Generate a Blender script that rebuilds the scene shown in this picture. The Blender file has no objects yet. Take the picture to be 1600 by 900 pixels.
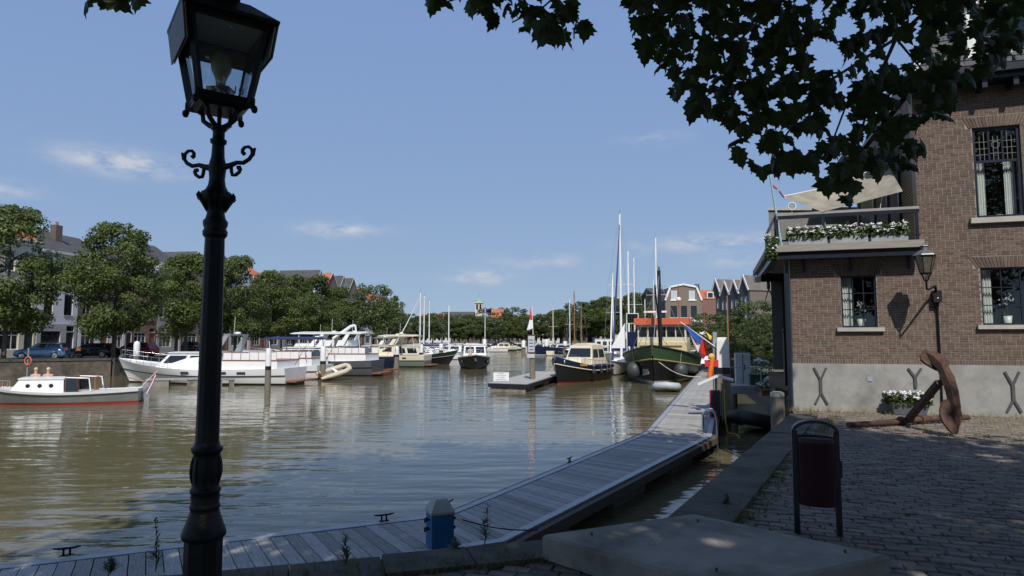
import bpy, math, random
from mathutils import Vector, Matrix, Euler
import numpy as np
R = math.radians
SC = bpy.context.scene
COL = SC.collection
rng = random.Random(11)

# ------------------------------------------------------------------ camera
F_PX, Y_H, EYE = 1000.0, 530.0, 3.25          # focal length in photo pixels, horizon row, eye above water (m)
PITCH = math.atan((Y_H - 450) / F_PX)
cd = bpy.data.cameras.new('camera'); cam = bpy.data.objects.new('camera', cd); COL.objects.link(cam)
cd.sensor_width = 36; cd.lens = 36 * F_PX / 1600; cd.clip_start = .05; cd.clip_end = 6000
cam.location = (0, 0, EYE); cam.rotation_euler = (R(90) + PITCH, 0, 0)
SC.camera = cam
# ------------------------------------------------------------------ sun and sky
SUN_EL = R(48.5)
SUN_DIR = Vector((.075, -.997, 0)).normalized() * math.cos(SUN_EL) + Vector((0, 0, math.sin(SUN_EL)))
sd = bpy.data.lights.new('sun', 'SUN'); sd.energy = 4.1; sd.angle = R(.53); sd.color = (1, .95, .87)
sun = bpy.data.objects.new('sun', sd); COL.objects.link(sun)
sun.rotation_euler = SUN_DIR.to_track_quat('Z', 'Y').to_euler(); sun.location = SUN_DIR * 60
W = bpy.data.worlds.new('World'); SC.world = W; W.use_nodes = True
def world():
    nt = W.node_tree; N = nt.nodes; L = nt.links
    bg = N['Background']; bg.inputs[1].default_value = .125
    sky = N.new('ShaderNodeTexSky'); sky.sky_type = 'NISHITA'; sky.sun_disc = False
    sky.sun_elevation = SUN_EL; sky.sun_rotation = math.atan2(SUN_DIR.x, SUN_DIR.y)
    sky.air_density = .6; sky.dust_density = 0; sky.ozone_density = 6; sky.altitude = 0
    tc = N.new('ShaderNodeTexCoord'); sp = N.new('ShaderNodeSeparateXYZ'); L.new(tc.outputs['Generated'], sp.inputs[0])
    def m(op, a, b=None, c=None):
        n = N.new('ShaderNodeMath'); n.operation = op
        for i, q in enumerate((a, b, c)):
            if q is None: continue
            if isinstance(q, (int, float)): n.inputs[i].default_value = q
            else: L.new(q, n.inputs[i])
        return n.outputs[0]
    az = m('ARCTAN2', sp.outputs[0], sp.outputs[1]); el = m('ARCSINE', sp.outputs[2])
    # fair-weather cumulus: small flat-bottomed puffs all round the sky
    noi = N.new('ShaderNodeTexNoise'); noi.inputs['Scale'].default_value = 22; noi.inputs['Detail'].default_value = 7
    noi.inputs['Roughness'].default_value = .62
    mp = N.new('ShaderNodeMapping'); mp.inputs['Scale'].default_value = (1, 1, 2.6); L.new(tc.outputs['Generated'], mp.inputs[0]); L.new(mp.outputs[0], noi.inputs['Vector'])
    total = None
    puffs = [(-31.9, 13.4, 3.4, .85, .95), (-15.2, 9.4, 3.2, .55, .65), (-2.9, 5.5, 2.4, .55, .75), (17.5, 8.2, 5.6, .7, .6), (2.5, 6.9, 4.5, .6, .35), (-40, 10.5, 3, .6, .5),
             (13, 17.3, 2.5, .5, .3), (19.5, 6.5, 3, .5, .4)]
    r2 = random.Random(4)
    puffs += [(a + r2.uniform(-9, 9), r2.uniform(6, 19), r2.uniform(2.5, 5), r2.uniform(.6, 1.3), .7) for a in range(60, 330, 22)]
    for a0, e0, wa, we, k in puffs:
        a0 = (a0 + 180) % 360 - 180
        da = m('DIVIDE', m('SUBTRACT', az, R(a0)), R(wa)); de = m('DIVIDE', m('SUBTRACT', el, R(e0)), R(we))
        g = m('MULTIPLY', m('EXPONENT', m('MULTIPLY', m('ADD', m('MULTIPLY', da, da), m('MULTIPLY', de, de)), -1.0)), k)
        total = g if total is None else m('ADD', total, g)
    dens = m('MULTIPLY', total, m('MULTIPLY', m('SUBTRACT', noi.outputs[0], .36), 4.2)); 
    cl = N.new('ShaderNodeClamp'); L.new(dens, cl.inputs[0]); cl.inputs[2].default_value = .62
    mx = N.new('ShaderNodeMix'); mx.data_type = 'RGBA'; L.new(cl.outputs[0], mx.inputs['Factor'])
    # summer haze evens the clear-sky model out: each channel is compressed, everywhere alike
    sr = N.new('ShaderNodeSeparateColor'); L.new(sky.outputs[0], sr.inputs[0]); cc = N.new('ShaderNodeCombineColor')
    for i, (a, g) in enumerate(((1.95, .26), (2.56, .21), (4.45, .06))): L.new(m('MULTIPLY', m('POWER', sr.outputs[i], g), a), cc.inputs[i])
    L.new(cc.outputs[0], mx.inputs[6]); mx.inputs[7].default_value = (5.6, 5.5, 5.6, 1)
    L.new(mx.outputs[2], bg.inputs[0])
world()
SC.view_settings.view_transform = 'Standard'; SC.view_settings.look = 'None'
SC.view_settings.exposure = 0; SC.view_settings.gamma = 1; SC.view_settings.use_curve_mapping = False
SC.render.engine = 'CYCLES'
SC.cycles.max_bounces = 8; SC.cycles.transparent_max_bounces = 16; SC.cycles.caustics_reflective = False; SC.cycles.caustics_refractive = False
SC.cycles.use_denoising = True; SC.cycles.sample_clamp_indirect = 4

# ------------------------------------------------------------------ pixels to directions
def ray(x, y):
    X = (x - 800) / F_PX; u = (450 - y) / F_PX
    return Vector((X, math.cos(PITCH) - u * math.sin(PITCH), math.sin(PITCH) + u * math.cos(PITCH)))
def P(x, y, z):                 # where the sight line through a pixel meets the level z
    r = ray(x, y); return r * ((z - EYE) / r.z) + Vector((0, 0, EYE))
def D(x, y, Y):                 # ... or the distance Y
    r = ray(x, y); return r * (Y / r.y) + Vector((0, 0, EYE))
def proj(p):
    d = Vector(p) - Vector((0, 0, EYE)); c, s = math.cos(PITCH), math.sin(PITCH)
    dep = d.y * c + d.z * s
    if dep < .05: return None
    return (800 + F_PX * d.x / dep, 450 - F_PX * (d.z * c - d.y * s) / dep)

# ------------------------------------------------------------------ mesh builder
class MB:
    def __init__(s): s.v = []; s.f = []; s.s = []; s.a = []; s.tag = 0.0
    def add(s, vs, fs, smooth=False):
        b = len(s.v); s.v += [tuple(p) for p in vs]
        for f in fs: s.f.append(tuple(b + i for i in f)); s.s.append(smooth); s.a.append(s.tag)
        return s
    def poly(s, pts, smooth=False): return s.add(pts, [tuple(range(len(pts)))], smooth)
    def box(s, x0, x1, y0, y1, z0, z1, mat=None):
        vs = [Vector((x, y, z)) for z in (z0, z1) for y in (y0, y1) for x in (x0, x1)]
        if mat is not None: vs = [mat @ p for p in vs]
        return s.add(vs, [(0, 2, 3, 1), (4, 5, 7, 6), (0, 1, 5, 4), (2, 6, 7, 3), (0, 4, 6, 2), (1, 3, 7, 5)])
    def obox(s, c, size, rz=0, rx=0, ry=0):
        a, b, d = size[0] / 2, size[1] / 2, size[2] / 2
        return s.box(-a, a, -b, b, -d, d, Matrix.Translation(c) @ Euler((rx, ry, rz)).to_matrix().to_4x4())
    def bar(s, p, q, w, h=None, up=(0, 0, 1)):
        p, q = Vector(p), Vector(q); h = h or w; d = (q - p); L = d.length
        if L < 1e-6: return s
        d /= L; u = Vector(up)
        if abs(d.dot(u)) > .98: u = Vector((0, 1, 0))
        sx = d.cross(u).normalized(); sy = sx.cross(d)
        vs = [o + sx * (a * w / 2) + sy * (b * h / 2) for o in (p, q) for a, b in ((-1, -1), (1, -1), (1, 1), (-1, 1))]
        return s.add(vs, [(3, 2, 1, 0), (4, 5, 6, 7), (0, 1, 5, 4), (1, 2, 6, 5), (2, 3, 7, 6), (3, 0, 4, 7)])
    def tube(s, pts, r, n=8, caps=True, closed=False):
        pts = [Vector(p) for p in pts]; k = len(pts)
        rs = [r] * k if isinstance(r, (int, float)) else list(r)
        vs = []; prev = None
        for i, p in enumerate(pts):
            if closed: t = (pts[(i + 1) % k] - pts[i - 1])
            else: t = pts[min(i + 1, k - 1)] - pts[max(i - 1, 0)]
            t = t.normalized() if t.length > 1e-9 else Vector((0, 0, 1))
            if prev is None:
                u = Vector((0, 0, 1)) if abs(t.z) < .9 else Vector((1, 0, 0)); a = t.cross(u).normalized()
            else:
                a = prev - t * prev.dot(t); a = a.normalized() if a.length > 1e-6 else t.orthogonal().normalized()
            prev = a; b = t.cross(a)
            vs += [p + (a * math.cos(2 * math.pi * j / n) + b * math.sin(2 * math.pi * j / n)) * rs[i] for j in range(n)]
        fs = []
        for i in range(k if closed else k - 1):
            i2 = (i + 1) % k
            fs += [(i * n + j, i * n + (j + 1) % n, i2 * n + (j + 1) % n, i2 * n + j) for j in range(n)]
        s.add(vs, fs, True)
        if caps and not closed:
            s.add(vs[:n][::-1], [tuple(range(n))]); s.add(vs[-n:], [tuple(range(n))])
        return s
    def lathe(s, prof, n=16, c=(0, 0, 0), smooth=True, phase=0, sq=None):
        vs = []
        for r, z in prof:
            for j in range(n):
                a = 2 * math.pi * j / n + phase; vs.append((c[0] + r * math.cos(a), c[1] + r * math.sin(a), c[2] + z))
        fs = [(i * n + j, i * n + (j + 1) % n, (i + 1) * n + (j + 1) % n, (i + 1) * n + j) for i in range(len(prof) - 1) for j in range(n)]
        s.add(vs, fs, smooth)
        s.add(vs[:n][::-1], [tuple(range(n))]); s.add(vs[-n:], [tuple(range(n))])
        return s
    def loft(s, secs, closed=True, caps=True, smooth=True):
        n = len(secs[0]); vs = [p for q in secs for p in q]; m = n if closed else n - 1
        s.add(vs, [(i * n + j, i * n + (j + 1) % n, (i + 1) * n + (j + 1) % n, (i + 1) * n + j) for i in range(len(secs) - 1) for j in range(m)], smooth)
        if caps: s.add(list(secs[0])[::-1], [tuple(range(n))]); s.add(secs[-1], [tuple(range(n))])
        return s
    def prism(s, poly, z0, z1):          # a polygon in xy pulled up
        n = len(poly); vs = [(x, y, z0) for x, y in poly] + [(x, y, z1) for x, y in poly]
        return s.add(vs, [tuple(range(n))[::-1], tuple(range(n, 2 * n))] + [(i, (i + 1) % n, n + (i + 1) % n, n + i) for i in range(n)])
    def slab(s, pts, t, nrm=None):       # any flat polygon given thickness t along its normal
        pts = [Vector(p) for p in pts]
        if nrm is None: nrm = (pts[1] - pts[0]).cross(pts[2] - pts[0]).normalized()
        n = len(pts); vs = pts + [p + nrm * t for p in pts]
        return s.add(vs, [tuple(range(n))[::-1], tuple(range(n, 2 * n))] + [(i, (i + 1) % n, n + (i + 1) % n, n + i) for i in range(n)])
    def ell(s, c, r, n=12, m=8, z0=-1, z1=1):
        prof = []
        for i in range(m + 1):
            a = math.asin(max(-1, min(1, z0))) + (math.asin(z1) - math.asin(z0)) * i / m
            prof.append((max(math.cos(a), .001), math.sin(a)))
        vs = []
        for q, z in prof:
            for j in range(n):
                a = 2 * math.pi * j / n; vs.append((c[0] + r[0] * q * math.cos(a), c[1] + r[1] * q * math.sin(a), c[2] + r[2] * z))
        s.add(vs, [(i * n + j, i * n + (j + 1) % n, (i + 1) * n + (j + 1) % n, (i + 1) * n + j) for i in range(m) for j in range(n)], True)
        return s
    def mesh(s, name, mat, attr=False):
        me = bpy.data.meshes.new(name); me.from_pydata(s.v, [], s.f)
        me.polygons.foreach_set('use_smooth', s.s)
        if attr:
            at = me.attributes.new('rnd', 'FLOAT', 'FACE'); at.data.foreach_set('value', s.a)
        me.materials.append(mat); me.update()
        return me
    def build(s, name, mat, parent=None, attr=False, kind=None):
        return link(name, s.mesh(name, mat, attr), parent, kind)
def link(name, me, parent=None, kind=None):
    o = bpy.data.objects.new(name, me); COL.objects.link(o)
    if parent is not None: o.parent = parent
    if kind: o['kind'] = kind
    return o
def tag(o, label=None, cat=None, group=None, kind=None):
    if label: o['label'] = label
    if cat: o['category'] = cat
    if group: o['group'] = group
    if kind: o['kind'] = kind
    return o
def thing(name, label, cat, loc=(0, 0, 0), rz=0, group=None):
    o = bpy.data.objects.new(name, None); COL.objects.link(o); o.empty_display_size = .2
    o.location = loc; o.rotation_euler = (0, 0, rz)
    return tag(o, label, cat, group)
def copy_tree(o, parent=None, label=None):
    c = o.copy(); COL.objects.link(c); c.parent = parent
    if label: c['label'] = label
    for ch in list(o.children): copy_tree(ch, c)
    return c

# ------------------------------------------------------------------ materials
MATS = {}
def M(name, col, rough=.6, metal=0, var=.14, scale=6, bump=0, bscale=40, rnd=0, spec=.5, stain=None, stretch=(1, 1, 1), hue=0):
    if name in MATS: return MATS[name]
    m = bpy.data.materials.new(name); m.use_nodes = True; nt = m.node_tree; N, L = nt.nodes, nt.links
    b = N['Principled BSDF']; b.inputs['Roughness'].default_value = rough; b.inputs['Metallic'].default_value = metal
    b.inputs['Specular IOR Level'].default_value = spec
    tc = N.new('ShaderNodeTexCoord'); mp = N.new('ShaderNodeMapping'); mp.inputs['Scale'].default_value = stretch
    L.new(tc.outputs['Object'], mp.inputs[0])
    cur = None
    if rnd:      # each piece a shade of its own: object random plus the per-piece attribute
        oi = N.new('ShaderNodeObjectInfo'); at = N.new('ShaderNodeAttribute'); at.attribute_name = 'rnd'
        ad = N.new('ShaderNodeMath'); ad.operation = 'ADD'; L.new(oi.outputs['Random'], ad.inputs[0]); L.new(at.outputs['Fac'], ad.inputs[1])
        fr = N.new('ShaderNodeMath'); fr.operation = 'FRACT'; L.new(ad.outputs[0], fr.inputs[0])
        mr = N.new('ShaderNodeMapRange'); mr.inputs[3].default_value = 1 - rnd; mr.inputs[4].default_value = 1 + rnd; L.new(fr.outputs[0], mr.inputs[0]); cur = mr.outputs[0]
    if var:
        n1 = N.new('ShaderNodeTexNoise'); n1.inputs['Scale'].default_value = scale; n1.inputs['Detail'].default_value = 6; n1.inputs['Roughness'].default_value = .65
        L.new(mp.outputs[0], n1.inputs['Vector'])
        mr = N.new('ShaderNodeMapRange'); mr.inputs[1].default_value = .3; mr.inputs[2].default_value = .7; mr.inputs[3].default_value = 1 - var; mr.inputs[4].default_value = 1 + var
        L.new(n1.outputs[0], mr.inputs[0])
        if cur is not None:
            mu = N.new('ShaderNodeMath'); mu.operation = 'MULTIPLY'; L.new(cur, mu.inputs[0]); L.new(mr.outputs[0], mu.inputs[1]); cur = mu.outputs[0]
        else: cur = mr.outputs[0]
    vm = N.new('ShaderNodeVectorMath'); vm.operation = 'SCALE'; vm.inputs[0].default_value = col[:3]
    if cur is not None: L.new(cur, vm.inputs['Scale'])
    else: vm.inputs['Scale'].default_value = 1
    out = vm.outputs[0]
    if stain:    # (colour, scale, low, high): patches of wear with a shape of their own
        n2 = N.new('ShaderNodeTexNoise'); n2.inputs['Scale'].default_value = stain[1]; n2.inputs['Detail'].default_value = 8; n2.inputs['Roughness'].default_value = .7
        L.new(mp.outputs[0], n2.inputs['Vector'])
        mr = N.new('ShaderNodeMapRange'); mr.inputs[1].default_value = stain[2]; mr.inputs[2].default_value = stain[3]; L.new(n2.outputs[0], mr.inputs[0])
        mx = N.new('ShaderNodeMix'); mx.data_type = 'RGBA'; L.new(mr.outputs[0], mx.inputs['Factor']); L.new(out, mx.inputs[6]); mx.inputs[7].default_value = (*stain[0], 1); out = mx.outputs[2]
    L.new(out, b.inputs['Base Color'])
    if bump:
        n3 = N.new('ShaderNodeTexNoise'); n3.inputs['Scale'].default_value = bscale; n3.inputs['Detail'].default_value = 5; L.new(mp.outputs[0], n3.inputs['Vector'])
        bp = N.new('ShaderNodeBump'); bp.inputs['Strength'].default_value = bump; bp.inputs['Distance'].default_value = .02; L.new(n3.outputs[0], bp.inputs['Height']); L.new(bp.outputs[0], b.inputs['Normal'])
    MATS[name] = m
    return m
def leafmat(name, col, trans=.35, rnd=.3):
    if name in MATS: return MATS[name]
    m = M(name, col, .5, var=.25, scale=3, rnd=rnd, spec=.3); nt = m.node_tree; N, L = nt.nodes, nt.links
    b = N['Principled BSDF']; src = b.inputs['Base Color'].links[0].from_socket
    tr = N.new('ShaderNodeBsdfTranslucent'); mxc = N.new('ShaderNodeVectorMath'); mxc.operation = 'MULTIPLY'; mxc.inputs[1].default_value = (1.3, 1.5, .6)
    L.new(src, mxc.inputs[0]); L.new(mxc.outputs[0], tr.inputs[0])
    mix = N.new('ShaderNodeMixShader'); mix.inputs[0].default_value = trans
    L.new(b.outputs[0], mix.inputs[1]); L.new(tr.outputs[0], mix.inputs[2]); L.new(mix.outputs[0], N['Material Output'].inputs[0])
    return m
def glassmat(name, tint=(.9, .93, .92), milk=0.0, milkcol=(.7, .7, .65), refl=1.0):
    if name in MATS: return MATS[name]
    m = bpy.data.materials.new(name); m.use_nodes = True; nt = m.node_tree; N, L = nt.nodes, nt.links
    N.remove(N['Principled BSDF']); tr = N.new('ShaderNodeBsdfTransparent'); tr.inputs[0].default_value = (*tint, 1)
    gl = N.new('ShaderNodeBsdfGlossy'); gl.inputs['Roughness'].default_value = .02
    df = N.new('ShaderNodeBsdfDiffuse'); df.inputs[0].default_value = (*milkcol, 1)
    m1 = N.new('ShaderNodeMixShader'); m1.inputs[0].default_value = milk; L.new(tr.outputs[0], m1.inputs[1]); L.new(df.outputs[0], m1.inputs[2])
    lw = N.new('ShaderNodeLayerWeight'); lw.inputs[0].default_value = .5; pw = N.new('ShaderNodeMath'); pw.operation = 'POWER'; pw.inputs[1].default_value = 5; L.new(lw.outputs['Facing'], pw.inputs[0])
    fr = N.new('ShaderNodeMapRange'); fr.inputs[3].default_value = .045; fr.inputs[4].default_value = 1; L.new(pw.outputs[0], fr.inputs[0])
    m2 = N.new('ShaderNodeMixShader'); L.new(fr.outputs[0], m2.inputs[0]); L.new(m1.outputs[0], m2.inputs[1]); L.new(gl.outputs[0], m2.inputs[2])
    L.new(m2.outputs[0], N['Material Output'].inputs[0]); MATS[name] = m
    return m
def watermat():
    m = bpy.data.materials.new('water'); m.use_nodes = True; nt = m.node_tree; N, L = nt.nodes, nt.links
    b = N['Principled BSDF']; b.inputs['Roughness'].default_value = .045; b.inputs['IOR'].default_value = 1.45
    tc = N.new('ShaderNodeTexCoord')
    nA = N.new('ShaderNodeTexNoise'); nA.inputs['Scale'].default_value = .05; nA.inputs['Detail'].default_value = 3; L.new(tc.outputs['Object'], nA.inputs[0])
    cr = N.new('ShaderNodeMix'); cr.data_type = 'RGBA'; cr.inputs[6].default_value = (.12, .103, .054, 1); cr.inputs[7].default_value = (.14, .121, .068, 1)
    L.new(nA.outputs[0], cr.inputs['Factor']); L.new(cr.outputs[2], b.inputs['Base Color'])
    def layer(scale, sx, sy, rot, det):
        mp = N.new('ShaderNodeMapping'); mp.inputs['Scale'].default_value = (sx, sy, 1); mp.inputs['Rotation'].default_value = (0, 0, rot); L.new(tc.outputs['Object'], mp.inputs[0])
        n = N.new('ShaderNodeTexNoise'); n.inputs['Scale'].default_value = scale; n.inputs['Detail'].default_value = det; n.inputs['Roughness'].default_value = .5; L.new(mp.outputs[0], n.inputs[0]); return n.outputs[0]
    a = layer(.75, .5, 1.5, R(8), 2); c = layer(2.6, .55, 1.5, R(-12), 3); d = layer(.09, 1, 1, .4, 3)
    def mth(op, x, y):
        n = N.new('ShaderNodeMath'); n.operation = op
        for i, q in enumerate((x, y)):
            if isinstance(q, (int, float)): n.inputs[i].default_value = q
            else: L.new(q, n.inputs[i])
        return n.outputs[0]
    gust = N.new('ShaderNodeMapRange'); gust.inputs[1].default_value = .35; gust.inputs[2].default_value = .65; gust.inputs[3].default_value = .45; gust.inputs[4].default_value = 1.25; L.new(d, gust.inputs[0])
    h = mth('MULTIPLY', mth('ADD', mth('MULTIPLY', a, .055), mth('MULTIPLY', c, .011)), gust.outputs[0])
    bp = N.new('ShaderNodeBump'); bp.inputs['Strength'].default_value = 1; bp.inputs['Distance'].default_value = 1; L.new(h, bp.inputs['Height']); L.new(bp.outputs[0], b.inputs['Normal'])
    return m
WHITE = M('white_paint', (.78, .78, .76), .35, var=.05, scale=3)
GRP = M('white_gelcoat', (.8, .8, .78), .22, var=.04, scale=2)
CREAM = M('cream_paint', (.72, .66, .5), .45, var=.06)
BLACKM = M('black_iron', (.005, .0065, .007), .45, var=.3, scale=30, bump=.2, bscale=90, spec=.25)
BLACKP = M('black_paint', (.012, .013, .016), .4, var=.2)
NAVY = M('navy_frame', (.012, .016, .028), .35, var=.15)
DGLASS = M('dark_glass', (.012, .015, .018), .06, var=0, spec=.8)
STEEL = M('stainless_steel', (.6, .6, .6), .28, metal=1, var=.05)
GALV = M('galvanised_steel', (.36, .38, .4), .5, metal=.6, var=.12, scale=9)
RUST = M('rusty_iron', (.08, .038, .026), .9, var=.5, scale=7, bump=.8, bscale=45, stain=((.115, .07, .052), 5, .5, .64))
WOODP = M('weathered_pile', (.19, .165, .13), .9, var=.35, scale=5, bump=.6, bscale=14, stretch=(6, 6, .6))
PLANKM = M('grey_planks', (.33, .315, .29), .82, var=.42, scale=3, bump=.4, bscale=30, rnd=.27, stretch=(1.2, 14, 6))
CONC = M('concrete', (.27, .245, .205), .9, var=.25, scale=2.2, bump=.4, bscale=40, stain=((.1, .095, .075), 1.3, .48, .68))
ROPE = M('rope', (.55, .52, .44), .9, var=.2)
TEAK = M('varnished_wood', (.26, .1, .035), .4, var=.25, scale=8)
RED = M('red_cloth', (.62, .035, .04), .7, var=.06)
BLUE = M('blue_cloth', (.03, .11, .42), .7, var=.06)
WCLOTH = M('white_cloth', (.8, .8, .8), .75, var=.04)
ORANGE = M('orange_canvas', (.75, .16, .02), .6, var=.1)
BLACKR = M('black_rubber', (.02, .02, .022), .55, var=.15)
BLUEC = M('blue_canvas', (.02, .035, .13), .7, var=.1)
GREYC = M('grey_canvas', (.2, .21, .22), .7, var=.1)
WATER = watermat()
# ================================================================== setting
QZ = 1.6                                            # quay level above the water
def text_into(mb, s, size, mat4, depth=.002, align='CENTER'):
    cu = bpy.data.curves.new('lettering', 'FONT'); cu.body = s; cu.size = size; cu.align_x = align; cu.align_y = 'CENTER'; cu.resolution_u = 2
    o = bpy.data.objects.new('lettering', cu); me = bpy.data.meshes.new_from_object(o)
    vs = [mat4 @ Vector((v.co.x, v.co.y, v.co.z + depth)) for v in me.vertices]
    mb.add(vs, [tuple(p.vertices) for p in me.polygons])
    bpy.data.objects.remove(o); bpy.data.curves.remove(cu); bpy.data.meshes.remove(me)
def inpoly(x, y, poly):
    c = False; j = len(poly) - 1
    for i in range(len(poly)):
        xi, yi = poly[i]; xj, yj = poly[j]
        if (yi > y) != (yj > y) and x < (xj - xi) * (y - yi) / (yj - yi) + xi: c = not c
        j = i
    return c
MB().poly([(-3000, -300, 0), (3000, -300, 0), (3000, 4000, 0), (-3000, 4000, 0)]).build('harbour_water', WATER, kind='structure')

# quay outline on our side
FE = [P(0, 913, QZ + .015), P(300, 894, QZ + .015), P(700, 859, QZ + .015), P(850, 843, QZ + .015)]      # front edge of the quay as seen
QUAY = [(-14, FE[0].y - (FE[1].y - FE[0].y) / (FE[1].x - FE[0].x) * (14 + FE[0].x)), (FE[0].x, FE[0].y), (FE[1].x, FE[1].y), (FE[2].x, FE[2].y), (FE[3].x, FE[3].y), (1.3, 5.7), (6.25, 14.4), (6.62, 15.1), (9.3, 20.2), (11.6, 28), (20, 60), (31, 120), (400, 120), (400, -60), (-14, -60)]
STONE = M('quay_stone', (.095, .083, .068), .9, var=.25, scale=3, bump=.5, bscale=30, stain=((.035, .04, .022), 2.0, .42, .62))
SAND = M('sand_joints', (.13, .115, .085), .95, var=.3, scale=5, bump=.4, bscale=60, stain=((.24, .2, .12), 1.1, .5, .68))
SETT = M('paving_brick', (.165, .14, .115), .82, var=.25, scale=9, bump=.45, bscale=60, rnd=.3, stain=((.2, .165, .11), .9, .55, .75))
QWALL = M('quay_wall_brick', (.12, .095, .075), .9, var=.35, scale=2, bump=.6, bscale=12, stain=((.04, .042, .03), .8, .45, .65))
g = MB(); g.prism(QUAY, -2.5, QZ - .03); quay = g.build('quay', SAND, kind='structure')
# coping stones along the water's edge, one by one
def coping(a, b, w, n, gap=.012):
    a, b = Vector((*a, 0)), Vector((*b, 0)); d = (b - a); L = d.length; d /= L; nr = Vector((d.y, -d.x, 0))
    for i in range(n):
        s0, s1 = a + d * (L * i / n + gap / 2), a + d * (L * (i + 1) / n - gap / 2)
        dz = rng.uniform(-.008, .008)
        q = [s0 - nr * .05, s1 - nr * .05, s1 + nr * w, s0 + nr * w]
        MB().prism([(p.x, p.y) for p in q], QZ - .35, QZ + .012 + dz).build('coping_stone', STONE, quay)
OFF = Vector((.01, -.05))
coping(Vector(QUAY[0]) + OFF, FE[1].xy + OFF, .36, 11); coping(FE[1].xy + OFF, FE[3].xy + OFF, .36, 4); coping(FE[3].xy + OFF, (1.25, 5.65), .36, 1); coping((1.3, 5.7), (6.25, 14.4), .5, 9)
# paving bricks, laid in courses parallel to the house
HA = R(-17.5); HU = Vector((math.cos(HA), math.sin(HA), 0)); HN = Vector((math.sin(HA), -math.cos(HA), 0)); HO = Vector((6.65, 15.23, QZ))
def paving():
    inner = [(QUAY[0][0], QUAY[0][1] - .4), (FE[1].x, FE[1].y - .4), (FE[3].x, FE[3].y - .42), (1.42, 5.2), (1.75, 5.4), (6.72, 14.15), (7.1, 15.1), (18, 11.65), (18, -4), (-14, -4)]
    items = []
    u, v = HU, -HN
    pl, pw = .215, .112
    j0, j1 = -150, 170
    r = random.Random(5)
    for j in range(-60, 170):
        off = (j % 2) * .5 * pl + r.uniform(-.02, .02)
        for i in range(-75, 95):
            c = u * (i * pl + off) + v * (j * pw)
            if c.y < 2.2 and not (-4 < c.x < 9): continue
            if c.y < -1: continue
            if not inpoly(c.x, c.y, inner): continue
            items.append((c.x + r.uniform(-.006, .006), c.y + r.uniform(-.006, .006), QZ - .012 + r.uniform(-.007, .005), HA + r.uniform(-.05, .05), r.uniform(-.03, .03), r.uniform(-.03, .03), r.uniform(.9, .985), r.uniform(.84, .96)))
    def vis(it):
        p = proj(it[:3])
        if p is None or not (-10 < p[0] < 1610 and 0 < p[1] < 925): return 1e9
        d = math.hypot(it[0], it[1])
        if .2 < it[0] < 2.6 and it[1] < 5 + (it[0]) * .3 and it[1] > 3.6: return 1e8
        return d
    items.sort(key=vis)
    def brick(mb, M4, sx, sy):
        a, b, h, c = pl / 2 * sx, pw / 2 * sy, .05, .009
        lo = [(-a, -b, -h), (a, -b, -h), (a, b, -h), (-a, b, -h)]; mi = [(-a, -b, -c), (a, -b, -c), (a, b, -c), (-a, b, -c)]
        hi = [(-a + c, -b + c, 0), (a - c, -b + c, 0), (a - c, b - c, 0), (-a + c, b - c, 0)]
        mb.add([M4 @ Vector(p) for p in lo + mi + hi], [(8, 9, 10, 11)] + [(k, (k + 1) % 4, 4 + (k + 1) % 4, 4 + k) for k in range(4)] + [(4 + k, 4 + (k + 1) % 4, 8 + (k + 1) % 4, 8 + k) for k in range(4)])
    var = []
    for k in range(8):
        b = MB(); brick(b, Matrix.Identity(4), .9 + .011 * k, .84 + .015 * ((k * 3) % 8)); var.append(b.mesh('paving_brick', SETT))
    for k, it in enumerate(items[:300]):
        o = link('paving_brick', var[k % 8], quay); o.location = it[:3]; o.rotation_euler = (it[4], it[5], it[3])
    rest = MB()
    for it in items[300:]:
        rest.tag = r.random(); brick(rest, Matrix.Translation(it[:3]) @ Euler((it[4], it[5], it[3])).to_matrix().to_4x4(), it[6], it[7])
    rest.build('paving_bricks_beyond', SETT, quay, attr=True, kind='stuff')
paving()

# ------------------------------------------------------------------ far banks
LAND = M('street_ground', (.17, .15, .13), .9, var=.2, scale=.6, bump=.3, bscale=8)
GRASSY = M('far_ground', (.07, .085, .035), .95, var=.3, scale=.1)
LQ = [(-75, 44.5), (-42, 52.8), (-35.5, 57), (-32, 75), (-24, 135), (-20, 190), (-22, 262)]
MB().prism(LQ + [(-22, 300), (-900, 300), (-900, 44.5)], -2, QZ - .1).build('left_bank', LAND, kind='structure')
wl = thing('harbour_wall', 'old dark brick harbour wall with stone coping below the parked cars', 'wall', (0, 0, 0))
w = MB(); cpm = MB()
for a, b in zip(LQ[:-1], LQ[1:]):
    a3, b3 = Vector((*a, 0)), Vector((*b, 0)); d = (b3 - a3).normalized(); n = Vector((d.y, -d.x, 0))
    q = [a3, b3, b3 + n * .35, a3 + n * .35]; w.prism([(p.x, p.y) for p in q], -2, QZ - .2)
    q = [a3 - n * .3, b3 - n * .3, b3 + n * .42, a3 + n * .42]; cpm.prism([(p.x, p.y) for p in q], QZ - .2, QZ)
w.build('wall_face', QWALL, wl); cpm.build('coping', STONE, wl)
MB().prism([(-21.5, 225), (6, 208), (26, 168), (31, 120.01), (900, 120.01), (900, 2500), (-900, 2500), (-900, 301), (-21.5, 301)], -2, QZ + .3).build('far_bank', GRASSY, kind='structure')

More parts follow.
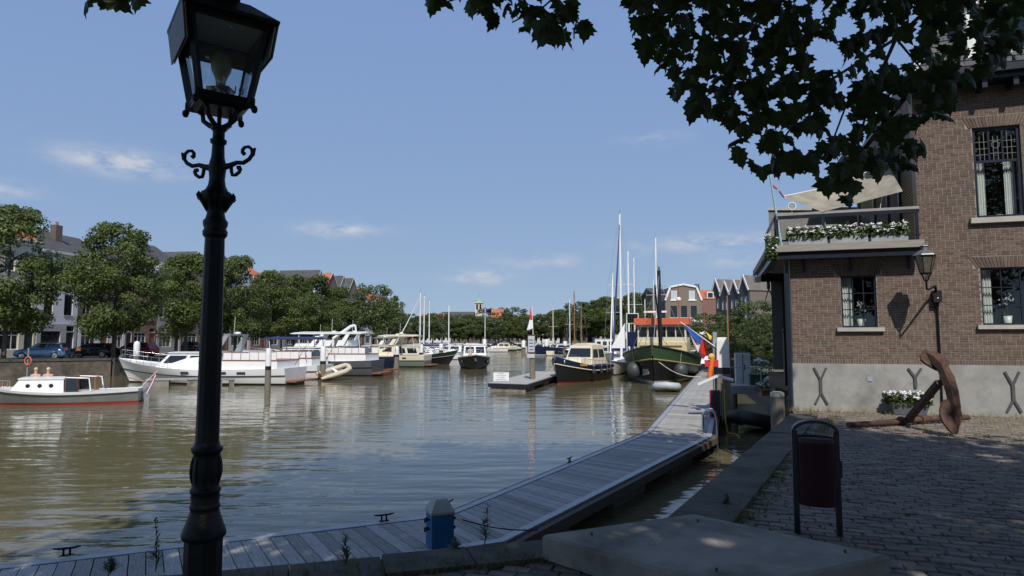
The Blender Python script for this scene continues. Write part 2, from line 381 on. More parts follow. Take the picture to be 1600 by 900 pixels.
# ================================================================== floating jetty, three pontoons
DECK = .5
def pontoon(label, o0, o1, i0, i1, deck_from=0, blocks=3, nind=None):
    """o0,o1 outer edge points, i0,i1 inner edge points (xy)"""
    t = thing('pontoon', label, 'jetty', (o0[0], o0[1], 0), group='pontoons of the floating jetty')
    O = Vector((*o0, 0)); o0, o1, i0, i1 = [Vector((*p, 0)) - O for p in (o0, o1, i0, i1)]
    L = (o1 - o0).length; n = int(L / .185)
    def lerp(a, b, k): return a + (b - a) * k
    rest = MB(); cnt = 0
    e = .16
    for k in range(n):
        k0, k1 = (k + .035) / n, (k + .965) / n
        pts = []
        for kk, s in ((k0, 0), (k1, 0), (k1, 1), (k0, 1)):
            a, b = lerp(o0, o1, kk), lerp(i0, i1, kk); wdt = (b - a).length
            pts.append(lerp(a, b, e / wdt) if s == 0 else lerp(b, a, e / wdt))
        dz = rng.uniform(-.003, .004)
        c = sum(pts, Vector()) / 4
        if nind is None or k < nind:
            m = MB(); m.prism([(p.x - c.x, p.y - c.y) for p in pts], -.035, 0)
            # object axis along the plank so that the grain follows it
            ang = math.atan2((pts[2] - pts[1]).y, (pts[2] - pts[1]).x); Rm = Matrix.Rotation(-ang, 4, 'Z')
            m.v = [tuple(Rm @ Vector(q)) for q in m.v]
            ob = m.build('plank', PLANKM, t); ob.location = (c.x, c.y, DECK + dz); ob.rotation_euler = (0, 0, ang)
        else:
            rest.tag = rng.random(); rest.prism([(p.x, p.y) for p in pts], DECK + dz - .035, DECK + dz); cnt += 1
    if cnt: rest.build('planks_beyond', PLANKM, t, attr=True, kind='stuff')
    STRIP = M('edge_strip', (.36, .37, .38), .5, metal=.3, var=.12, scale=4)
    for a0, a1, b0, b1, nm in ((o0, o1, i0, i1, 'outer'), (i0, i1, o0, o1, 'inner')):
        w0, w1 = (b0 - a0).normalized(), (b1 - a1).normalized()
        m = MB(); q = [a0, a1, a1 + w1 * (e - .01), a0 + w0 * (e - .01)]
        if nm == 'inner': q = q[::-1]
        m.prism([(p.x, p.y) for p in q], DECK - .02, DECK + .012); m.build('edge_strip', STRIP, t)
        m = MB(); q = [a0 - w0 * .14, a1 - w1 * .14, a1 - w1 * .002, a0 - w0 * .002]
        if nm == 'inner': q = q[::-1]
        m.prism([(p.x, p.y) for p in q], DECK - .2, DECK - .03); m.build('fender_beam', M('fender_timber', (.09, .075, .06), .85, var=.3, scale=4, stretch=(1, 8, 8)), t)
        m = MB(); q = [a0 + w0 * .02, a1 + w1 * .02, a1 + w1 * .1, a0 + w0 * .1]
        if nm == 'inner': q = q[::-1]
        m.prism([(p.x, p.y) for p in q], DECK - .3, DECK - .036); m.build('side_beam', GALV, t)
    for k in range(blocks):
        c0, c1 = (k + .12) / blocks, (k + .6) / blocks
        q = [lerp(lerp(o0, o1, a), lerp(i0, i1, a), s) for a, s in ((c0, .08), (c1, .08), (c1, .92), (c0, .92))]
        m = MB(); m.prism([(p.x, p.y) for p in q], -.35, DECK - .301); m.build('float', CONC, t)
    return t
JA0, JA1, JA2, JA3 = (-9.6, 6.5), (-1.05, 10.35), (4.0, 19.31), (20.2, 67.3)
JB0, JB1, JB2, JB3 = (-8.85, 4.85), (-.1, 8.95), (5.66, 18.43), (22.0, 66.7)
pontoon('plank pontoon lying along the quay edge below the lamp post', JA0, JA1, JB0, JB1, blocks=3)
pontoon('plank pontoon with white edge strips leading away from the blue bollard', JA1, JA2, JB1, JB2, blocks=3)
pontoon('long plank pontoon running past the white topped mooring post and green trawler', JA2, JA3, JB2, JB3, blocks=12, nind=110)
def cleat(px, py, ang, label):
    p = P(px, py, DECK + .012)
    t = thing('mooring_cleat', label, 'cleat', p, ang)
    m = MB(); m.box(-.07, .07, -.03, .03, 0, .012); m.build('base_plate', BLACKM, t)
    for sx in (-.035, .035): m = MB(); m.tube([(sx, 0, .012), (sx, 0, .085)], .013, 8); m.build('stem', BLACKM, t)
    m = MB(); m.tube([(-.15, 0, .1), (-.08, 0, .09), (.08, 0, .09), (.15, 0, .1)], [.009, .014, .014, .009], 8); m.build('horn', BLACKM, t)
A1 = math.atan2(JA1[1] - JA0[1], JA1[0] - JA0[0]); A2 = math.atan2(JA2[1] - JA1[1], JA2[0] - JA1[0])
cleat(600, 814, A1, 'black iron cleat on the strip left of the blue bollard')
cleat(104, 868, A1, 'black iron cleat on the pontoon strip behind the tall weed')
cleat(700, 793, A2, 'black iron cleat where the two pontoons meet beyond the blue bollard')
cleat(890, 722, A2, 'lone black iron cleat halfway along the angled pontoon')

# blue bollard
t = thing('mooring_bollard', 'blue square bollard with pale faceted cap on the jetty', 'bollard', (*P(687, 853, DECK).xy, DECK), R(22))
MB().box(-.15, .15, -.15, .15, 0, .44).build('post', M('blue_paint', (.012, .13, .3), .55, var=.25, scale=5, stain=((.02, .07, .12), 6, .55, .75)), t)
MB().lathe([(.225, .44), (.232, .47), (.21, .5), (.115, .62), (.1, .63)], 4, smooth=False, phase=R(45)).build('cap', M('pale_cap', (.4, .4, .34), .7, var=.15, scale=8), t)
for sx in (-1, 1):
    for z in (.25, .37):
        MB().tube([(sx * .15, -.03, z), (sx * .2, -.04, z - .01), (sx * .205, 0, z - .04), (sx * .2, .04, z - .01), (sx * .15, .03, z)], .014, 6).build('ring_lug', BLACKM, t)
rp = MB(); a = P(722, 812, DECK + .32); b = P(840, 828, DECK + .05)
rp.tube([a + (b - a) * k / 8 + Vector((0, 0, -.05 * math.sin(math.pi * k / 8))) for k in range(9)], .009, 6)
tag(rp.build('mooring_line', M('dark_rope', (.03, .03, .03), .9), None), 'thin dark line from the blue bollard across the planks', 'rope')

# concrete slab
t = MB(); A_, B_, C_ = Vector((.23, 4.97, 0)), Vector((1.53, 5.56, 0)), Vector((2.58, 4.5, 0)); D_ = A_ + C_ - B_
def bev(pts, z0, z1, c=.02):
    ce = sum(pts, Vector()) / len(pts); inn = [p + (ce - p).normalized() * c * 1.4 for p in pts]
    m = MB(); m.loft([[(p.x, p.y, z0) for p in pts], [(p.x, p.y, z1 - c) for p in pts], [(p.x, p.y, z1) for p in inn]], smooth=False); return m
t = thing('concrete_slab', 'large flat concrete slab lying on the paving with dappled light', 'slab')
bev([A_, D_, C_, B_], QZ + .0, QZ + .18).build('slab', CONC, t)
for q in ((.6, 4.95), (1.5, 5.3), (2.3, 4.55), (1.3, 4.2)):
    MB().tube([(q[0], q[1], QZ + .178), (q[0], q[1], QZ + .2)], .008, 6).build('bolt', RUST, t)

# ================================================================== lamp post
def lamp_post():
    Y = 3.4; cx = D(331, 500, Y).x
    t = thing('lamp_post', 'tall black cast iron lamp post with square glass lantern and scrolled arms', 'street lamp', (cx, Y, QZ))
    zz = lambda y: D(331, y, Y).z - QZ
    s = Y / 1000
    base = MB(); base.lathe([(.13, 0), (.13, .05), (.1, .08), (27 * s, .12), (27 * s, zz(842))], 8, smooth=False, phase=R(22.5)); base.build('base', BLACKM, t)
    foot = [(838, 31), (833, 32), (826, 30), (818, 27), (808, 24), (800, 21.5), (796, 20), (794, 21), (791, 22), (788, 21), (784, 20), (775, 21), (770, 20), (768, 22), (764, 22.5), (761, 20), (757, 19), (745, 20.5), (735, 21), (725, 20.5), (715, 19), (708, 19.5), (704, 22.5), (699, 23), (696, 19), (690, 17.5)]
    m = MB(); m.lathe([(27 * s, zz(842))] + [(w * s, zz(y)) for y, w in foot], 20); m.build('foot_moulding', BLACKM, t)
    for k in range(10):   # fluted leaves round the swelling
        a = 2 * math.pi * k / 10; m = MB()
        m.tube([(math.cos(a) * w * s, math.sin(a) * w * s, zz(y)) for y, w in ((756, 18.5), (745, 20), (735, 20.6), (722, 20), (712, 19))], [.004, .009, .011, .009, .003], 6); m.build('leaf_ornament', BLACKM, t)
    m = MB(); m.lathe([(17 * s, zz(690)), (16.3 * s, zz(550)), (15 * s, zz(400)), (14.5 * s, zz(372))], 12, smooth=False); m.build('shaft', BLACKM, t)
    cap = [(372, 15), (368, 18), (362, 18.5), (358, 16), (352, 18), (346, 18.5), (342, 15), (334, 13), (326, 14), (320, 17), (316, 22), (309, 25), (302, 23), (298, 17), (290, 13), (280, 11.5), (270, 12.5), (262, 13.5), (254, 12), (246, 10), (236, 9.5), (226, 9), (224, 12), (219, 12.5), (217, 9), (206, 9), (203, 12), (200, 13), (197, 10)]
    m = MB(); m.lathe([(w * s, zz(y)) for y, w in cap], 16); m.build('capital', BLACKM, t)
    for k in range(8):
        a = 2 * math.pi * k / 8; m = MB()
        m.tube([(math.cos(a) * w * s, math.sin(a) * w * s, zz(y)) for y, w in ((330, 14), (318, 20), (309, 26), (304, 27.5), (308, 29), (312, 28))], [.006, .01, .011, .009, .007, .004], 6); m.build('acanthus_leaf', BLACKM, t)
    # scrolled arms in one plane
    ad = Vector((math.cos(R(-12)), math.sin(R(-12)), 0))
    for sg in (-1, 1):
        def q(dx, y): return ad * (sg * dx * s) + Vector((0, 0, zz(y)))
        m = MB(); m.tube([q(8, 262), q(22, 260), q(34, 256), q(46, 257), q(56, 252), q(63, 243), q(66, 235)], [.02, .016, .012, .012, .011, .01, .006], 8)
        cc = (50, 240)
        m.tube([q(64, 246)] + [q(cc[0] + 14 * (1 - .1 * k) * math.cos(k * .75 - .4) * .85, cc[1] - 10.5 * (1 - .1 * k) * math.sin(k * .75 - .4)) for k in range(7)], [.009, .009, .009, .009, .009, .01, .011, .012], 8); m.build('scroll_arm', BLACKM, t)
        m = MB(); cc = (35, 268)
        m.tube([q(24, 259)] + [q(cc[0] - 10 * (1 - .09 * k) * math.cos(k * .8 - .3), cc[1] + 9 * (1 - .09 * k) * math.sin(k * .8 + .2)) for k in range(7)], [.01, .01, .01, .01, .01, .01, .011, .012], 8); m.build('lower_curl', BLACKM, t)
    # cradle
    zb, zt = zz(166), zz(50); rb, rt = .172, .272; off = R(-9)
    for k in range(4):
        a = k * math.pi / 2 + off; c, sn = math.cos(a), math.sin(a); m = MB()
        m.tube([(c * r, sn * r, z) for r, z in ((.02, zz(200)), (.055, zz(196)), (.095, zz(188)), (.1, zz(178)), (.13, zz(172)), (.16, zb - .015), (.19, zb - .005))], [.014, .014, .013, .012, .012, .012, .012], 8); m.build('cradle_arm', BLACKM, t)
        m = MB(); m.ell((c * .205, sn * .205, zb - .03), (.018, .018, .022), 8, 6); m.tube([(c * .195, sn * .195, zb - .03), (c * .195, sn * .195, zb + .03)], .012, 6); m.build('knob', BLACKM, t)
    m = MB(); m.tube([(0, 0, zz(200)), (0, 0, zb)], .012, 8); m.build('gas_pipe', BLACKM, t)
    m = MB(); m.lathe([(rb - .03, zb - .03), (rb + .012, zb - .012), (rb + .012, zb + .012), (rb - .01, zb + .02)], 4, smooth=False, phase=off); m.build('lantern_base', BLACKM, t)
    V = lambda k, r, z: Vector((math.cos(k * math.pi / 2 + off) * r, math.sin(k * math.pi / 2 + off) * r, z))
    for k in range(4):
        m = MB(); m.bar(V(k, rb, zb), V(k, rt, zt), .028, .028); m.build('corner_bar', BLACKM, t)
        MB().bar(V(k, rt, zt), V(k + 1, rt, zt), .03, .03).build('top_rail', BLACKM, t); MB().bar(V(k, rb, zb + .02), V(k + 1, rb, zb + .02), .022, .022).build('bottom_rail', BLACKM, t)
        e = .016
        m = MB(); m.slab([V(k, rb - e, zb + .02), V(k + 1, rb - e, zb + .02), V(k + 1, rt - e, zt), V(k, rt - e, zt)], .003); m.build('pane', glassmat('lantern_glass', (.88, .91, .93), .05, (.5, .52, .55)), t)
        if k != 3:       # metal reflector skirts on three sides
            m = MB(); f = .24 if k == 1 else .4; r1 = rt + .055; rl = rt + (rb - rt) * f + .065
            i1, il = r1 - .014, rl - .014; MB().slab([V(k, il, zt - (zt - zb) * f + .004), V(k + 1, il, zt - (zt - zb) * f + .004), V(k + 1, i1, zt + .008), V(k, i1, zt + .008)], .004).build('reflector_lining', M('cream_enamel', (.5, .47, .4), .4, var=.1), t)
            m.slab([V(k, rl, zt - (zt - zb) * f), V(k + 1, rl, zt - (zt - zb) * f), V(k + 1, r1, zt + .012), V(k, r1, zt + .012)], .006); m.build('reflector_skirt', M('lantern_enamel', (.1, .1, .095), .5, var=.2), t)
    m = MB(); m.lathe([(rt + .065, zt + .012), (rt + .07, zt + .03), (.16, zt + .14), (.1, zt + .16), (.1, zt + .3), (.13, zt + .32), (.06, zt + .4), (.02, zt + .5)], 4, smooth=False, phase=off); m.build('roof', BLACKM, t)
    MB().lathe([(rt - .02, zt - .006), (rt - .025, zt + .006)], 4, smooth=False, phase=off).build('ceiling_lining', M('cream_enamel', (.5, .47, .4)), t)
    # number on the front pane (the face that looks at -45 degrees)
    fc = (V(3, 1, 0) + V(4, 1, 0)) / 2; fn = fc.normalized(); tx = (V(4, 1, 0) - V(3, 1, 0)).normalized()
    up = ((V(3, rt, zt) + V(4, rt, zt)) / 2 - (V(3, rb, zb) + V(4, rb, zb)) / 2).normalized(); nn = tx.cross(up)
    ce = (V(3, rb, zb) + V(4, rb, zb)) / 2 + up * .058 + tx * .062 + nn * .003
    m = MB(); text_into(m, '10', .06, Matrix((( tx.x, up.x, nn.x, ce.x), (tx.y, up.y, nn.y, ce.y), (tx.z, up.z, nn.z, ce.z), (0, 0, 0, 1)))); m.build('number', BLACKP, t)
    m = MB(); m.box(-.06, .06, -.04, .04, zb + .015, zb + .1); m.build('lamp_holder', M('brown_bakelite', (.06, .035, .025), .5), t)
    m = MB(); m.lathe([(.024, zb + .1), (.026, zb + .14), (.035, zb + .165), (.05, zb + .2), (.055, zb + .235), (.048, zb + .27), (.028, zb + .295), (.004, zb + .302)], 14); m.build('bulb', M('frosted_bulb', (.34, .33, .16), .3, var=0), t)
lamp_post()

# ================================================================== litter bin
def litter_bin():
    a, b = P(1246, 829, QZ), P(1312, 835, QZ); c = (a + b) / 2; ang = math.atan2(b.y - a.y, b.x - a.x); wv = (b - a).length / 2
    t = thing('litter_bin', 'dark red litter bin with black arched frame on two legs', 'litter bin', c, ang)
    H1, H0 = .79, .24
    m = MB()
    for sg in (-1, 1):
        m = MB(); m.box(sg * wv - .022, sg * wv + .022, -.03, .03, -.03, .86); m.build('leg', BLACKP, t)
    m = MB(); n = 14
    m.loft([[(x * 1, -.06, z), (x, .06, z), (x * .93, .06, z - .025), (x * .93, -.06, z - .025)] for x, z in [(math.cos(math.pi * k / n) * (wv + .02), .855 + math.sin(math.pi * k / n) * .1) for k in range(n + 1)]], smooth=False); m.build('top_arch', BLACKP, t)
    m = MB(); n = 12
    def sect(z, f=1): return [(x * (wv - .024), -.13 * math.sqrt(max(0, 1 - (x * .82) ** 2)) * f, z) for x in [-1 + 2 * k / n for k in range(n + 1)]] + [(x * (wv - .024), .13 * math.sqrt(max(0, 1 - (x * .82) ** 2)) * f, z) for x in [1 - 2 * k / n for k in range(n + 1)]]
    m.loft([sect(H0), sect(H1)], caps=True)
    BINR = M('perforated_red', (.034, .006, .01), .6, var=.1, spec=.2); m.build('body', BINR, t)
    m = MB(); m.loft([sect(H1 - .02, 1.03), sect(H1 + .015, 1.03)], caps=False); m.build('rim', BLACKP, t)
    MB().box(wv - .03, wv + .035, -.05, -.02, .48, .62).build('lock', BLACKP, t)
litter_bin()

# ================================================================== anchor
def anchor():
    base = P(1410, 661, QZ); t = thing('ship_anchor', 'big rusty ship anchor leaning on its stock near the brick house', 'anchor', base)
    L = lambda x, y, Y: D(x, y, Y) - base
    Yc = 11.9
    cr = L(1468, 597, 11.4)     # where shank meets the arms
    st = L(1418, 657, 12.6)
    m = MB(); d = cr - st
    m.bar(st - d * .02, cr, .115, .085); m.build('shank', RUST, t)
    m = MB(); a, b = L(1325, 664, 12.1), L(1513, 652, 13.2)
    mid = a + (b - a) * .5 + Vector((0, 0, .02)); m.tube([a, a + (b - a) * .35, mid, b], [.05, .058, .062, .05], 10); m.build('stock', RUST, t)
    m = MB(); e = (b - a).normalized()
    for k in (.42, .58):
        c = a + (b - a) * k; m.tube([c - e * .02, c + e * .02], .1, 12)
    m.build('stock_collar', RUST, t)
    # curved arms: thick in the middle
    arc = [(1442, 553, 11.7), (1458, 560, 11.55), (1471, 572, 11.4), (1480, 590, 11.3), (1487, 612, 11.2), (1491, 635, 11.15), (1491, 655, 11.15), (1488, 675, 11.2)]
    pts = [L(*q) for q in arc]; wid = [.04, .06, .08, .11, .095, .08, .065, .04]
    m = MB(); secs = []
    for i, p in enumerate(pts):
        tn = (pts[min(i + 1, 7)] - pts[max(i - 1, 0)]).normalized(); side = Vector((.95, .3, 0)); side = (side - tn * side.dot(tn)).normalized(); o = tn.cross(side)
        w = wid[i]; secs.append([p + side * w * .75 + o * .075, p + side * w * .15 + o * .1, p - side * w * .75 + o * .06, p - side * w * .75 - o * .06, p + side * w * .15 - o * .1, p + side * w * .75 - o * .075])
    m.loft(secs, smooth=False); m.build('arms', RUST, t)
    # flukes: shield shaped plates, one high, one at the ground
    def fluke(c, ax, ux, ln, wd):
        m = MB(); nr = ax.cross(ux).normalized(); o = []
        for k in range(16):
            a_ = 2 * math.pi * k / 16; y = math.sin(a_); w_ = math.cos(a_) * (1 if y > -.1 else (1 - (-y) ** 1.6 * .6)); o.append(c + ux * (w_ * wd) + ax * (y * ln))
        m.slab(o, .035, nr); m.build('fluke', RUST, t)
    fluke(L(1462, 564, 11.6), Vector((-.12, .35, .92)).normalized(), Vector((.95, .22, -.1)).normalized(), .19, .31)
    fluke(L(1487, 650, 11.12), Vector((.06, .2, 1)).normalized(), Vector((.98, .18, -.05)).normalized(), .3, .22)
anchor()
# ================================================================== brick house on the quay
MORTAR = M('mortar', (.31, .275, .235), .95, var=.15, scale=8)
BRICK = M('brown_brick', (.14, .094, .072), .88, var=.2, scale=14, bump=.4, bscale=70, rnd=.26, stain=((.105, .085, .07), .55, .5, .72))
CEMENT = M('cement_render', (.33, .325, .305), .9, var=.14, scale=1.6, bump=.3, bscale=50, stain=((.19, .185, .165), 1.1, .46, .72))
SILLM = M('stone_sill', (.42, .4, .35), .8, var=.12, scale=5)
CURT = M('white_curtain', (.72, .72, .7), .9, var=.05)
INTER = M('interior_plaster', (.16, .15, .14), .9, var=.1)
TILE = M('slate_grey_tiles', (.075, .075, .08), .7, var=.25, scale=4, rnd=.25)
PANE = glassmat('window_glass', (.9, .93, .92))
def tiledwall(name, c1, c2, mortar, bw=.22, bh=.065):
    if name in MATS: return MATS[name]
    m = bpy.data.materials.new(name); m.use_nodes = True; nt = m.node_tree; N, L = nt.nodes, nt.links
    tc = N.new('ShaderNodeTexCoord'); sp = N.new('ShaderNodeSeparateXYZ'); L.new(tc.outputs['Object'], sp.inputs[0])
    ad = N.new('ShaderNodeMath'); ad.operation = 'ADD'; L.new(sp.outputs[0], ad.inputs[0]); L.new(sp.outputs[1], ad.inputs[1])
    cb = N.new('ShaderNodeCombineXYZ'); L.new(ad.outputs[0], cb.inputs[0]); L.new(sp.outputs[2], cb.inputs[1])
    br = N.new('ShaderNodeTexBrick'); br.inputs['Color1'].default_value = (*c1, 1); br.inputs['Color2'].default_value = (*c2, 1); br.inputs['Mortar'].default_value = (*mortar, 1)
    br.inputs['Scale'].default_value = 1; br.inputs['Mortar Size'].default_value = .008; br.inputs['Brick Width'].default_value = bw; br.inputs['Row Height'].default_value = bh
    L.new(cb.outputs[0], br.inputs[0]); b = N['Principled BSDF']; b.inputs['Roughness'].default_value = .9; L.new(br.outputs[0], b.inputs['Base Color'])
    bp = N.new('ShaderNodeBump'); bp.inputs['Strength'].default_value = .5; bp.inputs['Distance'].default_value = .01; L.new(br.outputs['Fac'], bp.inputs['Height']); bp.invert = True; L.new(bp.outputs[0], b.inputs['Normal'])
    MATS[name] = m; return m
def wallgrid(mb, x0, x1, z0, z1, ops, th, y0=0):
    """a wall standing in the xz plane with real openings: front at y0, back at y0+th"""
    xs = sorted({x0, x1} | {v for o in ops for v in o[:2] if x0 < v < x1}); zs = sorted({z0, z1} | {v for o in ops for v in o[2:4] if z0 < v < z1})
    for a, b in zip(xs[:-1], xs[1:]):
        for c, d in zip(zs[:-1], zs[1:]):
            mx, mz = (a + b) / 2, (c + d) / 2
            if any(o[0] < mx < o[1] and o[2] < mz < o[3] for o in ops): continue
            mb.poly([(a, y0, c), (b, y0, c), (b, y0, d), (a, y0, d)]); mb.poly([(a, y0 + th, d), (b, y0 + th, d), (b, y0 + th, c), (a, y0 + th, c)])
    for o in ops:
        a, b, c, d = o[:4]
        mb.poly([(a, y0, c), (a, y0 + th, c), (b, y0 + th, c), (b, y0, c)]); mb.poly([(a, y0, d), (b, y0, d), (b, y0 + th, d), (a, y0 + th, d)])
        mb.poly([(a, y0, c), (a, y0, d), (a, y0 + th, d), (a, y0 + th, c)]); mb.poly([(b, y0, c), (b, y0 + th, c), (b, y0 + th, d), (b, y0, d)])
    mb.poly([(x0, y0, z1), (x1, y0, z1), (x1, y0 + th, z1), (x0, y0 + th, z1)])
    mb.poly([(x0, y0, z0), (x0, y0, z1), (x0, y0 + th, z1), (x0, y0 + th, z0)]); mb.poly([(x1, y0, z0), (x1, y0 + th, z0), (x1, y0 + th, z1), (x1, y0, z1)])
def window(parent, a, b, c, d, nx, nz, y=.1, fw=.05, bar=.024, fmat=None, pmat=None, splits=None):
    fmat = fmat or NAVY; pmat = pmat or PANE
    w = MB()
    for q in ((a, a + fw, c, d), (b - fw, b, c, d), (a + fw, b - fw, c, c + fw), (a + fw, b - fw, d - fw, d)): w.box(q[0], q[1], y - .03, y + .04, q[2], q[3])
    o = w.build('window', fmat, parent)
    A, B, C, E = a + fw, b - fw, c + fw, d - fw
    zs = splits or [C + (E - C) * k / nz for k in range(nz + 1)]
    if splits: zs = [C] + [c + (d - c) * s for s in splits] + [E]
    xs = [A + (B - A) * k / nx for k in range(nx + 1)]
    g = MB()
    for x in xs[1:-1]: g.box(x - bar / 2, x + bar / 2, y - .018, y + .02, C, E)
    for z in zs[1:-1]: g.box(A, B, y - .0175, y + .0195, z - bar / 2, z + bar / 2)
    if g.v: g.build('glazing_bar', fmat, o)
    for xa, xb in zip(xs[:-1], xs[1:]):
        for za, zb in zip(zs[:-1], zs[1:]):
            MB().box(xa + .001, xb - .001, y - .003, y + .003, za + .001, zb - .001).build('pane', pmat, o)
    return o
def blossoms(parent, box, n, seed, fl=(.82, .8, .82), nleaf=None, fs=.03):
    r = random.Random(seed); (x0, x1, y0, y1, z0, z1) = box
    lf = MB(); fm = MB()
    for _ in range(nleaf or n * 14):
        c = Vector((r.uniform(x0, x1), r.uniform(y0, y1), z0 + (z1 - z0) * r.random() ** 1.4)); s = r.uniform(.025, .05)
        n_ = Vector((r.gauss(0, 1), r.gauss(-.4, 1), r.gauss(.8, 1))).normalized(); a = n_.orthogonal().normalized() * s; b = n_.cross(a).normalized() * s * .7
        lf.tag = r.random(); lf.poly([c - a, c - b, c + a * .9, c + b])
    lf.build('foliage', leafmat('bedding_leaf', (.07, .11, .025)), parent, attr=True)
    for _ in range(n):
        c = Vector((r.uniform(x0, x1), r.uniform(y0 - .03, y1), z0 + (z1 - z0) * r.uniform(.35, 1.15)))
        for k in range(7):
            e = c + Vector((r.gauss(0, fs * .6), r.gauss(0, fs * .6), r.gauss(0, fs * .45))); s = fs * r.uniform(.5, .8)
            fm.ell(e, (s, s, s * .6), 6, 3)
    fm.build('blossom', M('white_petals', fl, .7, var=.06), parent)

HS = thing('brick_house', 'brown brick house with grey cement plinth, arched windows and roof terrace', 'house', HO, HA)
W1, W2, W3, UW, UW2 = (1.08, 1.82, 1.92, 3.13), (3.87, 5.02, 1.96, 3.22), (6.6, 7.7, 1.96, 3.22), (3.87, 4.78, 4.33, 6.38), (6.6, 7.5, 4.33, 6.38)
ZT, ZR, XU, XE = 3.62, 7.32, 2.72, 9.6
m = MB(); wallgrid(m, 0, XE, 1.06, ZT, [W1, W2, W3], .28); wallgrid(m, XU, XE, ZT + .001, ZR, [UW, UW2], .28)
m.build('wall', MORTAR, HS)
m = MB(); m.box(-.02, XE, -.035, .27, -.3, 1.085); m.build('plinth', CEMENT, HS)
sw = tiledwall('side_brick', (.15, .088, .064), (.115, .07, .052), (.33, .3, .26))
m = MB(); m.slab([(0, .285, -1.7), (1.1, 5.9, -1.7), (1.1, 5.9, ZT), (0, .285, ZT)], .25, Vector((.98, -.184, 0))); m.build('side_wall', sw, HS)
m = MB(); m.slab([(XU, .285, ZT + .2), (XU, 6, ZT + .2), (XU, 6, ZR), (XU, .285, ZR)], .2, Vector((1, 0, 0))); m.build('upper_side_wall', sw, HS)
m = MB(); m.box(1.1, XE, 5.9, 6.1, -.3, ZT); m.box(XU, XE, 5.9, 6.1, ZT, ZR); m.box(XE - .2, XE - .002, .285, 5.899, -.3, ZR); m.build('rear_wall', sw, HS)
m = MB(); m.box(.5, XE - .21, .3, 5.89, ZT - .2, ZT - .02); m.box(XU + .21, XE - .21, .3, 5.89, ZR - .15, ZR - .01); m.box(.5, XE - .21, 3.1, 3.2, .9, ZT - .21); m.box(XU + .21, XE - .21, 3.1, 3.2, ZT, ZR - .16); m.box(.5, XE - .21, .3, 5.89, .9, .95); m.build('interior', INTER, HS)
# --- the bricks, one by one
def bricks():
    r = random.Random(3); full = []; cut = MB()
    arches = []
    bl, bh, pit, crs = .163, .0435, .175, .0545
    def piece(mb, x0, x1, z0, z1): mb.tag = r.random(); mb.box(x0, x1, -.005 + r.uniform(-.0015, .0015), .01, z0, z1)
    for op in (W1, W2, W3, UW, UW2):      # flat arches of upright bricks
        a, b, d = op[0] - .07, op[1] + .07, op[3]; n = int((b - a) / .058); zt = d + .25
        for k in range(n):
            x = a + (k + .5) * (b - a) / n; le = (x - (a + b) / 2) * .22; cut.tag = r.random()
            w = .0245; y0, y1 = -.012, .01
            cut.add([(x - w, y0, d + .004), (x + w, y0, d + .004), (x + w, y1, d + .004), (x - w, y1, d + .004), (x + le - w * 1.08, y0, zt), (x + le + w * 1.08, y0, zt), (x + le + w * 1.08, y1, zt), (x + le - w * 1.08, y1, zt)],
                    [(0, 1, 5, 4), (1, 2, 6, 5), (3, 0, 4, 7), (4, 5, 6, 7), (0, 3, 2, 1)])
        arches.append((a - .06, b + .06, d, zt + .006))
    for op in ((0, XE),):                  # a course of upright headers on the plinth and one at sill height
        for z0, h in ((1.088, .1),):
            x = .005
            while x < XE: piece(cut, x, x + .046, z0, z0 + h); x += .0555
    ops = [W1, W2, W3, UW, UW2]
    row = 0; z = 1.2
    while z < ZR - .05:
        x0 = 0 if z + bh < ZT else XU
        holes = sorted([(o[0] - .004, o[1] + .004) for o in ops + arches if o[2] < z + bh - .01 and o[3] > z + .01])
        x = x0 - ((row % 2) * .5 + .0) * pit + (.003 if row % 2 else 0); k = 0
        while x < XE:
            le = bl; st = pit
            if (k * 7 + row * 5) % 11 == 0: le, st = bl / 2 - .006, pit / 2
            a, b = max(x, x0 + .002), min(x + le, XE); segs = [(a, b)]
            for h0, h1 in holes:
                ns = []
                for s0, s1 in segs:
                    if h1 <= s0 or h0 >= s1: ns.append((s0, s1)); continue
                    if h0 - s0 > .02: ns.append((s0, h0 - .003))
                    if s1 - h1 > .02: ns.append((h1 + .003, s1))
                segs = ns
            for s0, s1 in segs:
                if s1 - s0 < .015: continue
                if abs(s1 - s0 - bl) < 1e-4: full.append((s0, z))
                else: piece(cut, s0, s1, z, z + bh)
            x += st; k += 1
        z += crs; row += 1
    M4 = Matrix.Translation(HO) @ Matrix.Rotation(HA, 4, 'Z')
    def key(q):
        p = M4 @ Vector((q[0] + .1, 0, q[1])); s = proj(p)
        if s is None or not (0 < s[0] < 1600 and 0 < s[1] < 900): return 1e9
        if s[1] < 280 and s[0] < 1500: return 1e8
        return (p - Vector((0, 0, EYE))).length
    full.sort(key=key); vs = []
    for k in range(4):
        b = MB(); b.box(0, bl, -.0045 - .0006 * k, .01, 0, bh - .001 * (k % 2)); vs.append(b.mesh('brick', BRICK))
    for k, q in enumerate(full[:300]):
        o = link('brick', vs[k % 4], HS); o.location = (q[0], 0, q[1])
    for q in full[300:]: piece(cut, q[0], q[0] + bl, q[1], q[1] + bh)
    cut.build('bricks_beyond', BRICK, HS, attr=True, kind='stuff')
bricks()
for (a, b, c, d), nx in ((W1, 3), (W2, 3), (W3, 3)):
    window(HS, a, b, c, d, nx, 3, y=.07, fw=.04, bar=.02)
    MB().box(a - .12, b + .12, -.09, .06, c - .09, c - .001).build('sill', SILLM, HS)
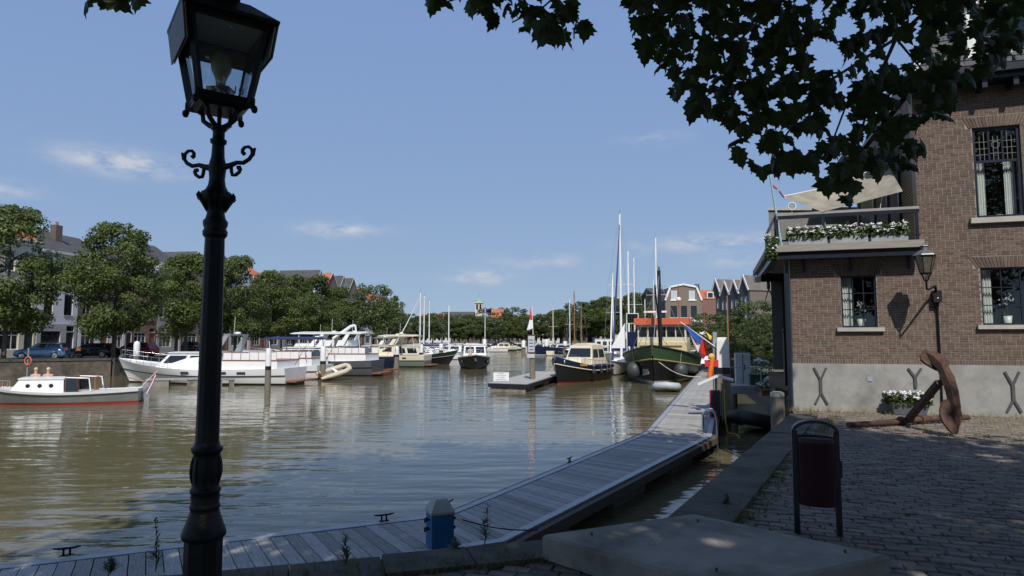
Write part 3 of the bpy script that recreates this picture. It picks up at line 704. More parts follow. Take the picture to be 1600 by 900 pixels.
for (a, b, c, d) in (UW, UW2):
    o = window(HS, a, b, c, d, 1, 1, y=.08, fw=.065, splits=[.625], bar=.06)
    z0, z1 = c + (d - c) * .625 + .03, d - .065
    g = MB(); A, B = a + .065, b - .065
    LEAD = M('lead_came', (.16, .165, .16), .6)
    for k in range(1, 3): x = A + (B - A) * k / 3; g.box(x - .018, x + .018, .06, .1, z0, z1)
    g.build('mullion', NAVY, o); g = MB(); ce = ((A + B) / 2, (z0 + z1) / 2)
    g.tube([(ce[0] + .075 * math.cos(t_), .07, ce[1] + .075 * math.sin(t_)) for t_ in [2 * math.pi * k / 20 for k in range(20)]], .007, 6, closed=True)
    for x in [A + (B - A) * k / 9 for k in (1, 2, 4, 5, 7, 8)]: g.box(x - .005, x + .005, .066, .075, z0, z0 + (z1 - z0) * (.8 if (round((x - A) / (B - A) * 9)) in (1, 8, 4, 5) else 1))
    for k, z in enumerate((z0 + .13, z0 + .27, z0 + .42)): g.box(A, A + (B - A) * .31, .0665, .0745, z - .005, z + .005); g.box(B - (B - A) * .31, B, .0665, .0745, z - .005, z + .005); g.box(A + (B - A) * .36, B - (B - A) * .36, .0667, .0743, z - .005 + .02, z + .005 + .02) if k != 1 else None
    g.build('leaded_light', LEAD, o)
    MB().box(a - .14, b + .14, -.1, .07, c - .12, c - .001).build('sill', SILLM, HS)
# X shaped wall ties
for (x, zc, hl, top) in ((.57, .57, .42, 1), (2.5, .7, .3, 0), (4.33, .52, .43, 1)):
    g = MB(); g.bar((x, -.055, zc - hl * .45), (x, -.055, zc + hl * .4), .06, .035, up=(0, 1, 0))
    for sg in (-1, 1):
        g.bar((x + sg * .012, -.052, zc + hl * .38), (x + sg * .13, -.05, zc + hl), .045, .03, up=(0, 1, 0))
        if top: g.bar((x + sg * .012, -.052, zc - hl * .42), (x + sg * .13, -.05, zc - hl), .045, .03, up=(0, 1, 0))
    g.build('wall_tie', M('grey_iron', (.09, .095, .1), .6, metal=.3, var=.2), HS)
MB().box(1.54, 1.65, -.05, -.03, .69, .8).build('meter_cover', M('blue_grey_plate', (.3, .34, .42), .5), HS)
# terrace slab, fascia and steel
m = MB(); m.box(-.46, XU - .002, -.38, 5.6, ZT + .1, ZT + .2); m.build('terrace_floor', M('terrace_boards', (.27, .25, .21), .85, var=.2, scale=3), HS)
m = MB(); m.box(-.48, XU - .004, -.43, -.381, ZT + .07, ZT + .23); m.box(-.52, -.461, -.43, 5.6, ZT + .07, ZT + .23); m.build('fascia', M('weathered_board', (.3, .28, .24), .85, var=.2, scale=5, stretch=(.5, 6, 6)), HS)
m = MB(); m.box(-.42, XU - .006, -.36, -.24, ZT - .1, ZT + .068); m.box(-.42, -.3, -.23, 5.5, ZT - .1, ZT + .068); m.build('steel_beam', NAVY, HS)
for x in (.3, 1.3, 2.5):
    g = MB(); g.box(x - .02, x + .02, -.24, -.02, ZT - .06, ZT - .02); g.box(x - .02, x + .02, -.05, -.012, ZT - .38, ZT - .06); g.build('bracket', NAVY, HS)
m = MB(); m.tube([(-.09, -.06, -.6), (-.09, -.06, ZT - .11)], .05, 10); m.build('steel_column', NAVY, HS)
m = MB(); m.box(-.3, XU - .05, -.33, -.28, 4.56, 4.62); m.build('handrail', M('grey_handrail', (.3, .29, .28), .5), HS)
m = MB(); m.box(-.3, XU - .05, -.325, -.285, 4.48, 4.555); m.box(-.3, XU - .05, -.32, -.29, 3.95, 3.99)
for x in (-.28, .72, 1.72, 2.62): m.box(x - .025, x + .025, -.33, -.28, ZT + .2, 4.479)
m.build('railing', NAVY, HS)
m = MB(); m.bar((-.3, -.3, 4.59), (-.3, 3, 4.59), .05, .06); m.bar((-.3, 0, ZT + .2), (-.3, 0, 4.56), .04); m.bar((-.3, 2.9, ZT + .2), (-.3, 2.9, 4.56), .04); m.build('side_railing', NAVY, HS)
# set-back glazed doors and slatted screen on the terrace
m = MB(); m.box(1.75, XU, 1.2, 1.3, ZT + .2, 4.0); m.box(1.75, XU, 1.2, 1.32, 6.0, 6.25)
for x in (1.75, 2.1, 2.4, XU - .06): m.box(x, x + .07, 1.2, 1.32, ZT + .2, 6.1)
m.build('terrace_door_frame', NAVY, HS)
for x in (1.82, 2.17, 2.47): MB().box(x + .001, x + (.27 if x < 2.4 else .18), 1.25, 1.258, 4.0, 6.0).build('terrace_door_pane', PANE, HS)
MB().box(1.5, XU + .1, 1.18, 5.5, 6.26, 6.4).build('terrace_room_roof', M('roofing_felt', (.08, .08, .08), .9), HS)
for k in range(9):
    MB().box(.45, 1.7, 2.0, 2.03, 3.95 + k * .085, 4.0 + k * .085).build('screen_slat', M('grey_slats', (.25, .24, .22), .85, var=.15, scale=4), HS)
for x in (.45, 1.1, 1.66): MB().box(x - .03, x + .03, 2.031, 2.08, ZT + .2, 4.75).build('screen_post', M('grey_slats', (.25, .24, .22)), HS)
# eaves, gutter, roof, dormer
m = MB(); m.box(XU - .15, XE + .1, -.42, .2, ZR + .02, ZR + .13); m.box(XU - .2, XE + .1, -.55, -.3, ZR + .131, ZR + .29); m.build('gutter', NAVY, HS)
for k in range(12): MB().box(XU + .1 + k * .58, XU + .2 + k * .58, -.4, -.012, ZR - .16, ZR + .019).build('corbel', NAVY, HS)
m = MB(); n = 16
for k in range(n):
    z0, z1 = ZR + .26 + k * .17, ZR + .26 + (k + 1) * .17 + .02; y0, y1 = -.3 + k * .1, -.3 + (k + 1) * .1 + .01; xl = XU - .05 + k * .1
    x = xl
    while x < XE:
        m.tag = rng.random(); m.slab([(x, y0 - .03, z0), (x + .235, y0 - .03, z0), (x + .235, y1, z1), (x, y1, z1)], -.03); x += .245
m.build('roof_tiles', TILE, HS, attr=True, kind='stuff')
m = MB(); m.add([(XU, -.2, ZR + .2), (XE, -.2, ZR + .2), (XE, 1.4, ZR + 2.95), (XU + 1.55, 1.4, ZR + 2.95), (XU, 6, ZR + .2), (XE, 6, ZR + .2), (XU + 1.55, 5, ZR + 2.95), (XE, 5, ZR + 2.95)], [(0, 1, 2, 3), (0, 3, 6, 4), (3, 2, 7, 6), (4, 6, 7, 5)]); m.build('roof', TILE, HS)
m = MB(); m.bar((XU - .12, -.38, ZR + .25), (XU + 1.45, 1.25, ZR + 3.0), .16, .05); m.build('verge_board', WHITE, HS)
m = MB(); m.box(3.85, 6.2, -.12, 1.2, ZR + .35, ZR + .55); m.box(3.8, 6.25, -.2, 1.4, ZR + 1.85, ZR + 2.0); m.box(3.85, 3.97, -.1, 1.2, ZR + .551, ZR + 1.849); m.box(6.08, 6.2, -.1, 1.2, ZR + .551, ZR + 1.849); m.build('dormer', WHITE, HS)
for a in (3.98, 4.68, 5.38): window(HS, a, a + .69, ZR + .56, ZR + 1.84, 1, 1, y=-.02, fmat=WHITE)
# ------- things in and on the house
for i, (op, lb) in enumerate(((W1, 'the small window under the terrace'), (W2, 'the wide window right of the wall lamp'))):
    x0 = op[0] + .03; m = MB(); n = 22
    m.loft([[(x0 + k * .011, .2 + .025 * math.sin(k * 1.35), z) for k in range(n)] for z in (op[2] + .02, op[3] - .02)], closed=False, caps=False)
    o = tag(m.build('curtain', CURT), f'white curtain hanging inside {lb}', 'curtain'); o.location = HO; o.rotation_euler = (0, 0, HA)
def at_house(o): o.location = HO; o.rotation_euler = (0, 0, HA); return o
for sg, x in ((0, UW[0] + .07), (1, UW[1] - .27)):
    m = MB(); m.loft([[(x + k * .0095, .24 + .02 * math.sin(k * 1.4), z) for k in range(22)] for z in (UW[2] + .06, UW[3] - .75)], closed=False, caps=False)
    tag(at_house(m.build('curtain', CURT)), ('white curtain at the left side of the upstairs leaded window', 'white curtain at the right side of the upstairs leaded window')[sg], 'curtain')
def potplant(x, z, label, r_=.09, h=.2, orchid=True):
    t = thing('potted_plant', label, 'plant', HO + HU * x - HN * .2 + Vector((0, 0, z)), HA)
    m = MB(); m.lathe([(r_ * .75, 0), (r_, h), (r_ * .9, h), (r_ * .85, h - .02)], 14); m.build('pot', WHITE, t)
    m = MB(); r = random.Random(int(x * 100))
    for k in range(16):
        a = r.uniform(0, 6.3); l = r.uniform(.1, .2); m.tag = r.random()
        m.slab([(0, 0, h), (math.cos(a) * l * .5 - .012, math.sin(a) * l * .5, h + l * .5), (math.cos(a) * l, math.sin(a) * l, h + l * .45), (math.cos(a) * l * .5 + .014, math.sin(a) * l * .5 + .012, h + l * .48)], .002)
    m.build('leaves', leafmat('house_leaf', (.05, .08, .03)), t, attr=True)
    if orchid:
        m = MB()
        for k in range(26): m.ell((r.gauss(0, .05), r.gauss(0, .03), h + .34 + r.gauss(0, .07)), (.022, .012, .022), 6, 3)
        m.build('blossom', M('grey_white_petal', (.5, .5, .52), .7), t)
        MB().tube([(0, 0, h), (.01, 0, h + .2), (0, 0, h + .36)], .004, 5).build('stem', M('stem_green', (.06, .09, .03)), t)
MB().box(.95, 1.95, .12, .34, W1[2] - .06, W1[2]).build('inner_sill', WHITE, HS); MB().box(3.8, 5.1, .12, .34, W2[2] - .06, W2[2]).build('inner_sill', WHITE, HS); MB().box(3.8, 4.85, .13, .34, UW[2] - .05, UW[2]).build('inner_sill', WHITE, HS)
potplant(1.52, W1[2], 'white pot with pale orchid in the small window under the terrace')
potplant(4.4, W2[2], 'white pot with pale orchid in the wide window right of the lamp')
potplant(4.35, UW[2], 'low leafy plant on the sill of the upstairs leaded window', .1, .08, False)
# wall lamp
def wall_lamp():
    t = thing('wall_lamp', 'old grey lantern on an iron arm fixed to the brick wall', 'wall lamp', HO, HA)
    bx = (2.99, 2.6); lx, ly = 2.59, -.85
    m = MB(); m.box(bx[0] - .08, bx[0] + .08, -.16, -.012, bx[1] - .13, bx[1] + .13); m.build('junction_box', BLACKP, t)
    MB().box(bx[0] - .012, bx[0] + .012, -.166, -.159, bx[1] - .05, bx[1] - .025).build('indicator', WHITE, t)
    m = MB(); m.tube([(bx[0] - .02, -.12, bx[1] + .1), (bx[0] - .08, -.3, bx[1] + .22), (2.68, -.66, 2.72), (lx, ly, 2.72), (lx, ly, 2.86)], [.03, .026, .022, .02, .018], 8); m.build('arm', BLACKM, t)
    m = MB(); m.tube([(bx[0], -.05, bx[1] - .13), (bx[0] + .01, -.05, bx[1] - .3)], [.05, .03], 8); m.tube([(bx[0] + .01, -.045, bx[1] - .28), (bx[0] + .015, -.045, 1.2), (bx[0], -.065, .02)], .022, 8); m.build('conduit', BLACKM, t)
    zb, zt = 3.06, 3.44
    for k in range(6):
        a = k * math.pi / 3; c, s = math.cos(a), math.sin(a); c2, s2 = math.cos(a + math.pi / 3), math.sin(a + math.pi / 3)
        MB().tube([(lx, ly, 2.86), (lx + c * .05, ly + s * .05, 2.92), (lx + c * .06, ly + s * .06, 2.98), (lx + c * .11, ly + s * .11, zb)], .009, 6).build('cradle_arm', BLACKM, t)
        MB().bar((lx + c * .11, ly + s * .11, zb), (lx + c * .2, ly + s * .2, zt), .014).build('corner_bar', BLACKM, t)
        MB().slab([(lx + c * .107, ly + s * .107, zb), (lx + c2 * .107, ly + s2 * .107, zb), (lx + c2 * .196, ly + s2 * .196, zt), (lx + c * .196, ly + s * .196, zt)], .003).build('pane', glassmat('smoky_glass', (.72, .68, .58), .3, (.3, .28, .24)), t)
    m = MB(); m.lathe([(.1, zb - .02), (.125, zb), (.1, zb + .02)], 6, (lx, ly, 0), smooth=False); m.build('lantern_base', BLACKM, t)
    m = MB(); m.lathe([(.235, zt), (.225, zt + .02), (.12, zt + .1), (.075, zt + .125), (.07, zt + .19), (.095, zt + .2), (.09, zt + .215), (.02, zt + .23), (.012, zt + .28)], 6, (lx, ly, 0), smooth=False); m.build('roof', M('lantern_zinc', (.17, .17, .18), .45, metal=.5, var=.15), t)
    MB().ell((lx, ly, 3.2), (.045, .045, .07), 10, 8).build('bulb', M('lamp_bulb', (.6, .5, .3), .3), t)
wall_lamp()
# terrace planters
for k, (x0, x1, lb) in enumerate(((-.05, .78, 'by the flagstaff'), (.84, 1.62, 'in the middle of the terrace rail'), (1.68, 2.42, 'beside the brick wall'))):
    t = thing('flower_box', f'grey trough of white flowers on the terrace edge {lb}', 'flower box', HO, HA, 'flower boxes along the terrace')
    MB().box(x0, x1, -.37, -.335, ZT + .23, ZT + .44).box(x0, x1, -.2, -.165, ZT + .23, ZT + .44).box(x0, x0 + .03, -.334, -.201, ZT + .23, ZT + .44).box(x1 - .03, x1, -.334, -.201, ZT + .23, ZT + .44).box(x0 + .03, x1 - .03, -.334, -.201, ZT + .23, ZT + .4).build('trough', M('zinc_trough', (.33, .34, .36), .5, metal=.2, var=.15), t)
    blossoms(t, (x0 - .03, x1 + .03, -.42, -.16, ZT + .38, ZT + .62), 58, 20 + k)
t = thing('hanging_plant', 'trailing white flowers spilling over the terrace corner', 'plant', HO, HA)
blossoms(t, (-.56, -.3, -.5, -.3, ZT - .1, ZT + .42), 26, 31, nleaf=500)
t = thing('flower_planter', 'low grey planter of white flowers against the cement plinth', 'flower box', HO, HA)
m = MB(); m.loft([[(1.98, -.42, .0), (2.58, -.42, 0), (2.58, -.14, 0), (1.98, -.14, 0)], [(1.9, -.46, .26), (2.66, -.46, .26), (2.66, -.1, .26), (1.9, -.1, .26)]], smooth=False); m.build('trough', M('dark_zinc', (.12, .125, .14), .5, var=.2), t)
blossoms(t, (1.84, 2.72, -.52, -.08, .22, .46), 62, 40, nleaf=1100, fs=.034)
# sail awning, flagstaff, spotlight
m = MB(); A, B, C, E = Vector((-.12, .1, 5.12)), Vector((2.5, 1.5, 6.1)), Vector((2.4, -.2, 5.0)), Vector((.7, -.35, 4.6)); n = 12; g = []
for i in range(n + 1):
    for j in range(n + 1):
        u, v = i / n, j / n; p = A * (1 - u) * (1 - v) + B * u * (1 - v) + C * u * v + E * (1 - u) * v
        p.z -= .22 * math.sin(math.pi * u) * math.sin(math.pi * v) + .12 * math.sin(math.pi * u) * (1 - v); g.append(p)
m.add(g, [(i * (n + 1) + j, i * (n + 1) + j + 1, (i + 1) * (n + 1) + j + 1, (i + 1) * (n + 1) + j) for i in range(n) for j in range(n)], True)
CANV = leafmat('sail_canvas', (.42, .38, .31), .35, 0); t = thing('sail_awning', 'beige canvas sun sail stretched over the roof terrace', 'awning', HO, HA)
m.build('canvas', CANV, t); MB().tube(g[0::n + 1], .014, 6).build('hem', WHITE, t)
MB().tube([B + Vector((0, -.1, -.1)), Vector((1.9, -.3, 4.6))], .006, 5).build('guy_rope', ROPE, t)
t = thing('flagstaff', 'pale blue flagstaff with a furled flag at the terrace corner', 'flagpole', HO, HA)
MB().tube([(-.2, -.3, 3.86), (-.42, -.3, 5.75)], [.03, .022], 10).build('pole', M('pale_blue_paint', (.3, .45, .5), .5), t)
for k, (mm, o_) in enumerate(((RED, 0), (WCLOTH, .035), (BLUE, .07))):
    m = MB(); m.loft([[(-.385 + .3 * s + o_ * .4, -.28 + .03 * math.sin(s * 9 + w_), 5.42 - .38 * s - o_ - w_ * .035) for w_ in (0, 1)] for s in [k2 / 10 for k2 in range(11)]], closed=False, caps=False); m.build('flag_stripe', mm, t)
t = thing('spotlight', 'round white spotlight standing on the terrace railing', 'lamp', HO, HA)
MB().tube([(.06 + .085 * math.cos(a), -.3, 4.78 + .085 * math.sin(a)) for a in [2 * math.pi * k / 18 for k in range(18)]], .014, 6, closed=True).build('rim', WHITE, t)
o = MB().lathe([(.07, 0), (.075, .02), (.05, .1), (.02, .12)], 14).build('housing', GALV, t); o.rotation_euler = (R(-90), 0, 0); o.location = (.06, -.3, 4.78)
MB().tube([(.06, -.27, 4.62), (.06, -.27, 4.72)], .015, 6).build('stand', GALV, t)

# ================================================================== grey neighbour, hoist and deck behind the house
GREYB = tiledwall('grey_brick', (.2, .195, .185), (.15, .145, .14), (.3, .29, .27))
t = thing('grey_brick_house', 'narrow grey brick house behind the brown one with glazed bay', 'house', (8.2, 20.2, 0))
MB().prism([(0, 0), (6, 0), (9, 6), (3.2, 6)], 2.3, 7.35).build('wall', GREYB, t); MB().prism([(-.06, -.06), (6, -.06), (9, 6), (3.1, 6)], 7.351, 7.45).build('roof_edge', M('zinc_trim', (.4, .41, .42), .5), t)
m = MB(); m.box(.34, 1.6, -.9, -.001, 2.5, 2.62); m.box(.34, 1.6, -.9, -.001, 5.4, 5.5)
for x in (.34, .9, 1.5): m.box(x, x + .08, -.9, -.82, 2.62, 5.4)
m.box(.42, 1.5, -.89, -.83, 3.6, 3.68); m.build('bay_frame', NAVY, t)
MB().box(.43, 1.49, -.868, -.86, 2.63, 5.39).build('bay_glass', DGLASS, t); MB().box(.345, .36, -.819, -.01, 2.63, 5.39).build('bay_side_glass', DGLASS, t)
t = thing('hoist_beam', 'dark projecting hoist beam with pulley and small floodlight', 'hoist', (8.0, 19.0, 0))
b = D(1189, 436, 19).z
MB().box(-.6, 1.1, -.09, .09, b - .08, b + .1).build('beam', BLACKP, t); MB().lathe([(.04, 0), (.11, .02), (.11, .06), (.04, .08)], 12, (-.36, 0, b + .1)).build('pulley_head', BLACKP, t)
m = MB(); m.tube([(-.36, 0, b - .08), (-.36, 0, b - .3)], .05, 8); m.tube([(-.36, 0, b - .3), (-.46, 0, b - .62)], .014, 6); m.tube([(-.36, 0, b - .3), (-.22, 0, b - .62)], .014, 6); m.build('chain', BLACKP, t)
MB().box(-.8, -.62, -.1, .05, b - .1, b + .06).build('floodlight', M('lamp_glass_white', (.7, .72, .68), .3), t)
t = thing('timber_deck', 'dark timber deck on posts over the water beside the house', 'deck', (7.9, 18.6, 0))
MB().box(.1, 2.2, 0, 1.5, 2.12, 2.24).build('deck_boards', M('dark_brown_timber', (.07, .05, .035), .8, var=.2), t); MB().box(.1, 2.2, .02, 1.5, 1.8, 2.119).build('joists', BLACKP, t)
for x, y in ((.2, .2), (.9, .2), (.2, 1.3)): MB().box(x, x + .14, y, y + .14, -1, 1.8).build('post', WOODP, t)
MB().box(.02, .12, .1, .2, 1.9, 3.55).build('rail_post', BLACKP, t); MB().box(.0, 1.3, .12, .18, 3.44, 3.5).build('rail', BLACKP, t)
# ================================================================== the tree over the quay (trunk beside the camera, out of view)
LEAF = leafmat('plane_leaf', (.038, .056, .017), .26, .35)
BARK = M('plane_bark', (.1, .085, .06), .9, var=.35, scale=4, bump=.6, bscale=18)
def leaf_pts(full=True):
    # lobed leaf, stalk at the origin, tip along +y, unit length
    h = [(0, 0), (.1, -.08), (.34, -.1), (.3, .08), (.56, .22), (.36, .36), (.42, .5), (.24, .56), (.2, .74), (.08, .8), (0, 1)] if full else [(0, 0), (.3, -.08), (.5, .26), (.34, .42), (.22, .62), (0, 1)]
    return h + [(-x, y) for x, y in h[-2:0:-1]]
LF, LS = leaf_pts(True), leaf_pts(False)
def leaf_mesh(mb, pts, M4, curl):
    n = len(pts); vs = [M4 @ Vector((0, .34, .03))]
    for x, y in pts: vs.append(M4 @ Vector((x, y, -curl * (x * x * 1.2 + (y - .34) ** 2 * .6))))
    mb.add(vs, [(0, i + 1, (i + 1) % n + 1) for i in range(n)])
def frame_from(tip, nrm):
    y = tip.normalized(); x = y.cross(nrm).normalized(); z = x.cross(y); return Matrix((x, y, z)).transposed().to_4x4()
def plane_tree():
    r = random.Random(21)
    base = Vector((7.5, -3.6, QZ)); T = thing('plane_tree', 'big leafy tree overhanging the quay with lobed leaves', 'tree', base)
    def loc(p): return Vector(p) - base
    MB().tube([loc(p) for p in ((7.5, -3.6, QZ - .1), (7.5, -3.6, QZ + .3), (7.45, -3.5, 3.6), (7.2, -3.2, 6.2), (6.6, -2.8, 8.6))], [.5, .38, .32, .28, .22], 14).build('trunk', BARK, T)
    limbs = [[(7.2, -3.2, 6.2), (5.5, -1, 8.5), (3, 1.2, 10.5), (0, 3.2, 11.8), (-3, 5, 12)], [(6.6, -2.8, 8.6), (7.5, -1, 11), (8, 1.5, 12.5)], [(7.2, -3.2, 6), (9.5, -3, 8.5), (12, -2.5, 10)],
             [(6.6, -2.8, 8.4), (4, -3.5, 11), (1, -3, 12.5), (-3, -1, 13)], [(5.5, -1, 8.5), (5, 1.6, 9.6), (4.6, 4.8, 10.8), (4.5, 7, 11.5)], [(6.6, -2.8, 8.6), (6, -5, 12), (5, -7, 13)]]
    for l in limbs: MB().tube([loc(p) for p in l], [.17 - .03 * k for k in range(len(l))], 8).build('limb', BARK, T)
    # hanging boughs in view
    boughs = [[Vector((5.5, -1, 8.5)), Vector((4.6, 2.4, 7.6)), D(1530, -60, 5.2), D(1400, 60, 5.3), D(1290, 130, 5.2), D(1225, 215, 5.1), D(1200, 265, 5.0)],
              [D(1400, 60, 5.3), D(1360, 150, 5.3), D(1340, 230, 5.35), D(1325, 300, 5.4)], [D(1530, -60, 5.2), D(1300, -40, 5.5), D(1120, 40, 5.6), D(1060, 110, 5.6)], [D(1400, 60, 5.3), D(1450, 120, 5.6), D(1430, 210, 5.6)],
              [D(1120, 40, 5.6), D(1140, 130, 5.5), D(1150, 185, 5.4)], [Vector((3, 1.2, 10.5)), Vector((1.6, 3.4, 8)), D(940, -70, 5), D(850, 10, 5), D(800, 35, 5)], [D(940, -70, 5), D(760, -15, 5.1), D(690, 5, 5.1)], [D(1290, 130, 5.2), D(1320, 170, 4.9), D(1290, 250, 4.9)]]
    for b in boughs: MB().tube([loc(p) for p in b], [.04, .03, .022, .016, .012, .008, .006][-len(b):], 6).build('bough', BARK, T)
    areas = [([(985, -30), (1000, 75), (1055, 120), (1045, 150), (1100, 180), (1165, 205), (1150, 245), (1180, 272), (1255, 262), (1300, 300), (1330, 322), (1350, 285), (1435, 258), (1448, 210), (1490, 150), (1525, 120), (1600, 80), (1640, -30)], 860, (4.7, 6.3)),
             ([(722, -25), (735, 8), (750, 25), (790, 40), (850, 62), (925, 55), (920, 20), (950, -25)], 62, (4.7, 5.4)), ([(650, -25), (662, 12), (672, 25), (715, 5), (720, -25)], 7, (5, 5.2)), ([(115, -25), (135, 8), (180, 18), (250, -2), (250, -25)], 14, (4.6, 5.2)), ([(1000, -25), (985, -25), (960, 5), (1000, 10)], 4, (5, 5.4))]
    gaps = [(1292, 88, 26, 22), (1405, 78, 26, 24), (1310, 190, 18, 26), (1180, 235, 14, 10), (1270, 215, 16, 14), (1240, 85, 10, 12), (1355, 225, 14, 10), (1290, 270, 14, 12), (1110, 150, 8, 6), (1435, 150, 9, 14), (1230, 160, 9, 9), (1345, 120, 12, 10), (1480, 60, 12, 10), (1265, 298, 20, 12)]
    lv = []
    for poly, n, (y0, y1) in areas:
        xs = [q[0] for q in poly]; ys = [q[1] for q in poly]; k = 0; tries = 0
        while k < n and tries < n * 40:
            tries += 1; x, y = r.uniform(min(xs), max(xs)), r.uniform(min(ys), max(ys))
            if not inpoly(x, y, poly): continue
            if any(((x - g[0]) / g[2]) ** 2 + ((y - g[1]) / g[3]) ** 2 < 1.25 for g in gaps): continue
            k += 1; p = D(x, y - 8, r.uniform(y0, y1)); s = r.uniform(.1, .19)
            tip = Vector((r.gauss(0, .55), r.gauss(0, .4), -1)); nr = Vector((r.gauss(0, .6), -1 + r.gauss(0, .5), r.gauss(.5, .5)))
            lv.append((p, s, frame_from(tip, nr)))
    lv.sort(key=lambda q: -q[1] / q[0].length if (lambda s_: s_ and 0 < s_[0] < 1600 and -5 < s_[1])(proj(q[0])) else 0)
    var = []
    for k in range(6):
        b = MB(); leaf_mesh(b, LF, Matrix.Identity(4), .25 + .12 * k); var.append(b.mesh('leaf', LEAF))
    for k, (p, s, f) in enumerate(lv[:300]):
        o = link('leaf', var[k % 6], T); o.matrix_local = Matrix.Translation(loc(p)) @ f @ Matrix.Scale(s, 4)
    cr = MB()
    for p, s, f in lv[300:]: cr.tag = r.random(); leaf_mesh(cr, LF, Matrix.Translation(loc(p)) @ f @ Matrix.Scale(s, 4), r.uniform(.2, .9))
    # the crown above: clumps of leaves, out of this view but shading the quay
    def inside(x, y): return (x - .2) ** 2 + (y - 1.9) ** 2 < 6.7 ** 2 or (x - 8.5) ** 2 + (y + 4.5) ** 2 < 5.8 ** 2 or (x - 3.0) ** 2 + (y - 4.3) ** 2 < 3.9 ** 2 or (x - 2) ** 2 + (y + 6) ** 2 < 6 ** 2
    k = 0
    while k < 1050:
        x, y = (r.uniform(-9, 15.5), r.uniform(-12, 10.5)) if k < 740 else (r.uniform(-1, 6), r.uniform(1, 8.2)) if k < 900 else (r.uniform(-3, 9), r.uniform(-8, -1))
        if not inside(x, y): continue
        k += 1; z = r.uniform(8.5, 14) if y > -1.5 else r.uniform(5, 13.5)
        if (z - EYE) / max(y, .1) < .95 and y > 0: z = EYE + 1.0 * y + r.uniform(.5, 2)
        R0 = r.uniform(.55, 1.15)
        for _ in range(92):
            p = Vector((x + r.gauss(0, R0 * .55), y + r.gauss(0, R0 * .55), z + r.gauss(0, R0 * .4)))
            q = proj(p)
            if q and -20 < q[0] < 1620 and -25 < q[1]: continue
            tip = Vector((r.gauss(0, 1), r.gauss(0, 1), -.5)); nr = Vector((r.gauss(0, .5), r.gauss(0, .5), 1))
            cr.tag = r.random(); leaf_mesh(cr, LS, Matrix.Translation(loc(p)) @ frame_from(tip, nr) @ Matrix.Scale(r.uniform(.18, .28), 4), .4)
    cr.build('crown', LEAF, T, attr=True, kind='stuff')
plane_tree()

# ================================================================== weeds and grass on the quay
WEED = leafmat('weed_leaf', (.06, .075, .028), .3)
def tall_weed(px, py, h, seed, label, z=None, name='tall_weed'):
    r = random.Random(seed); b = P(px, py, QZ - .02) if z is None else P(px, py, z); t = thing(name, label, 'weed', b)
    for st in range(2):
        lean = Vector((r.uniform(-.08, .08), r.uniform(-.04, .04), 1)) * h * (1 if st == 0 else .6); MB().tube([(0, 0, 0), lean * .5 + Vector((.01, 0, 0)), lean], [.004, .003, .0015], 5).build('stem', M('weed_stem', (.08, .085, .04), .8), t)
        m = MB()
        for k in range(70 if st == 0 else 36):
            u = r.uniform(.12, 1); c = lean * u; a = r.uniform(0, 6.3); l = (.075 * (1.15 - u) + .02) * r.uniform(.6, 1.2); d = Vector((math.cos(a), math.sin(a), r.uniform(.1, .9))).normalized(); s = d.cross(Vector((0, 0, 1))).normalized() * .006
            m.tag = r.random(); m.poly([c, c + d * l * .5 + s, c + d * l, c + d * l * .5 - s])
        m.build('leaves', WEED, t, attr=True)
tall_weed(243, 893, .37, 1, 'tall thin weed growing at the quay edge left of the lamp post')
tall_weed(757, 853, .33, 2, 'tall leafy weed beside the blue bollard')
tall_weed(540, 884, .22, 3, 'short bushy weed right of the lamp post foot')
tall_weed(712, 862, .1, 4, 'tiny weed in the coping joint below the blue bollard')
tall_weed(172, 897, .1, 5, 'tiny weed in the coping joint near the frame of planks')
tall_weed(1135, 792, .12, 6, 'small weed where the coping meets the paving beside the slab')
def tufts(name, label, col, pts, n, hmin, hmax, spread, seed):
    r = random.Random(seed); m = MB()
    for _ in range(n):
        if callable(pts): c = pts(r)
        else:
            q = pts[int(r.random() * len(pts))]; c = Vector((q[0] + r.gauss(0, spread), q[1] + r.gauss(0, spread), 0))
        if c is None: continue
        for k in range(r.randint(3, 6)):
            a = r.uniform(0, 6.3); h = r.uniform(hmin, hmax); d = Vector((math.cos(a) * h * .6, math.sin(a) * h * .6, h)); s = Vector((-math.sin(a), math.cos(a), 0)) * .003
            o = Vector((c.x + r.gauss(0, .012), c.y + r.gauss(0, .012), QZ - .03)); m.tag = r.random()
            m.add([o - s, o + s, o + d * .6 + s * .7 + Vector((0, 0, h * .12)), o + d * .6 - s * .7 + Vector((0, 0, h * .12)), o + d], [(0, 1, 2, 3), (3, 2, 4)])
    tag(m.build(name, leafmat(name + '_blade', col, .3), attr=True), label, 'grass', kind='stuff')
def along_wall(r):
    x = r.uniform(-.2, 7); return HO + HU * x + HN * (.06 + abs(r.gauss(0, .22)))
def sunny(r):
    x = r.uniform(.1, 7); return HO + HU * x + HN * r.uniform(.1, 4.2)
def shady(r):
    x, y = r.uniform(1.8, 11), r.uniform(4.5, 11); return Vector((x, y, 0)) if inpoly(x, y, [(2, 5.8), (6.7, 14), (14, 11), (14, 3), (2.6, 4.6)]) else None
def edge(r):
    k = r.random(); return Vector((1.42 + (6.72 - 1.42) * k + r.gauss(.25, .09), 5.4 + (14.1 - 5.4) * k + r.gauss(-.1, .09), 0))
def front(r):
    k = r.random(); return Vector((-3.5 + 5 * k, 4.12 + 1.22 * k + r.gauss(-.03, .09), 0))
DRY, GRN = (.3, .24, .11), (.075, .095, .03)
tufts('dry_grass', 'dry straw coloured grass between the sunny paving bricks', DRY, sunny, 1500, .02, .07, .1, 1)
tufts('dry_wall_grass', 'dry grass along the foot of the cement plinth', DRY, along_wall, 320, .04, .16, .1, 2)
tufts('joint_grass', 'green grass sprouting in the shaded paving joints', GRN, shady, 1300, .015, .06, .1, 3)
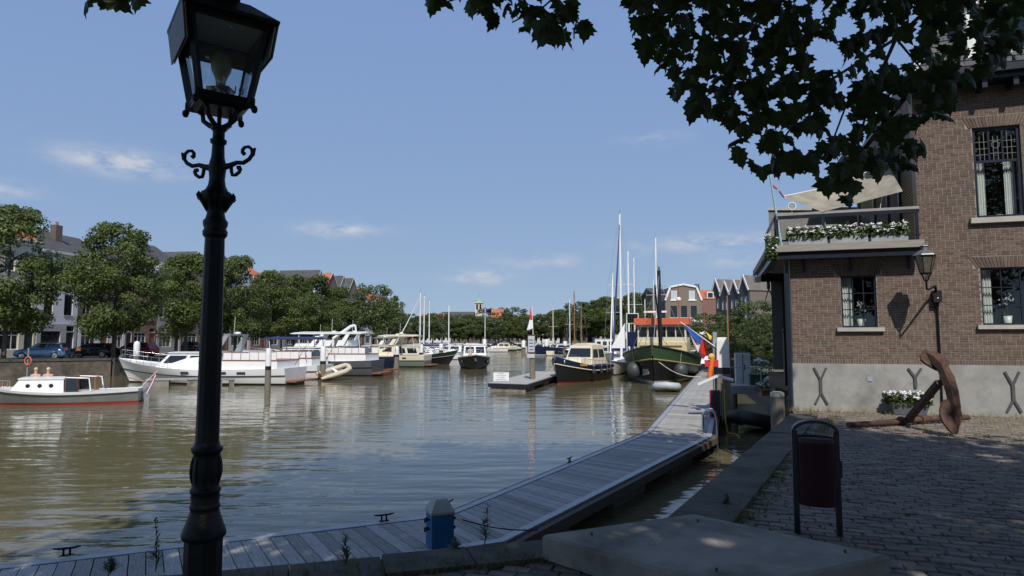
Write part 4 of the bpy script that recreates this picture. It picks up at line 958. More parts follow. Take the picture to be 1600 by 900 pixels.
tufts('edge_grass', 'grass tufts along the inner side of the coping stones', (.11, .11, .04), edge, 650, .02, .09, .1, 4)
tufts('front_grass', 'mixed grass along the coping in front of the pontoon', (.13, .12, .055), front, 700, .02, .1, .1, 5)
# ================================================================== boats
class Hull:
    """x forward, y to port, z up from the waterline; t runs from stern (0) to bow (1)"""
    def __init__(s, L, B, zs, zm, zb, tw=.75, rake=.8, p=2.3, fine=.9, keel=.4, srake=0, mid=.45):
        s.L, s.B, s.zs, s.zm, s.zb, s.tw, s.rake, s.p, s.fine, s.k, s.sr, s.mid = L, B, zs, zm, zb, tw, rake, p, fine, keel, srake, mid
    def sheer(s, t): return s.zm + (s.zs - s.zm) * ((s.mid - t) / s.mid) ** 2 if t < s.mid else s.zm + (s.zb - s.zm) * ((t - s.mid) / (1 - s.mid)) ** 1.8
    def half(s, t):
        if t < s.mid: return s.B / 2 * (s.tw + (1 - s.tw) * math.sin(math.pi / 2 * (t / s.mid)))
        return s.B / 2 * max(.012, 1 - ((t - s.mid) / (1 - s.mid)) ** s.p)
    def pt(s, t, z, sd, out=0):
        sh = s.sheer(t); v = max(0, min(1.1, (z + s.k) / (sh + s.k))); q = max(0, (t - s.mid) / (1 - s.mid))
        f = v ** (.16 + s.fine * q ** 1.5); x = -s.L / 2 + s.L * t - s.rake * (1 - v) * q ** 2 + s.sr * (1 - v) * (1 - t) ** 4
        return Vector((x, sd * (s.half(t) * f + out), z))
    def band(s, parent, name, lo, hi, mat, out=0, n=26, rows=4, transom=True):
        fl = lambda q, t: q(t) if callable(q) else q
        m = MB()
        for sd in (-1, 1):
            secs = [[s.pt(i / n, fl(lo, i / n) + (fl(hi, i / n) - fl(lo, i / n)) * k / rows, sd, out) for k in range(rows + 1)] for i in range(n + 1)]
            m.loft(secs if sd < 0 else [q[::-1] for q in secs], closed=False, caps=False)
        if transom:
            a = [s.pt(0, fl(lo, 0) + (fl(hi, 0) - fl(lo, 0)) * k / rows, -1, out) for k in range(rows + 1)]; b = [s.pt(0, fl(lo, 0) + (fl(hi, 0) - fl(lo, 0)) * k / rows, 1, out) for k in range(rows + 1)]
            for k in range(rows): m.poly([a[k], a[k + 1], b[k + 1], b[k]])
        return m.build(name, mat, parent)
    def deck(s, parent, mat, drop=.08, t0=0, t1=.985, n=24, name='deck'):
        m = MB(); a = []; b = []
        for i in range(n + 1):
            t = t0 + (t1 - t0) * i / n; z = s.sheer(t) - drop; p = s.pt(t, z, -1, -.02); q = s.pt(t, z, 1, -.02); a.append(p); b.append(q)
        m.loft([[p, (p + q) / 2 + Vector((0, 0, .03)), q] for p, q in zip(a, b)], closed=False, caps=False, smooth=False); return m.build(name, mat, parent)
    def strake(s, parent, name, zf, r, mat, t0=0, t1=1, n=24):
        for sd in (-1, 1):
            MB().tube([s.pt(t0 + (t1 - t0) * i / n, zf(t0 + (t1 - t0) * i / n), sd, r * .5) for i in range(n + 1)], r, 6).build(name, mat, parent)
    def rail(s, parent, h, t0, t1, n, inset=.08, mat=None, r=.016, mid=True):
        mat = mat or STEEL
        for sd in (-1, 1):
            top = [s.pt(t0 + (t1 - t0) * i / n, s.sheer(t0 + (t1 - t0) * i / n), sd, -inset) + Vector((0, 0, h)) for i in range(n + 1)]
            MB().tube(top, r, 6).build('guard_rail', mat, parent)
            for p in top: MB().tube([p - Vector((0, 0, h)), p], r * .8, 5).build('stanchion', mat, parent)
            if mid: MB().tube([p - Vector((0, 0, h * .5)) for p in top], r * .6, 5).build('guard_wire', mat, parent)
class Cabin:
    """box with raked ends and sides that lean in"""
    def __init__(s, x0, x1, w, z0, z1, br=.1, fr=.3, tum=.06, wf=None):
        wf = w if wf is None else wf
        s.c = [Vector(p) for p in ((x0, -w / 2, z0), (x1, -wf / 2, z0), (x1, wf / 2, z0), (x0, w / 2, z0), (x0 + br, -w / 2 + tum, z1), (x1 - fr, -wf / 2 + tum, z1), (x1 - fr, wf / 2 - tum, z1), (x0 + br, w / 2 - tum, z1))]
    def build(s, parent, name, mat): return MB().add(s.c, [(3, 2, 1, 0), (4, 5, 6, 7), (0, 1, 5, 4), (1, 2, 6, 5), (2, 3, 7, 6), (3, 0, 4, 7)]).build(name, mat, parent)
    def face(s, f): return {'R': (0, 1, 5, 4), 'F': (1, 2, 6, 5), 'L': (2, 3, 7, 6), 'B': (3, 0, 4, 7)}[f]
    def patch(s, parent, f, u0, u1, v0, v1, mat=None, name='window', out=.012, cut=0):
        a, b, c, d = [s.c[i] for i in s.face(f)]
        g = lambda u, v: (a * (1 - u) + b * u) * (1 - v) + (d * (1 - u) + c * u) * v
        n = (b - a).cross(d - a).normalized(); ps = [g(u0, v0), g(u1, v0), g(u1 - cut, v1), g(u0 + cut * .2, v1)]
        return MB().slab([p + n * .003 for p in ps], out, n).build(name, mat or DGLASS, parent)
    def roof(s, parent, mat, over=.08, th=.05, name='cabin_roof', crown=.06):
        t = s.c[4:]; ce = sum(t, Vector()) / 4; m = MB(); o = [p + Vector(((p - ce).x / abs((p - ce).x) * over, (p - ce).y / abs((p - ce).y) * over, .002)) for p in t]
        n = 6; secs = []
        for i in range(n + 1):
            k = i / n; a, b = o[0] * (1 - k) + o[3] * k, o[1] * (1 - k) + o[2] * k; z = crown * math.sin(math.pi * k)
            secs.append([a, b, b + Vector((0, 0, th + z)), a + Vector((0, 0, th + z))])
        m.loft(secs, smooth=False); return m.build(name, mat, parent)
def fender(parent, p, r=.11, l=.5, mat=None, name='fender'):
    m = MB(); m.lathe([(.02, -l / 2), (r * .8, -l / 2 + r * .5), (r, -l / 2 + r), (r, l / 2 - r), (r * .6, l / 2 - r * .4), (.03, l / 2), (.02, l / 2 + .1)], 10, p); m.build(name, mat or BLACKR, parent)
    MB().tube([Vector(p) + Vector((0, 0, l / 2 + .1)), Vector(p) + Vector((0, 0, l / 2 + .5))], .012, 5).build('fender_line', ROPE, parent)
def flag(parent, a, d, w, h, cols, seed=0, droop=.35, name='flag_stripe', vertical=False):
    """a: top of hoist, d: fly direction; stripes from top to bottom"""
    d = Vector(d).normalized(); dn = Vector((0, 0, -1)); side = d.cross(dn).normalized(); k = len(cols); n = 10
    for i, mm in enumerate(cols):
        m = MB(); secs = []
        for j in range(n + 1):
            s = j / n; secs.append([Vector(a) + d * w * s * (1 - droop * .3 * s) + dn * (h * q + droop * w * s * s) + side * (.06 * w * math.sin(s * 7 + seed + q)) for q in (i / k, (i + .5) / k, (i + 1) / k)])
        m.loft(secs, closed=False, caps=False); m.build(name, mm, parent)
NL = [RED, WCLOTH, BLUE]
def person(label, loc, rz, shirt, skin_col=(.5, .3, .22), hair_col=(.3, .22, .14), stand=False, name='person'):
    t = thing(name, label, 'person', loc, rz)
    if stand: J = {'pel': (0, 0, .95), 'che': (.02, 0, 1.3), 'nec': (.02, 0, 1.48), 'hed': (.05, 0, 1.66), 'sl': (0, .19, 1.42), 'el': (.08, .27, 1.15), 'hl': (.32, .18, 1.1), 'sr': (0, -.19, 1.42), 'er': (.08, -.27, 1.15), 'hr': (.32, -.18, 1.1), 'kl': (.03, .1, .5), 'fl': (0, .1, .06), 'tl': (.17, .1, .03), 'kr': (.03, -.1, .5), 'fr': (0, -.1, .06), 'tr': (.17, -.1, .03)}
    else: J = {'pel': (0, 0, .1), 'che': (-.03, 0, .42), 'nec': (.0, 0, .62), 'hed': (.04, 0, .8), 'sl': (0, .19, .54), 'el': (.1, .26, .28), 'hl': (.36, .16, .22), 'sr': (0, -.19, .54), 'er': (.1, -.26, .28), 'hr': (.36, -.16, .22), 'kl': (.45, .12, .12), 'fl': (.47, .12, -.32), 'tl': (.62, .12, -.36), 'kr': (.45, -.12, .12), 'fr': (.47, -.12, -.32), 'tr': (.62, -.12, -.36)}
    rad = {'pel': .15, 'che': .155, 'nec': .06, 'hed': .1, 'sl': .07, 'sr': .07, 'el': .05, 'er': .05, 'hl': .035, 'hr': .035, 'kl': .07, 'kr': .07, 'fl': .045, 'fr': .045, 'tl': .04, 'tr': .04}
    E_ = [('pel', 'che'), ('che', 'nec'), ('nec', 'hed'), ('che', 'sl'), ('sl', 'el'), ('el', 'hl'), ('che', 'sr'), ('sr', 'er'), ('er', 'hr'), ('pel', 'kl'), ('kl', 'fl'), ('fl', 'tl'), ('pel', 'kr'), ('kr', 'fr'), ('fr', 'tr')]
    def skin(nm, keys, mat, grow=1.0):
        es = [e for e in E_ if e[0] in keys and e[1] in keys]; ks = [k for k in J if k in keys]
        me = bpy.data.meshes.new(nm); me.from_pydata([J[k] for k in ks], [(ks.index(a), ks.index(b)) for a, b in es], [])
        o = bpy.data.objects.new(nm, me); COL.objects.link(o); o.modifiers.new('s', 'SKIN'); sv = me.skin_vertices[0].data
        for i, k in enumerate(ks): q = rad[k] * grow; sv[i].radius = (q * (1.15 if k in ('che', 'pel') else 1), q); sv[i].use_root = i == 0
        o.modifiers.new('u', 'SUBSURF').levels = 1
        dg = bpy.context.evaluated_depsgraph_get(); me2 = bpy.data.meshes.new_from_object(o.evaluated_get(dg)); bpy.data.objects.remove(o)
        me2.materials.clear(); me2.materials.append(mat); me2.polygons.foreach_set('use_smooth', [True] * len(me2.polygons)); return link(nm, me2, t)
    sk = M('skin', skin_col, .6, var=.08); skin('body', list(J), sk)
    skin('shirt', ['pel', 'che', 'sl', 'sr', 'el', 'er'], shirt, 1.1); skin('trousers', ['pel', 'kl', 'kr', 'fl', 'fr'], M('dark_trousers', (.04, .045, .07), .8), 1.12)
    h = Vector(J['hed']); MB().ell(h + Vector((0, 0, .02)), (.1, .085, .125), 12, 10).build('head', sk, t)
    MB().ell(h + Vector((-.02, 0, .06)), (.108, .095, .105), 12, 8, -.35, 1).build('hair', M('hair_%d' % int(hair_col[0] * 100), hair_col, .7, var=.2), t)
    MB().lathe([(.016, 0), (.003, .04)], 6, h + Vector((.1, 0, -.01))).build('nose', sk, t)
    return t
def boat(name, label, p, ang, cat='boat', group=None): return thing(name, label, cat, (p[0], p[1], 0), ang, group)
def ang_of(a, b): return math.atan2(b[1] - a[1], b[0] - a[0])
GREYALU = M('bare_aluminium_hull', (.3, .31, .3), .35, metal=.5, var=.15, scale=2)
REDB = M('red_antifouling', (.33, .03, .025), .6, var=.15)

# ---- the grey launch passing on the left
sp, bp = P(222, 627, 0), Vector((-26.6, 32.3, 0)); c = (sp + bp) / 2; L = (sp - bp).length
t = boat('motor_launch', 'grey metal launch with white cabin, portholes and red waterline', c, ang_of(sp, bp)); h = Hull(L, 2.5, .72, .62, .95, .55, .35, 2.4, .7)
h.band(t, 'boot_stripe', -.4, .1, REDB); h.band(t, 'hull', .1, lambda s: h.sheer(s) - .16, GREYALU); h.band(t, 'bulwark', lambda s: h.sheer(s) - .16, lambda s: h.sheer(s), GRP, out=.015)
h.strake(t, 'rubbing_strake', lambda s: h.sheer(s) - .16, .035, BLACKR); h.deck(t, GRP, .03)
cb = Cabin(-.35, 2.15, 1.75, .55, 1.24, .05, .45, .1, 1.5); cb.build(t, 'cabin', GRP); cb.roof(t, GRP, .05)
c2 = Cabin(-1.15, -.36, 1.75, .55, 1.42, .1, .1, .1); 
for f in 'LR':
    for u in (.25, .48, .72):
        a, b, cc, d = [cb.c[i] for i in cb.face(f)]; k = u if f == 'R' else 1 - u; q = (a * (1 - k) + b * k) * .45 + (d * (1 - k) + cc * k) * .55; sg = -1 if f == 'R' else 1
        MB().tube([q + Vector((0, sg * .005, 0)), q + Vector((0, sg * .03, 0))], .1, 14).build('porthole', DGLASS, t)
MB().bar((-.4, -.78, 1.0), (-.4, .78, 1.0), .05, .8).build('cabin_bulkhead', TEAK, t)
for sg in (-1, 1):
    MB().slab([(-1.0, sg * .82, .62), (-.42, sg * .82, .62), (-.42, sg * .78, 1.27), (-.9, sg * .78, 1.27)], .03, Vector((0, sg, 0))).build('windscreen_side', DGLASS, t)
    MB().tube([(-1.55, sg * .84, .65), (-1.45, sg * .82, 1.28), (-.4, sg * .78, 1.32)], .035, 8).build('coaming_frame', GRP, t)
MB().box(-1.5, -1.44, -.4, .1, .6, 1.32).build('cabin_door', TEAK, t)
MB().slab([(-L / 2 - .03, -.03, -.3), (-L / 2 - .38, -.03, -.3), (-L / 2 - .3, -.03, .98), (-L / 2 - .0, -.03, .98)], .06, Vector((0, 1, 0))).build('rudder', GALV, t)
MB().tube([(-L / 2 - .2, 0, .98), (-L / 2 + .7, 0, 1.25)], .03, 8).build('tiller', TEAK, t)
MB().tube([(-L / 2 + .05, .3, .7), (-L / 2 - .75, .3, 1.6)], .018, 6).build('flagstaff', WHITE, t); flag(t, (-L / 2 - .7, .3, 1.55), (.45, 0, -.9), .95, .34, NL, 1, .2)
for q in (2.5, 2.8): MB().tube([(q, .0, .85), (q, 0, 1.12)], .04, 8).build('bitt', TEAK, t)
h.rail(t, .3, .86, .97, 3, mid=False)
MB().box(.75, 2.1, -1.16, -.89, .58, .82).build('side_bench', GRP, t)
tr = t; R_ = t.rotation_euler.z; cR, sR = math.cos(R_), math.sin(R_)
def on(x, y, z): return Vector((tr.location.x + x * cR - y * sR, tr.location.y + x * sR + y * cR, z))
person('seated person in a pale grey shirt on the launch foredeck', on(1.72, -1.02, .82), R_ - math.pi * .5, M('grey_shirt', (.42, .42, .46), .8), hair_col=(.5, .38, .2))
person('seated person in a coral red shirt on the launch foredeck', on(1.15, -1.02, .82), R_ - math.pi * .45, M('coral_shirt', (.7, .12, .1), .8), hair_col=(.55, .42, .24))

# ---- generic motor yacht with many options
def motor_yacht(label, stern_px, Y, L, B, heading, hull_mat, low_mat, fb=(1.2, 1.15, 1.8), name='motor_yacht', aft_deck=True, hardtop=None, arch=True, fly=True, htmat=None, bow_at=None, wl=None, flagged=True, sup=None, strip=NAVY):
    s0 = D(stern_px, 600, Y); c = Vector((s0.x, Y, 0)) + Vector((math.cos(heading), math.sin(heading), 0)) * L / 2
    t = boat(name, label, c, heading, group='motor yachts moored along the left bank'); h = Hull(L, B, *fb, tw=.86, rake=L * .09, p=2.6, fine=1.1); sup = sup or GRP
    h.band(t, 'waterline_paint', -.4, .12, wl or BLACKP); h.band(t, 'lower_hull', .12, lambda s: h.sheer(s) * .55, low_mat); h.band(t, 'upper_hull', lambda s: h.sheer(s) * .55, lambda s: h.sheer(s), hull_mat, out=.01)
    h.strake(t, 'rubbing_strake', lambda s: h.sheer(s) * .56, .04, strip); h.deck(t, GRP, .06)
    for sd in (-1, 1):
        for k in range(4):
            p = h.pt(.2 + k * .1, h.sheer(.3) * .78, sd, .02); d = (h.pt(.21 + k * .1, h.sheer(.3) * .78, sd, .02) - p).normalized(); MB().bar(p, p + d * L * .045, .02, .15).build('hull_window', DGLASS, t)
    z0 = fb[1]
    cb = Cabin(-L * .16, L * .24, B * .78, z0 - .1, z0 + 1.15, .15, L * .09, .14, B * .6); cb.build(t, 'saloon', sup); cb.roof(t, sup, .1)
    for f in 'LR':
        cb.patch(t, f, .06, .38, .42, .86); cb.patch(t, f, .44, .9, .42, .86, cut=.06 if f == 'R' else 0)
    cb.patch(t, 'F', .06, .48, .35, .9); cb.patch(t, 'F', .52, .94, .35, .9); cb.patch(t, 'B', .1, .9, .25, .9)
    if aft_deck:
        ca = Cabin(-L * .46, -L * .162, B * .84, z0 - .1, z0 + .62, .02, 0, .03); ca.build(t, 'aft_cabin', sup); MB().box(-L * .46, -L * .165, -B * .42, B * .42, z0 + .625, z0 + .67).build('aft_deck', TEAK, t)
        for sd in (-1, 1):
            for k in range(6):
                x = -L * .455 + k * L * .0475; MB().box(x + .01, x + L * .0475 - .02, sd * B * .41 - .012, sd * B * .41 + .012, z0 + .7, z0 + 1.18).build('dodger_panel', WCLOTH, t)
                MB().tube([(x, sd * B * .42, z0 + .65), (x, sd * B * .42, z0 + 1.26)], .014, 5).build('stanchion', STEEL, t)
            MB().tube([(-L * .455, sd * B * .42, z0 + 1.26), (-L * .17, sd * B * .42, z0 + 1.26)], .022, 6).build('guard_rail', TEAK, t)
    if fly:
        cf = Cabin(-L * .17, L * .08, B * .6, z0 + 1.22, z0 + 1.75, .05, .35, .05); cf.build(t, 'flybridge', sup); cf.patch(t, 'F', .05, .95, .5, 1.2, name='windscreen')
    if hardtop:
        x0, x1, z = hardtop; MB().loft([[(x0, y, z + .12 - abs(y) * .06), (x0 + .3, y, z + .2 - abs(y) * .06), (x1 - .5, y, z + .2 - abs(y) * .06), (x1, y, z + .1 - abs(y) * .06), (x1 - .3, y, z + .06 - abs(y) * .06), (x0 + .2, y, z + .06 - abs(y) * .06)] for y in (-B * .42, -B * .2, 0, B * .2, B * .42)], smooth=False).build('hardtop', htmat or sup, t)
        for x in (x0 + .4, x1 - .8):
            for sd in (-1, 1): MB().tube([(x - .2, sd * B * .38, z0 + .6), (x, sd * B * .38, z + .08)], .035, 6).build('hardtop_post', sup, t)
    if arch:
        xa = -L * .13; za = z0 + 1.2
        for sd in (-1, 1): MB().slab([(xa - .1, sd * B * .36, za), (xa + .5, sd * B * .36, za), (xa - .35, sd * B * .3, za + 1.25), (xa - .7, sd * B * .3, za + 1.25)], .08, Vector((0, sd, 0))).build('radar_arch_leg', GALV if arch == 2 else sup, t)
        MB().box(xa - .75, xa - .3, -B * .32, B * .32, za + 1.25, za + 1.35).build('radar_arch_top', GALV if arch == 2 else sup, t)
        MB().tube([(xa - .5, .3, za + 1.35), (xa - .55, .3, za + 2.6)], .015, 5).build('aerial', WHITE, t); MB().lathe([(.22, 0), (.25, .06), (.2, .14), (.04, .17)], 12, (xa - .5, -.2, za + 1.35)).build('radar_dome', WHITE, t)
    h.rail(t, .65, .62, .985, 7)
    MB().box(-L / 2 - .85, -L / 2 - .01, -B * .4, B * .4, .22, .32).build('swim_platform', TEAK, t)
    for k in range(3):
        sd = -1; p = h.pt(.12 + .27 * k, .55, sd, .13); fender(t, p, .12, .55, BLACKR if k else BLUEC)
    if flagged:
        MB().tube([(-L / 2 + .1, 0, z0 + .3), (-L / 2 - .75, 0, z0 + 1.75)], .02, 6).build('flagstaff', TEAK, t); flag(t, (-L / 2 - .7, 0, z0 + 1.7), (-.12, 0, -1), 1.1, .62, NL, 2, .1)
    return t
GREYH = M('grey_steel_hull', (.09, .095, .105), .4, var=.12, scale=2); NAVYH = M('navy_hull', (.012, .02, .06), .25, var=.1); DGREEN = M('dark_green_hull', (.02, .045, .035), .35, var=.12)
motor_yacht('long white motor yacht with white dodgers and dark rubbing strake', 462, 47.2, 14.2, 4.2, R(173), GRP, GRP, (1.2, 1.08, 1.85), arch=2, fly=False)
motor_yacht('white motor yacht with blue awning over its aft deck', 508, 53.5, 11.5, 3.6, R(171), GRP, GRP, (1.15, 1.05, 1.7), hardtop=(-5.2, -.6, 3.25), htmat=BLUEC, fly=False, arch=0)
motor_yacht('small white yacht with flybridge behind the grey hulled one', 548, 68.5, 10.5, 3.5, R(174), GRP, GRP, (1.15, 1.05, 1.7), aft_deck=False, flagged=False)
motor_yacht('white yacht with grey hardtop behind the cream cruiser', 640, 92, 10.5, 3.6, R(172), GRP, GRP, (1.2, 1.1, 1.7), aft_deck=False, hardtop=(-4.6, 0, 3.4), htmat=GREYC, fly=False, flagged=False)
motor_yacht('grey hulled motor yacht with long white hardtop and davit crane', 590, 58, 13, 4, R(172), GREYH, GREYH, (1.4, 1.3, 1.9), hardtop=(-5.6, 1.2, 3.75), fly=False, aft_deck=True, flagged=False)
motor_yacht('navy hulled motor yacht with white superstructure and swim platform', 606, 64, 11.5, 3.8, R(168), NAVYH, NAVYH, (1.5, 1.4, 1.9), aft_deck=False, wl=GRP)
motor_yacht('cream sports cruiser with broad arch and pale green hull', 668, 76, 10.5, 3.6, R(170), CREAM, M('pale_green_hull', (.16, .2, .16), .4), (1.4, 1.35, 1.8), aft_deck=False, hardtop=(-4.2, .6, 3.6), fly=False, sup=CREAM)
# davit crane on the grey yacht
t = thing('davit_crane', 'white davit crane arm folded above the grey hulled yacht', 'crane', (*D(520, 560, 57).xy, 0)); z0 = D(520, 531, 57).z; q = [Vector((0, 0, 2.4)), Vector((0, 0, z0 + .1)), D(548, 510, 57) - Vector(t.location), D(555, 508, 57) - Vector(t.location), D(557, 522, 57) - Vector(t.location)]
MB().tube(q[:2], .12, 8).build('column', GRP, t); MB().tube(q[1:4], [.15, .13, .1], 8).build('boom', GRP, t); MB().tube(q[3:], [.1, .05], 8).build('hook_arm', GRP, t)

# ---- dark green barge yacht with overhanging bow, left row
t = boat('barge_yacht', 'dark green barge with low wheelhouse at the end of the left row', (-12.6, 84), R(-8), group=None); h = Hull(11.5, 3.6, 1.3, 1.1, 1.9, .7, 1.5, 2.2, 1.2)
h.band(t, 'lower_hull', -.4, lambda s: h.sheer(s) * .62, BLACKP); h.band(t, 'upper_hull', lambda s: h.sheer(s) * .62, lambda s: h.sheer(s), DGREEN); h.strake(t, 'rubbing_strake', lambda s: h.sheer(s) * .64, .05, GREYC); h.deck(t, GREYC)
cb = Cabin(-4.2, 1.2, 2.7, 1.0, 2.3, .1, .5, .1); cb.build(t, 'wheelhouse', CREAM); cb.roof(t, CREAM)
for f in 'LR':
    for u in (.08, .38, .68): cb.patch(t, f, u, u + .24, .35, .85)
cb.patch(t, 'F', .08, .92, .4, .88); h.rail(t, .6, .6, .97, 5); fender(t, h.pt(.5, .5, -1, .14), .13, .6)

# ---- black launch coming towards us
t = boat('motor_launch', 'black hulled launch with white wheelhouse under way in mid channel', (-4.35, 73.6), R(-84)); h = Hull(9.5, 3.7, 1.25, 1.2, 1.65, .8, .5, 2.9, .6)
h.band(t, 'hull', -.4, lambda s: h.sheer(s) - .12, BLACKP); h.band(t, 'bulwark', lambda s: h.sheer(s) - .12, lambda s: h.sheer(s), GRP, out=.02); h.deck(t, GRP)
cb = Cabin(-3.2, 2.2, 2.9, 1.05, 2.62, .1, .35, .14, 2.6); cb.build(t, 'wheelhouse', GRP); cb.roof(t, GRP, .1)
cb.patch(t, 'F', .07, .46, .42, .86, name='windscreen'); cb.patch(t, 'F', .54, .93, .42, .86, name='windscreen')
for f in 'LR':
    for u in (.1, .4, .7): cb.patch(t, f, u, u + .22, .45, .85)
h.rail(t, .55, .6, .99, 6, mat=GRP); fender(t, h.pt(.75, .7, 1, .16), .2, .55); fender(t, h.pt(.75, .7, -1, .16), .14, .5)
MB().slab([(4.55, -.1, .9), (4.6, .12, .9), (4.66, .02, 1.25), (4.6, -.14, 1.25)], .05).build('anchor_plate', STEEL, t)
person('person in a pale blue shirt standing at the front of the black launch', (-4.6, 70.9, .68), R(-84), M('pale_blue_shirt', (.35, .5, .6), .8), hair_col=(.1, .07, .05), stand=True)

# ---- black launch with cream canopy beside the pontoon
bp, sp = Vector((3.1, 46.8, 0)), Vector((7.5, 54.6, 0)); c = (bp + sp) / 2; L = (sp - bp).length
t = boat('motor_launch', 'black hulled launch with cream canvas canopy moored at the small pontoon', c, ang_of(sp, bp)); h = Hull(L, 3.2, 1.15, 1.15, 2.0, .75, .5, 2.6, .55)
h.band(t, 'boot_stripe', -.4, .08, REDB); h.band(t, 'lower_hull', .08, lambda s: h.sheer(s) * .72, BLACKP); h.band(t, 'bulwark', lambda s: h.sheer(s) * .72, lambda s: h.sheer(s), NAVYH, out=.02); h.strake(t, 'rubbing_strake', lambda s: h.sheer(s) * .73, .045, CREAM); h.deck(t, CREAM, .25)
cb = Cabin(-.6, 1.9, 2.3, 1.0, 1.75, .1, .3, .1, 1.9); cb.build(t, 'cabin', CREAM)
cw = Cabin(-2.9, .3, 2.4, 1.3, 2.75, .25, .7, .28); cw.build(t, 'canopy', M('cream_canvas', (.62, .55, .42), .85, var=.08)); cw.roof(t, M('cream_canvas', (.62, .55, .42)), -.05, .04, 'canopy_top', .16)
for f in 'LR': cw.patch(t, f, .08, .45, .35, .8); cw.patch(t, f, .52, .92, .35, .8, cut=.12 if f == 'R' else 0)
cw.patch(t, 'F', .06, .94, .38, .85, name='windscreen')
nb = MB()
p0 = h.pt(.78, 1.35, 1, .03); p1 = h.pt(.72, 1.32, 1, .03); d = (p1 - p0).normalized(); MB().bar(p0, p1 + d * .2, .02, .16).build('name_board', M('gold_board', (.5, .24, .06), .5), t)
h.rail(t, .45, .3, .97, 8, inset=.05, mid=False)
for k, tt in enumerate((.6, .45, .3, .18)): fender(t, h.pt(tt, .75, 1, .16), .19 if k == 0 else .14, .55)
o = MB().lathe([(.1, 0), (.13, .02), (.13, .04), (.1, .06)], 12).build('hawse_light', WHITE, t); p = h.pt(.93, 1.6, 1, .0); o.location = p; o.rotation_euler = (R(-90), 0, R(25))
a = bp + Vector((.2, .6, 1.5)); b = Vector((1.6, 44.2, .55)); m = MB(); m.tube([a + (b - a) * k / 8 - Vector((0, 0, .25 * math.sin(math.pi * k / 8))) for k in range(9)], .02, 5); tag(m.build('mooring_line', ROPE), 'slack mooring line from the cream canopied launch to the sign post', 'rope')

# ---- green trawler
bow, hd = Vector((9.85, 45.2, 0)), R(251.3); L = 18; c = bow - Vector((math.cos(hd), math.sin(hd), 0)) * L / 2
t = boat('trawler', 'green and black fishing trawler with orange roofed wheelhouse', c, hd); h = Hull(L, 5.9, 2.1, 1.75, 2.8, .7, .8, 3.6, .42, mid=.5)
GREEN = M('trawler_green', (.04, .085, .035), .4, var=.15, scale=2, stain=((.07, .1, .06), 1.4, .55, .75)); lim = lambda s: h.sheer(s) * .66
h.band(t, 'boot_stripe', -.4, .28, M('white_boot_top', (.55, .54, .5), .6)); h.band(t, 'lower_hull', .28, lim, BLACKP, rows=6); h.band(t, 'bulwark', lim, lambda s: h.sheer(s), GREEN, out=.02, rows=5); h.strake(t, 'rubbing_strake', lambda s: lim(s), .06, M('ochre_strake', (.3, .24, .09), .6)); h.strake(t, 'cap_rail', lambda s: h.sheer(s), .06, BLACKP)
h.deck(t, M('deck_grey_green', (.14, .16, .14), .8), .7)
cb = Cabin(-3.0, 2.2, 4.0, 1.2, 3.0, .1, .1, .05); cb.build(t, 'deckhouse', M('ochre_cream', (.6, .5, .27), .5, var=.08))
cw = Cabin(-2.2, 2.0, 3.9, 3.0, 4.45, .05, -.12, .06); cw.build(t, 'wheelhouse', CREAM)
for u in (.03, .23, .42, .61, .8): cw.patch(t, 'F', u, u + .165, .3, .85)
for f in 'LR':
    for u in (.08, .38, .68): cw.patch(t, f, u, u + .23, .3, .85)
m = MB(); m.loft([[(x, y, z) for x, y in ((2.45, -2.15), (2.45, 2.15), (-2.4, 2.15), (-2.4, -2.15))] for z in (4.42, 4.95)], smooth=False); m.build('wheelhouse_roof', M('orange_red_paint', (.6, .13, .06), .5, var=.08), t)
MB().tube([(4.2, .1, 1.2), (4.2, .1, 8.6)], [.17, .11], 12).build('mast', BLACKP, t); MB().tube([(4.2, .1, 8.6), (4.2, .1, 8.9)], .05, 8).build('masthead_light', BLACKP, t)
MB().tube([(4.2, .1, 3.0), (7.4, .1, 7.2)], .06, 8).build('derrick', BLACKP, t)
for y in (-1.6, 1.6): MB().tube([(4.2, .1, 7.8), (3.6, y * 1.4, 2.2)], .02, 5).build('shroud', GALV, t)
MB().tube([(4.2, .1, 8.3), (8.3, 0, 2.7)], .02, 5).build('forestay', GALV, t)
for x, y, hh in ((-.6, 1.2, 7.8), (-.9, -.9, 8.4), (.4, -1.5, 6.6)): MB().tube([(x, y, 4.95), (x, y, hh)], .035, 6).build('aerial', WHITE if y < 0 else TEAK, t)
MB().ell((-.6, 1.2, 6.6), (.2, .2, .2), 12, 8).build('satellite_dome', WHITE, t); MB().box(-.6, -.4, -1.7, .2, 5.5, 5.65).build('radar_scanner', WHITE, t); MB().tube([(-.5, -.75, 4.95), (-.5, -.75, 5.5)], .08, 8).build('radar_pedestal', GALV, t)
MB().lathe([(.3, 0), (.26, .1), (.2, .5), (.3, .55), (.1, .75)], 12, (5.4, -.8, 2.0)).build('windlass', M('dull_green_machine', (.06, .12, .09), .6), t); MB().box(2.5, 3.6, -1.6, 1.6, 2.6, 2.75).build('tarpaulin', M('brown_tarp', (.1, .07, .05), .9), t)
for (tt, sd, rr) in ((.9, -1, .55), (.88, 1, .52)):
    p = h.pt(tt, .95, sd, rr * .75); MB().ell(p, (rr, rr, rr * 1.15), 16, 10).build('ball_fender', M('charcoal_fender', (.05, .055, .06), .5), t); MB().tube([p + Vector((0, 0, rr)), h.pt(tt, h.sheer(tt), sd, 0)], .02, 5).build('fender_line', ROPE, t)
p = h.pt(.972, 1.0, -1, .05); q = h.pt(.93, .95, -1, .05); MB().slab([p + Vector((0, 0, -.25)), q + Vector((0, 0, -.35)), q + Vector((0, 0, .1)), (p + q) / 2 + Vector((0, 0, .55)), p + Vector((0, 0, .15))], .08).build('bow_anchor', GALV, t)
m = MB()
